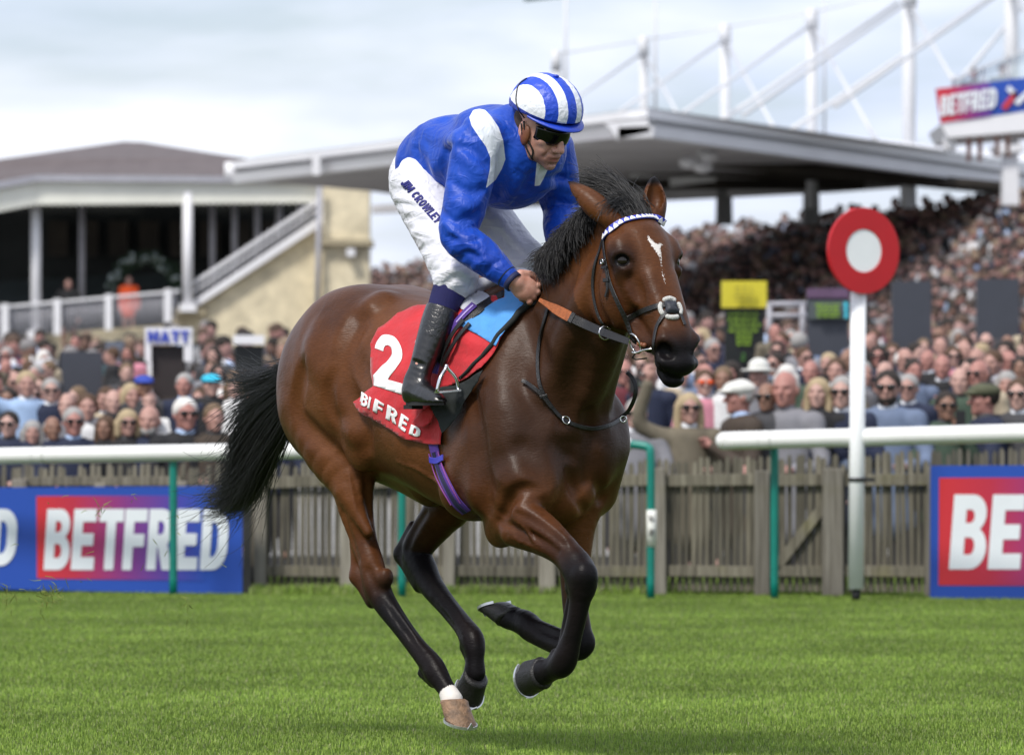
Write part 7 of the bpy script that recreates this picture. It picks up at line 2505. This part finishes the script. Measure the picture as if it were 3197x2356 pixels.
mb.box(tuple(HC0 + [0, -.108, .024]), (.03, .008, .006))
for s in (-1, 1): mb.box(tuple(HC0 + [s * .076, -.045, .022]), (.005, .10, .006))
GLM = mb.mesh('sunglasses'); GLM.materials.append(M_GLS)
mb = MB(); mb.box(tuple(np.array([.07, -.27, 1.50])), (.075, .012, .15)); PHM = mb.mesh('phone'); PHM.materials.append(M_GLS)

def child(name, me_, m, parent):
    o = bpy.data.objects.new(name, me_); COL.objects.link(o); o.parent = parent
    o.material_slots[0].link = 'OBJECT'; o.material_slots[0].material = m
    return o
def person(px, py, hpx, Y, hair='dark', style='short', coat='navy', shirt='w', pose='lean', glasses=0, yaw=0, label='', skin=None, group=None, full=True, hat=None, beard=0, tilt=0):
    """(px, py): where the middle of the head shows; hpx: head height in pixels"""
    c = at(px, py, Y)
    sc = hpx / (FPX / Y) / .235
    sc = max(.80, min(1.22, sc))
    r = empty('person', (c.x, c.y, c.z - 1.61 * sc), math.radians(yaw))
    r.scale = (sc, sc, sc)
    r.rotation_euler.y = math.radians(tilt)
    tag(r, label, 'person', group)
    sk = SKINS[skin if skin is not None else (int(px * 7 + py) % 10 > 8) * 3 or int(px * 3 + py * 5) % 3]
    child('figure', PM[pose]['body'], sk, r)
    child('jacket', PM[pose]['coat'], CM[coat], r)
    if full:
        child('shirt', PM[pose]['shirt'], {'w': M_SHIRT, 'b': M_SHIRTB, 'd': CM['charcoal'], 'n': CM['navy'], 'g': CM['grey']}[shirt], r)
        child('trousers', PM[pose]['trousers'], M_TROU, r)
    if hat: child('hat', HM_[hat[0]], hat[1], r)
    if style in HM_ and HAIRS.get(hair) is not None and not (hat and style == 'short' and False):
        child('hair', HM_[style], HAIRS[hair], r)
    if glasses: child('sunglasses', GLM, M_ORNG if glasses == 2 else M_GLS, r)
    if beard: child('beard', BEARD, HAIRS[hair if hair != 'bald' else 'grey'], r)
    if pose == 'phone': child('phone', PHM, M_GLS, r)
    return r
F = Field((-.12, -.15, 1.44), (.12, .08, 1.62), .012)
F.ell(HC0 + [0, -.026, -.058], (.064, .071, .058), None, .0)
F.ell(HC0 + [0, -.10, -.035], (.04, .05, .022), None, .01, sub=True); F.ell(HC0 + [0, 0, .03], (.12, .14, .055), None, .01, sub=True)
BEARD = np_mesh('beard', *F.mesh()); BEARD.materials.append(SKINS[0])
M_CAPW = pmat('cap_white', (.62, .62, .58)); M_CAPO = pmat('cap_olive', (.075, .080, .045)); M_CAPB = pmat('cap_blue', (.03, .06, .35)); M_CAPC = pmat('cap_cyan', (.03, .42, .60)); M_CAPK = pmat('cap_black', (.012, .012, .012))
GF = 'people in the front row leaning at the fence'
FRONT = [ # px, py, head px, hair, style, coat, shirt, pose, glasses, yaw, label, extras
 (30, 1325, 84, 'dark', 'short', 'navy', 'd', 'lean', 1, -10, 'dark-haired man with sunglasses in navy at the far left end of the front row', {}),
 (101, 1350, 78, 'grey', 'bob', 'black', 'd', 'lean', 0, 5, 'grey-haired woman in black, second in the front row from the left edge', {}),
 (163, 1338, 78, 'grey', 'receding', 'charcoal', 'w', 'lean', 0, 15, 'balding grey-haired man clasping hands above the left board, beside the grey-haired woman', {}),
 (229, 1318, 92, 'grey', 'short', 'navy', 'b', 'lean', 1, 10, 'man with sunglasses, open pale blue shirt and navy jacket above the left board', {}),
 (332, 1335, 80, 'brown', 'long', 'black', 'd', 'lean', 0, -15, 'brown-haired woman in black between the navy jacket man and the blonde woman', {}),
 (398, 1320, 88, 'blonde', 'bob', 'black', 'd', 'lean', 1, 10, 'blonde woman with sunglasses above the left board beside the bald bearded man', {}),
 (468, 1314, 98, 'bald', 'none', 'navy', 'n', 'lean', 0, -8, 'bald man with a trimmed grey beard above the word on the left board', {'beard': 1}),
 (577, 1294, 106, 'white', 'short', 'black', 'b', 'lean', 1, 18, 'white-haired man with sunglasses in a black jacket left of the tail', {}),
 (668, 1305, 90, 'fair', 'short', 'brown', 'd', 'lean', 0, 12, 'fair-haired man in brown half behind the horse tail', {}),
 (1987, 1292, 96, 'grey', 'short', 'grey', 'w', 'lean', 1, -12, 'grey-haired man with sunglasses and grey jacket at the gap in the rail', {}),
 (2149, 1275, 104, 'blonde', 'long', 'tweed', 'w', 'wave', 1, 8, 'blonde woman with sunglasses and patterned jacket raising one arm', {}),
 (2316, 1240, 108, 'white', 'short', 'brown', 'b', 'clap', 0, -70, 'white-haired man in brown jacket clapping, in profile beside the blonde woman', {'hat': ('cap', None)}),
 (2397, 1240, 92, 'bald', 'none', 'charcoal', 'd', 'down', 1, -20, 'bald man with sunglasses squeezed between the clapping man and the grey jacket man', {}),
 (2455, 1216, 116, 'grey', 'receding', 'grey', 'g', 'lean', 0, -22, 'red-faced balding man in a grey jacket leaning over the right rail', {'skin': 2}),
 (2556, 1226, 98, 'blonde', 'long', 'black', 'd', 'down', 0, -15, 'blonde long-haired woman left of the winning post', {}),
 (2632, 1226, 104, 'grey', 'short', 'navy', 'w', 'clap', 1, -15, 'man with sunglasses in navy half hidden by the winning post', {}),
 (2773, 1212, 112, 'dark', 'short', 'slate blue', 'w', 'lean', 1, -12, 'dark bearded man with sunglasses in a slate blue blazer right of the winning post', {'beard': 1}),
 (2953, 1268, 94, 'dark', 'short', 'green', 'd', 'phone', 1, 5, 'dark-haired man with sunglasses lifting a phone above the right board', {}),
 (3080, 1246, 106, 'dark', 'short', 'navy', 'd', 'lean', 0, -75, 'person in an olive flat cap and navy coat in profile near the right edge', {'hat': ('cap', 'o')}),
 (3185, 1232, 104, 'brown', 'short', 'charcoal', 'w', 'lean', 1, -20, 'dark-coated person with sunglasses cut by the right edge in the front row', {}),
]
M_CAPW2 = M_CAPW
for f in FRONT:
    px, py, hh, hair_, sty, coat_, shirt_, pose_, gl, yaw_, lab, ex = f
    ex = dict(ex)
    if 'hat' in ex: ex['hat'] = (ex['hat'][0], M_CAPO if ex['hat'][1] == 'o' else M_CAPW)
    person(px, py, hh, 41.9 + (px < 1000) * .8, hair_, sty, coat_, shirt_, pose_, gl, yaw_, lab, group=GF, **ex)
SECOND = [
 (272, 1272, 88, 'brown', 'short', 'white', 'w', 'down', 0, 5, 'brown-haired man in white standing behind the navy jacket man', {}),
 (210, 1268, 84, 'bald', 'none', 'grey', 'w', 'down', 0, -5, 'bald man standing behind the man with the pale blue shirt', {}),
 (82, 1200, 84, 'blonde', 'short', 'pale blue', 'w', 'wave', 0, 10, 'blonde person in pale blue with a raised arm at the left', {}),
 (158, 1220, 78, 'grey', 'short', 'navy', 'w', 'down', 1, 8, 'grey-haired man in navy below the left dark bookmaker board', {}),
 (354, 1256, 80, 'fair', 'receding', 'grey', 'w', 'clap', 0, 5, 'fair balding man clapping behind the brown-haired woman', {}),
 (408, 1236, 84, 'blonde', 'long', 'black', 'd', 'down', 0, 20, 'long-haired blonde woman seen between the two boards on the left', {}),
 (449, 1206, 72, 'brown', 'short', 'charcoal', 'b', 'down', 0, 10, 'person in a blue cap near the dark board on the left', {'hat': ('cap', 'b')}),
 (463, 1256, 80, 'grey', 'receding', 'white', 'w', 'phone', 0, 4, 'grey-haired man in white holding up a phone behind the bald bearded man', {}),
 (577, 1203, 76, 'grey', 'short', 'navy', 'b', 'down', 0, -10, 'red-faced man with a blue collar below the MATT sign', {'skin': 2}),
 (659, 1202, 74, 'dark', 'short', 'black', 'd', 'down', 0, 10, 'person in a bright cyan cap left of the tail', {'hat': ('cap', 'c')}),
 (735, 1208, 76, 'fair', 'bob', 'white', 'w', 'down', 0, -5, 'fair-haired woman in white seen through the flying tail hair', {}),
 (2198, 1196, 84, 'brown', 'short', 'pink', 'w', 'down', 2, 6, 'person with bright orange mirrored goggles under the horse muzzle', {}),
 (2259, 1186, 84, 'fair', 'short', 'white', 'w', 'down', 0, -8, 'fair-haired person in white right of the orange goggles', {}),
 (2372, 1170, 84, 'white', 'short', 'grey', 'w', 'down', 0, -30, 'person in a pale cap behind the clapping white-haired man', {'hat': ('hat', 'w')}),
 (2837, 1212, 88, 'grey', 'short', 'navy', 'w', 'down', 1, -15, 'grey-haired man with sunglasses behind the slate blue blazer', {}),
 (2999, 1190, 88, 'brown', 'receding', 'green', 'd', 'down', 0, -12, 'brown-haired balding man in green behind the man with the phone', {}),
 (3060, 1168, 90, 'bald', 'none', 'beige', 'w', 'down', 1, -35, 'bald man with sunglasses behind the olive flat cap', {}),
 (3144, 1200, 86, 'grey', 'bob', 'grey', 'w', 'down', 0, -10, 'grey-haired woman near the right edge in the second row', {}),
]
for f in SECOND:
    px, py, hh, hair_, sty, coat_, shirt_, pose_, gl, yaw_, lab, ex = f
    ex = dict(ex)
    if 'hat' in ex: ex['hat'] = (ex['hat'][0], {'b': M_CAPB, 'c': M_CAPC, 'w': M_CAPW}[ex['hat'][1]])
    person(px, py, hh, 43.6, hair_, sty, coat_, shirt_, pose_, gl, yaw_, lab, group='people in the second row of the crowd', **ex)
# further rows: every head a person; no two described alike
rc = random.Random(21)
haird = ['dark', 'dark', 'dark', 'brown', 'brown', 'brown', 'grey', 'grey', 'dark', 'brown', 'white', 'blonde', 'fair', 'fair', 'bald']
coatk = ['navy', 'navy', 'navy', 'black', 'black', 'black', 'charcoal', 'grey', 'charcoal', 'brown', 'slate blue', 'pale blue', 'white', 'navy', 'beige', 'green', 'burgundy', 'pink', 'tweed']
ordn = ['first', 'second', 'third', 'fourth', 'fifth', 'sixth', 'seventh', 'eighth', 'ninth', 'tenth']
count = 0
rowsL = [(1238, 46, 74), (1206, 49, 68), (1176, 52.5, 62), (1146, 56, 57), (1118, 60, 53)]
rowsR = [(1160, 45.5, 80), (1130, 48.5, 73), (1102, 52, 66), (1074, 55.6, 60), (1050, 60, 54)]
for side, rows_, x0, x1 in (('left', rowsL, -40, 905), ('right', rowsR, 1925, 3250)):
    for ri, (py, Y, hpx) in enumerate(rows_):
        x = x0 + rc.uniform(0, 30); k = 0
        while x < x1:
            yy = py + rc.gauss(0, 9) + (0 if side == 'left' else -(x - 2500) * .012)
            # the bookmakers' boards stay in view above the last rows
            blocked = any(a - 20 < x < b + 20 and yy < c for a, b, c in ((185, 322, 1240), (452, 600, 1235), (728, 826, 1165), (2250, 2396, 1150), (2516, 2655, 1105), (2782, 2912, 1085), (3046, 3186, 1060)))
            if not blocked and count < 262:
                k += 1; count += 1
                hr__ = rc.choice(haird); ck = rc.choice(coatk)
                st = 'none' if hr__ == 'bald' else rc.choice(['short', 'short', 'receding', 'long', 'bob'] if hr__ in ('blonde', 'brown', 'dark') else ['short', 'short', 'receding', 'bob'])
                gl = rc.random() < .35
                desc = ('bald person' if hr__ == 'bald' else f'{hr__}-haired person') + (' with sunglasses' if gl else '') + f' in {ck}, {k}th from left, {ordn[ri + 2]} row, {side} crowd'
                person(x, yy, hpx * rc.uniform(.93, 1.07), Y + rc.uniform(-.3, .3), hr__, st, ck, rc.choice('wwbdd'), rc.choice(['down', 'down', 'clap', 'phone'] if ri < 3 else ['down']), int(gl), rc.gauss(0, 26) - 5, desc,
                       group='people packed behind the front rows', full=ri < 2)
            x += hpx * rc.uniform(.86, 1.25)
print('crowd individuals', count + len(FRONT) + len(SECOND))

# ---- the mass of the crowd, one object
def small_figure(n1=8, n2=6):
    mb = MB()
    parts = []
    def E(c, r, a, b):
        m0 = MB(); m0.ell(c, r, a, b); return np.array(m0.v, dtype=float), m0.f
    return [('skin', *E((0, -.02, 1.60), (.080, .095, .115), 8, 6)), ('hair', *E((0, .000, 1.665), (.098, .108, .088), 7, 5)),
            ('coat', *E((0, 0, 1.22), (.235, .14, .28), 9, 6)), ('shirt', *E((0, -.075, 1.32), (.07, .08, .16), 6, 4)),
            ('coat', *E((-.22, -.06, 1.18), (.065, .09, .22), 6, 4)), ('coat', *E((.22, -.06, 1.18), (.065, .09, .22), 6, 4)), ('skin', *E((.10, -.20, 1.12), (.06, .05, .045), 5, 4))]
SFG = small_figure()
cc = {'skin': np.array([(.33, .19, .17), (.38, .235, .21), (.30, .155, .135), (.15, .085, .065)]), 'hair': np.array([(.02, .015, .012), (.02, .015, .012), (.05, .03, .02), (.20, .19, .19), (.22, .16, .11), (.08, .05, .035), (.02, .015, .012)]),
      'coat': np.array([(.012, .016, .04), (.014, .018, .045), (.012, .012, .014), (.016, .016, .018), (.03, .03, .035), (.02, .02, .03), (.05, .05, .06), (.04, .03, .025), (.06, .045, .035), (.20, .20, .21), (.50, .49, .50), (.16, .14, .13), (.16, .22, .36), (.16, .05, .07), (.03, .07, .08), (.30, .20, .22), (.02, .02, .05), (.02, .02, .022)]),
      'shirt': np.array([(.66, .66, .68), (.40, .50, .70), (.03, .03, .04), (.45, .30, .28)])}
def mass(name, places, label, seed):
    r = np.random.default_rng(seed)
    Vs, Fs, Cs = [], [], []; base = 0
    n = len(places)
    P = np.array([p[:3] for p in places]); S_ = r.uniform(.90, 1.08, n); A = r.normal(0, .5, n)
    ca, sa = np.cos(A), np.sin(A)
    for kind, v, f in SFG:
        X = v[None, :, 0] * ca[:, None] - v[None, :, 1] * sa[:, None]; Yv = v[None, :, 0] * sa[:, None] + v[None, :, 1] * ca[:, None]
        W = np.stack([X * S_[:, None] + P[:, None, 0], Yv * S_[:, None] + P[:, None, 1], np.broadcast_to(v[None, :, 2] * S_[:, None], X.shape) + P[:, None, 2]], -1)
        Vs.append(W.reshape(-1, 3))
        if kind == 'coat' and 'ci' in locals(): pass
        if kind == 'coat':
            if not any(k == 'coat' for k in getattr(mass, 'seen', [])): cidx = r.integers(len(cc['coat']), size=n)
            mass.seen = getattr(mass, 'seen', []) + ['coat']; col = cc['coat'][cidx]
        else: col = cc[kind][r.integers(len(cc[kind]), size=n)]
        Cs.append(np.repeat(col, len(v), 0))
        T = []
        for q in f:
            T.append(list(q) if len(q) == 4 else list(q) + [q[-1]])
        T = np.array(T)
        Fs.append((T[None] + (np.arange(n) * len(v))[:, None, None] + base).reshape(-1, 4))
        base += n * len(v)
    mass.seen = []
    V_ = np.concatenate(Vs); F_ = np.concatenate(Fs); C_ = np.concatenate(Cs)
    me_ = np_mesh(name, V_, F_); vcol(me_, 'tint', C_)
    m, t, b = NT(name + '_colours')
    a = t.nodes.new('ShaderNodeAttribute'); a.attribute_name = 'tint'; t.links.new(a.outputs['Color'], b.inputs['Base Color']); b.inputs['Roughness'].default_value = .85
    o = link_mesh(name, me_, m)
    return tag(o, label, 'crowd', kind='stuff')
pl_ = []
for r in range(NR):
    t = (r + .5) / NR
    a, b = FR0.lerp(BK0, t), FR1.lerp(BK1, t)
    L_ = (b - a).length; s = rc.random() * .5
    z = FR0.lerp(BK0, r / NR).z, FR1.lerp(BK1, r / NR).z
    while s < L_:
        p = a.lerp(b, s / L_)
        sx_ = CX + FPX * p.x / p.y
        if 950 < sx_ < 3330 and rc.random() < .93:
            pl_.append((p.x, p.y, z[0] + (z[1] - z[0]) * s / L_ + rc.uniform(-.05, .05)))
        s += rc.uniform(.42, .66) * 1.0
mass('crowd', pl_, 'dense mass of spectators filling the banked main stand under the canopy', 3)
pl2 = []
for r in range(10):
    Y = 62 + r * 3.2
    zt = 1430 - np.interp(r, (0, 9), (1120, 1062))
    x = -90.0
    while x < 1250:
        yy = 1430 - zt + (np.interp(x, (0, 300, 560, 900, 1250), (0, 12, -20, -25, -60)) if r > 5 else 0) + rc.gauss(0, 5)
        c = at(x, yy, Y)
        pl2.append((c.x, c.y, c.z - 1.62)); x += rc.uniform(.45, .75) * FPX / Y
mass('crowd', pl2, 'far spectators standing below the old grandstand on the left', 5)
pl3 = []
for r in range(8):
    Y = 63 + r * 2.4
    x = 1500.0
    while x < 3280:
        c = at(x, np.interp(r, (0, 7), (1062, 1000)) + rc.gauss(0, 5), Y)
        if not any(a - 22 < x < b + 22 for a, b in ((2250, 2396), (2516, 2655), (2782, 2912), (3046, 3186))) or Y > 66.5:
            pl3.append((c.x, c.y, c.z - 1.62))
        x += rc.uniform(.45, .7) * FPX / Y
mass('crowd', pl3, 'far spectators on the lawn behind the bookmaker boards on the right', 6)
# a few people apart from the mass
person(402, 876, 27, 147.6, 'bald', 'none', 'pink', 'w', 'down', 0, 10, 'steward in bright orange jacket on the old grandstand terrace', full=False)
OJ = pmat('orange_jacket', (.80, .10, .02)); 
for ch in [o for o in SC.objects if o.get('label', '').startswith('steward')][0].children:
    if ch.name.startswith('jacket'): ch.material_slots[0].material = OJ
person(214, 885, 34, 147.0, 'dark', 'short', 'black', 'd', 'down', 0, 0, 'dark figure in the shade of the old grandstand beside the slim post', full=False)
person(236, 1066, 40, 68.0, 'dark', 'short', 'black', 'd', 'down', 0, 0, 'dark-clad person standing high behind the left dark board', full=False)
person(3042, 232, 40, 101.0, 'dark', 'short', 'black', 'd', 'down', 0, -10, 'dark-haired person leaning on the glass balcony above the upper sign', full=False)
person(3130, 218, 40, 101.0, 'dark', 'short', 'navy', 'd', 'down', 1, 10, 'person with sunglasses behind the balcony glass near the right edge', full=False)
person(2495, 1075, 74, 52.0, 'grey', 'short', 'grey', 'w', 'down', 0, 150, 'grey-jacketed man turned away in front of the purple header board', full=False)
# flying turf kicked up at the left
mb = MB(); rt = random.Random(9)
def tuft(px, py, n, sp, Y=19.4):
    c = at(px, py, Y)
    for k in range(n):
        a = Vector((rt.gauss(0, 1), rt.gauss(0, 1), rt.gauss(0, 1))); a.normalize()
        p = c + Vector((rt.gauss(0, sp), rt.gauss(0, sp), rt.gauss(0, sp * .8)))
        l = rt.uniform(.018, .05)
        s = a.orthogonal().normalized() * .0015
        mid_ = p + a * l * .5 + Vector((0, 0, rt.gauss(0, .004)))
        q = p + a * l
        mb.add([p - s, p + s, mid_ + s, mid_ - s, q], [(0, 1, 2, 3), (3, 2, 4)])
tuft(150, 1860, 70, .028); tuft(20, 1855, 26, .022); tuft(325, 1590, 9, .014); tuft(590, 1880, 8, .012)
for k in range(55): tuft(rt.uniform(0, 760), rt.uniform(1540, 2250), 1, .004)
o = mb.build('turf_clippings', None)
vcol(o.data, 'tint', np.array([(.17, .20, .04)] * len(o.data.vertices)) * np.random.default_rng(2).uniform(.6, 1.5, (len(o.data.vertices), 1)))
o.data.materials.clear(); o.data.materials.append(M_GRASS)
tag(o, 'scraps of torn grass kicked up in the air behind the horse', 'grass clippings', kind='stuff')
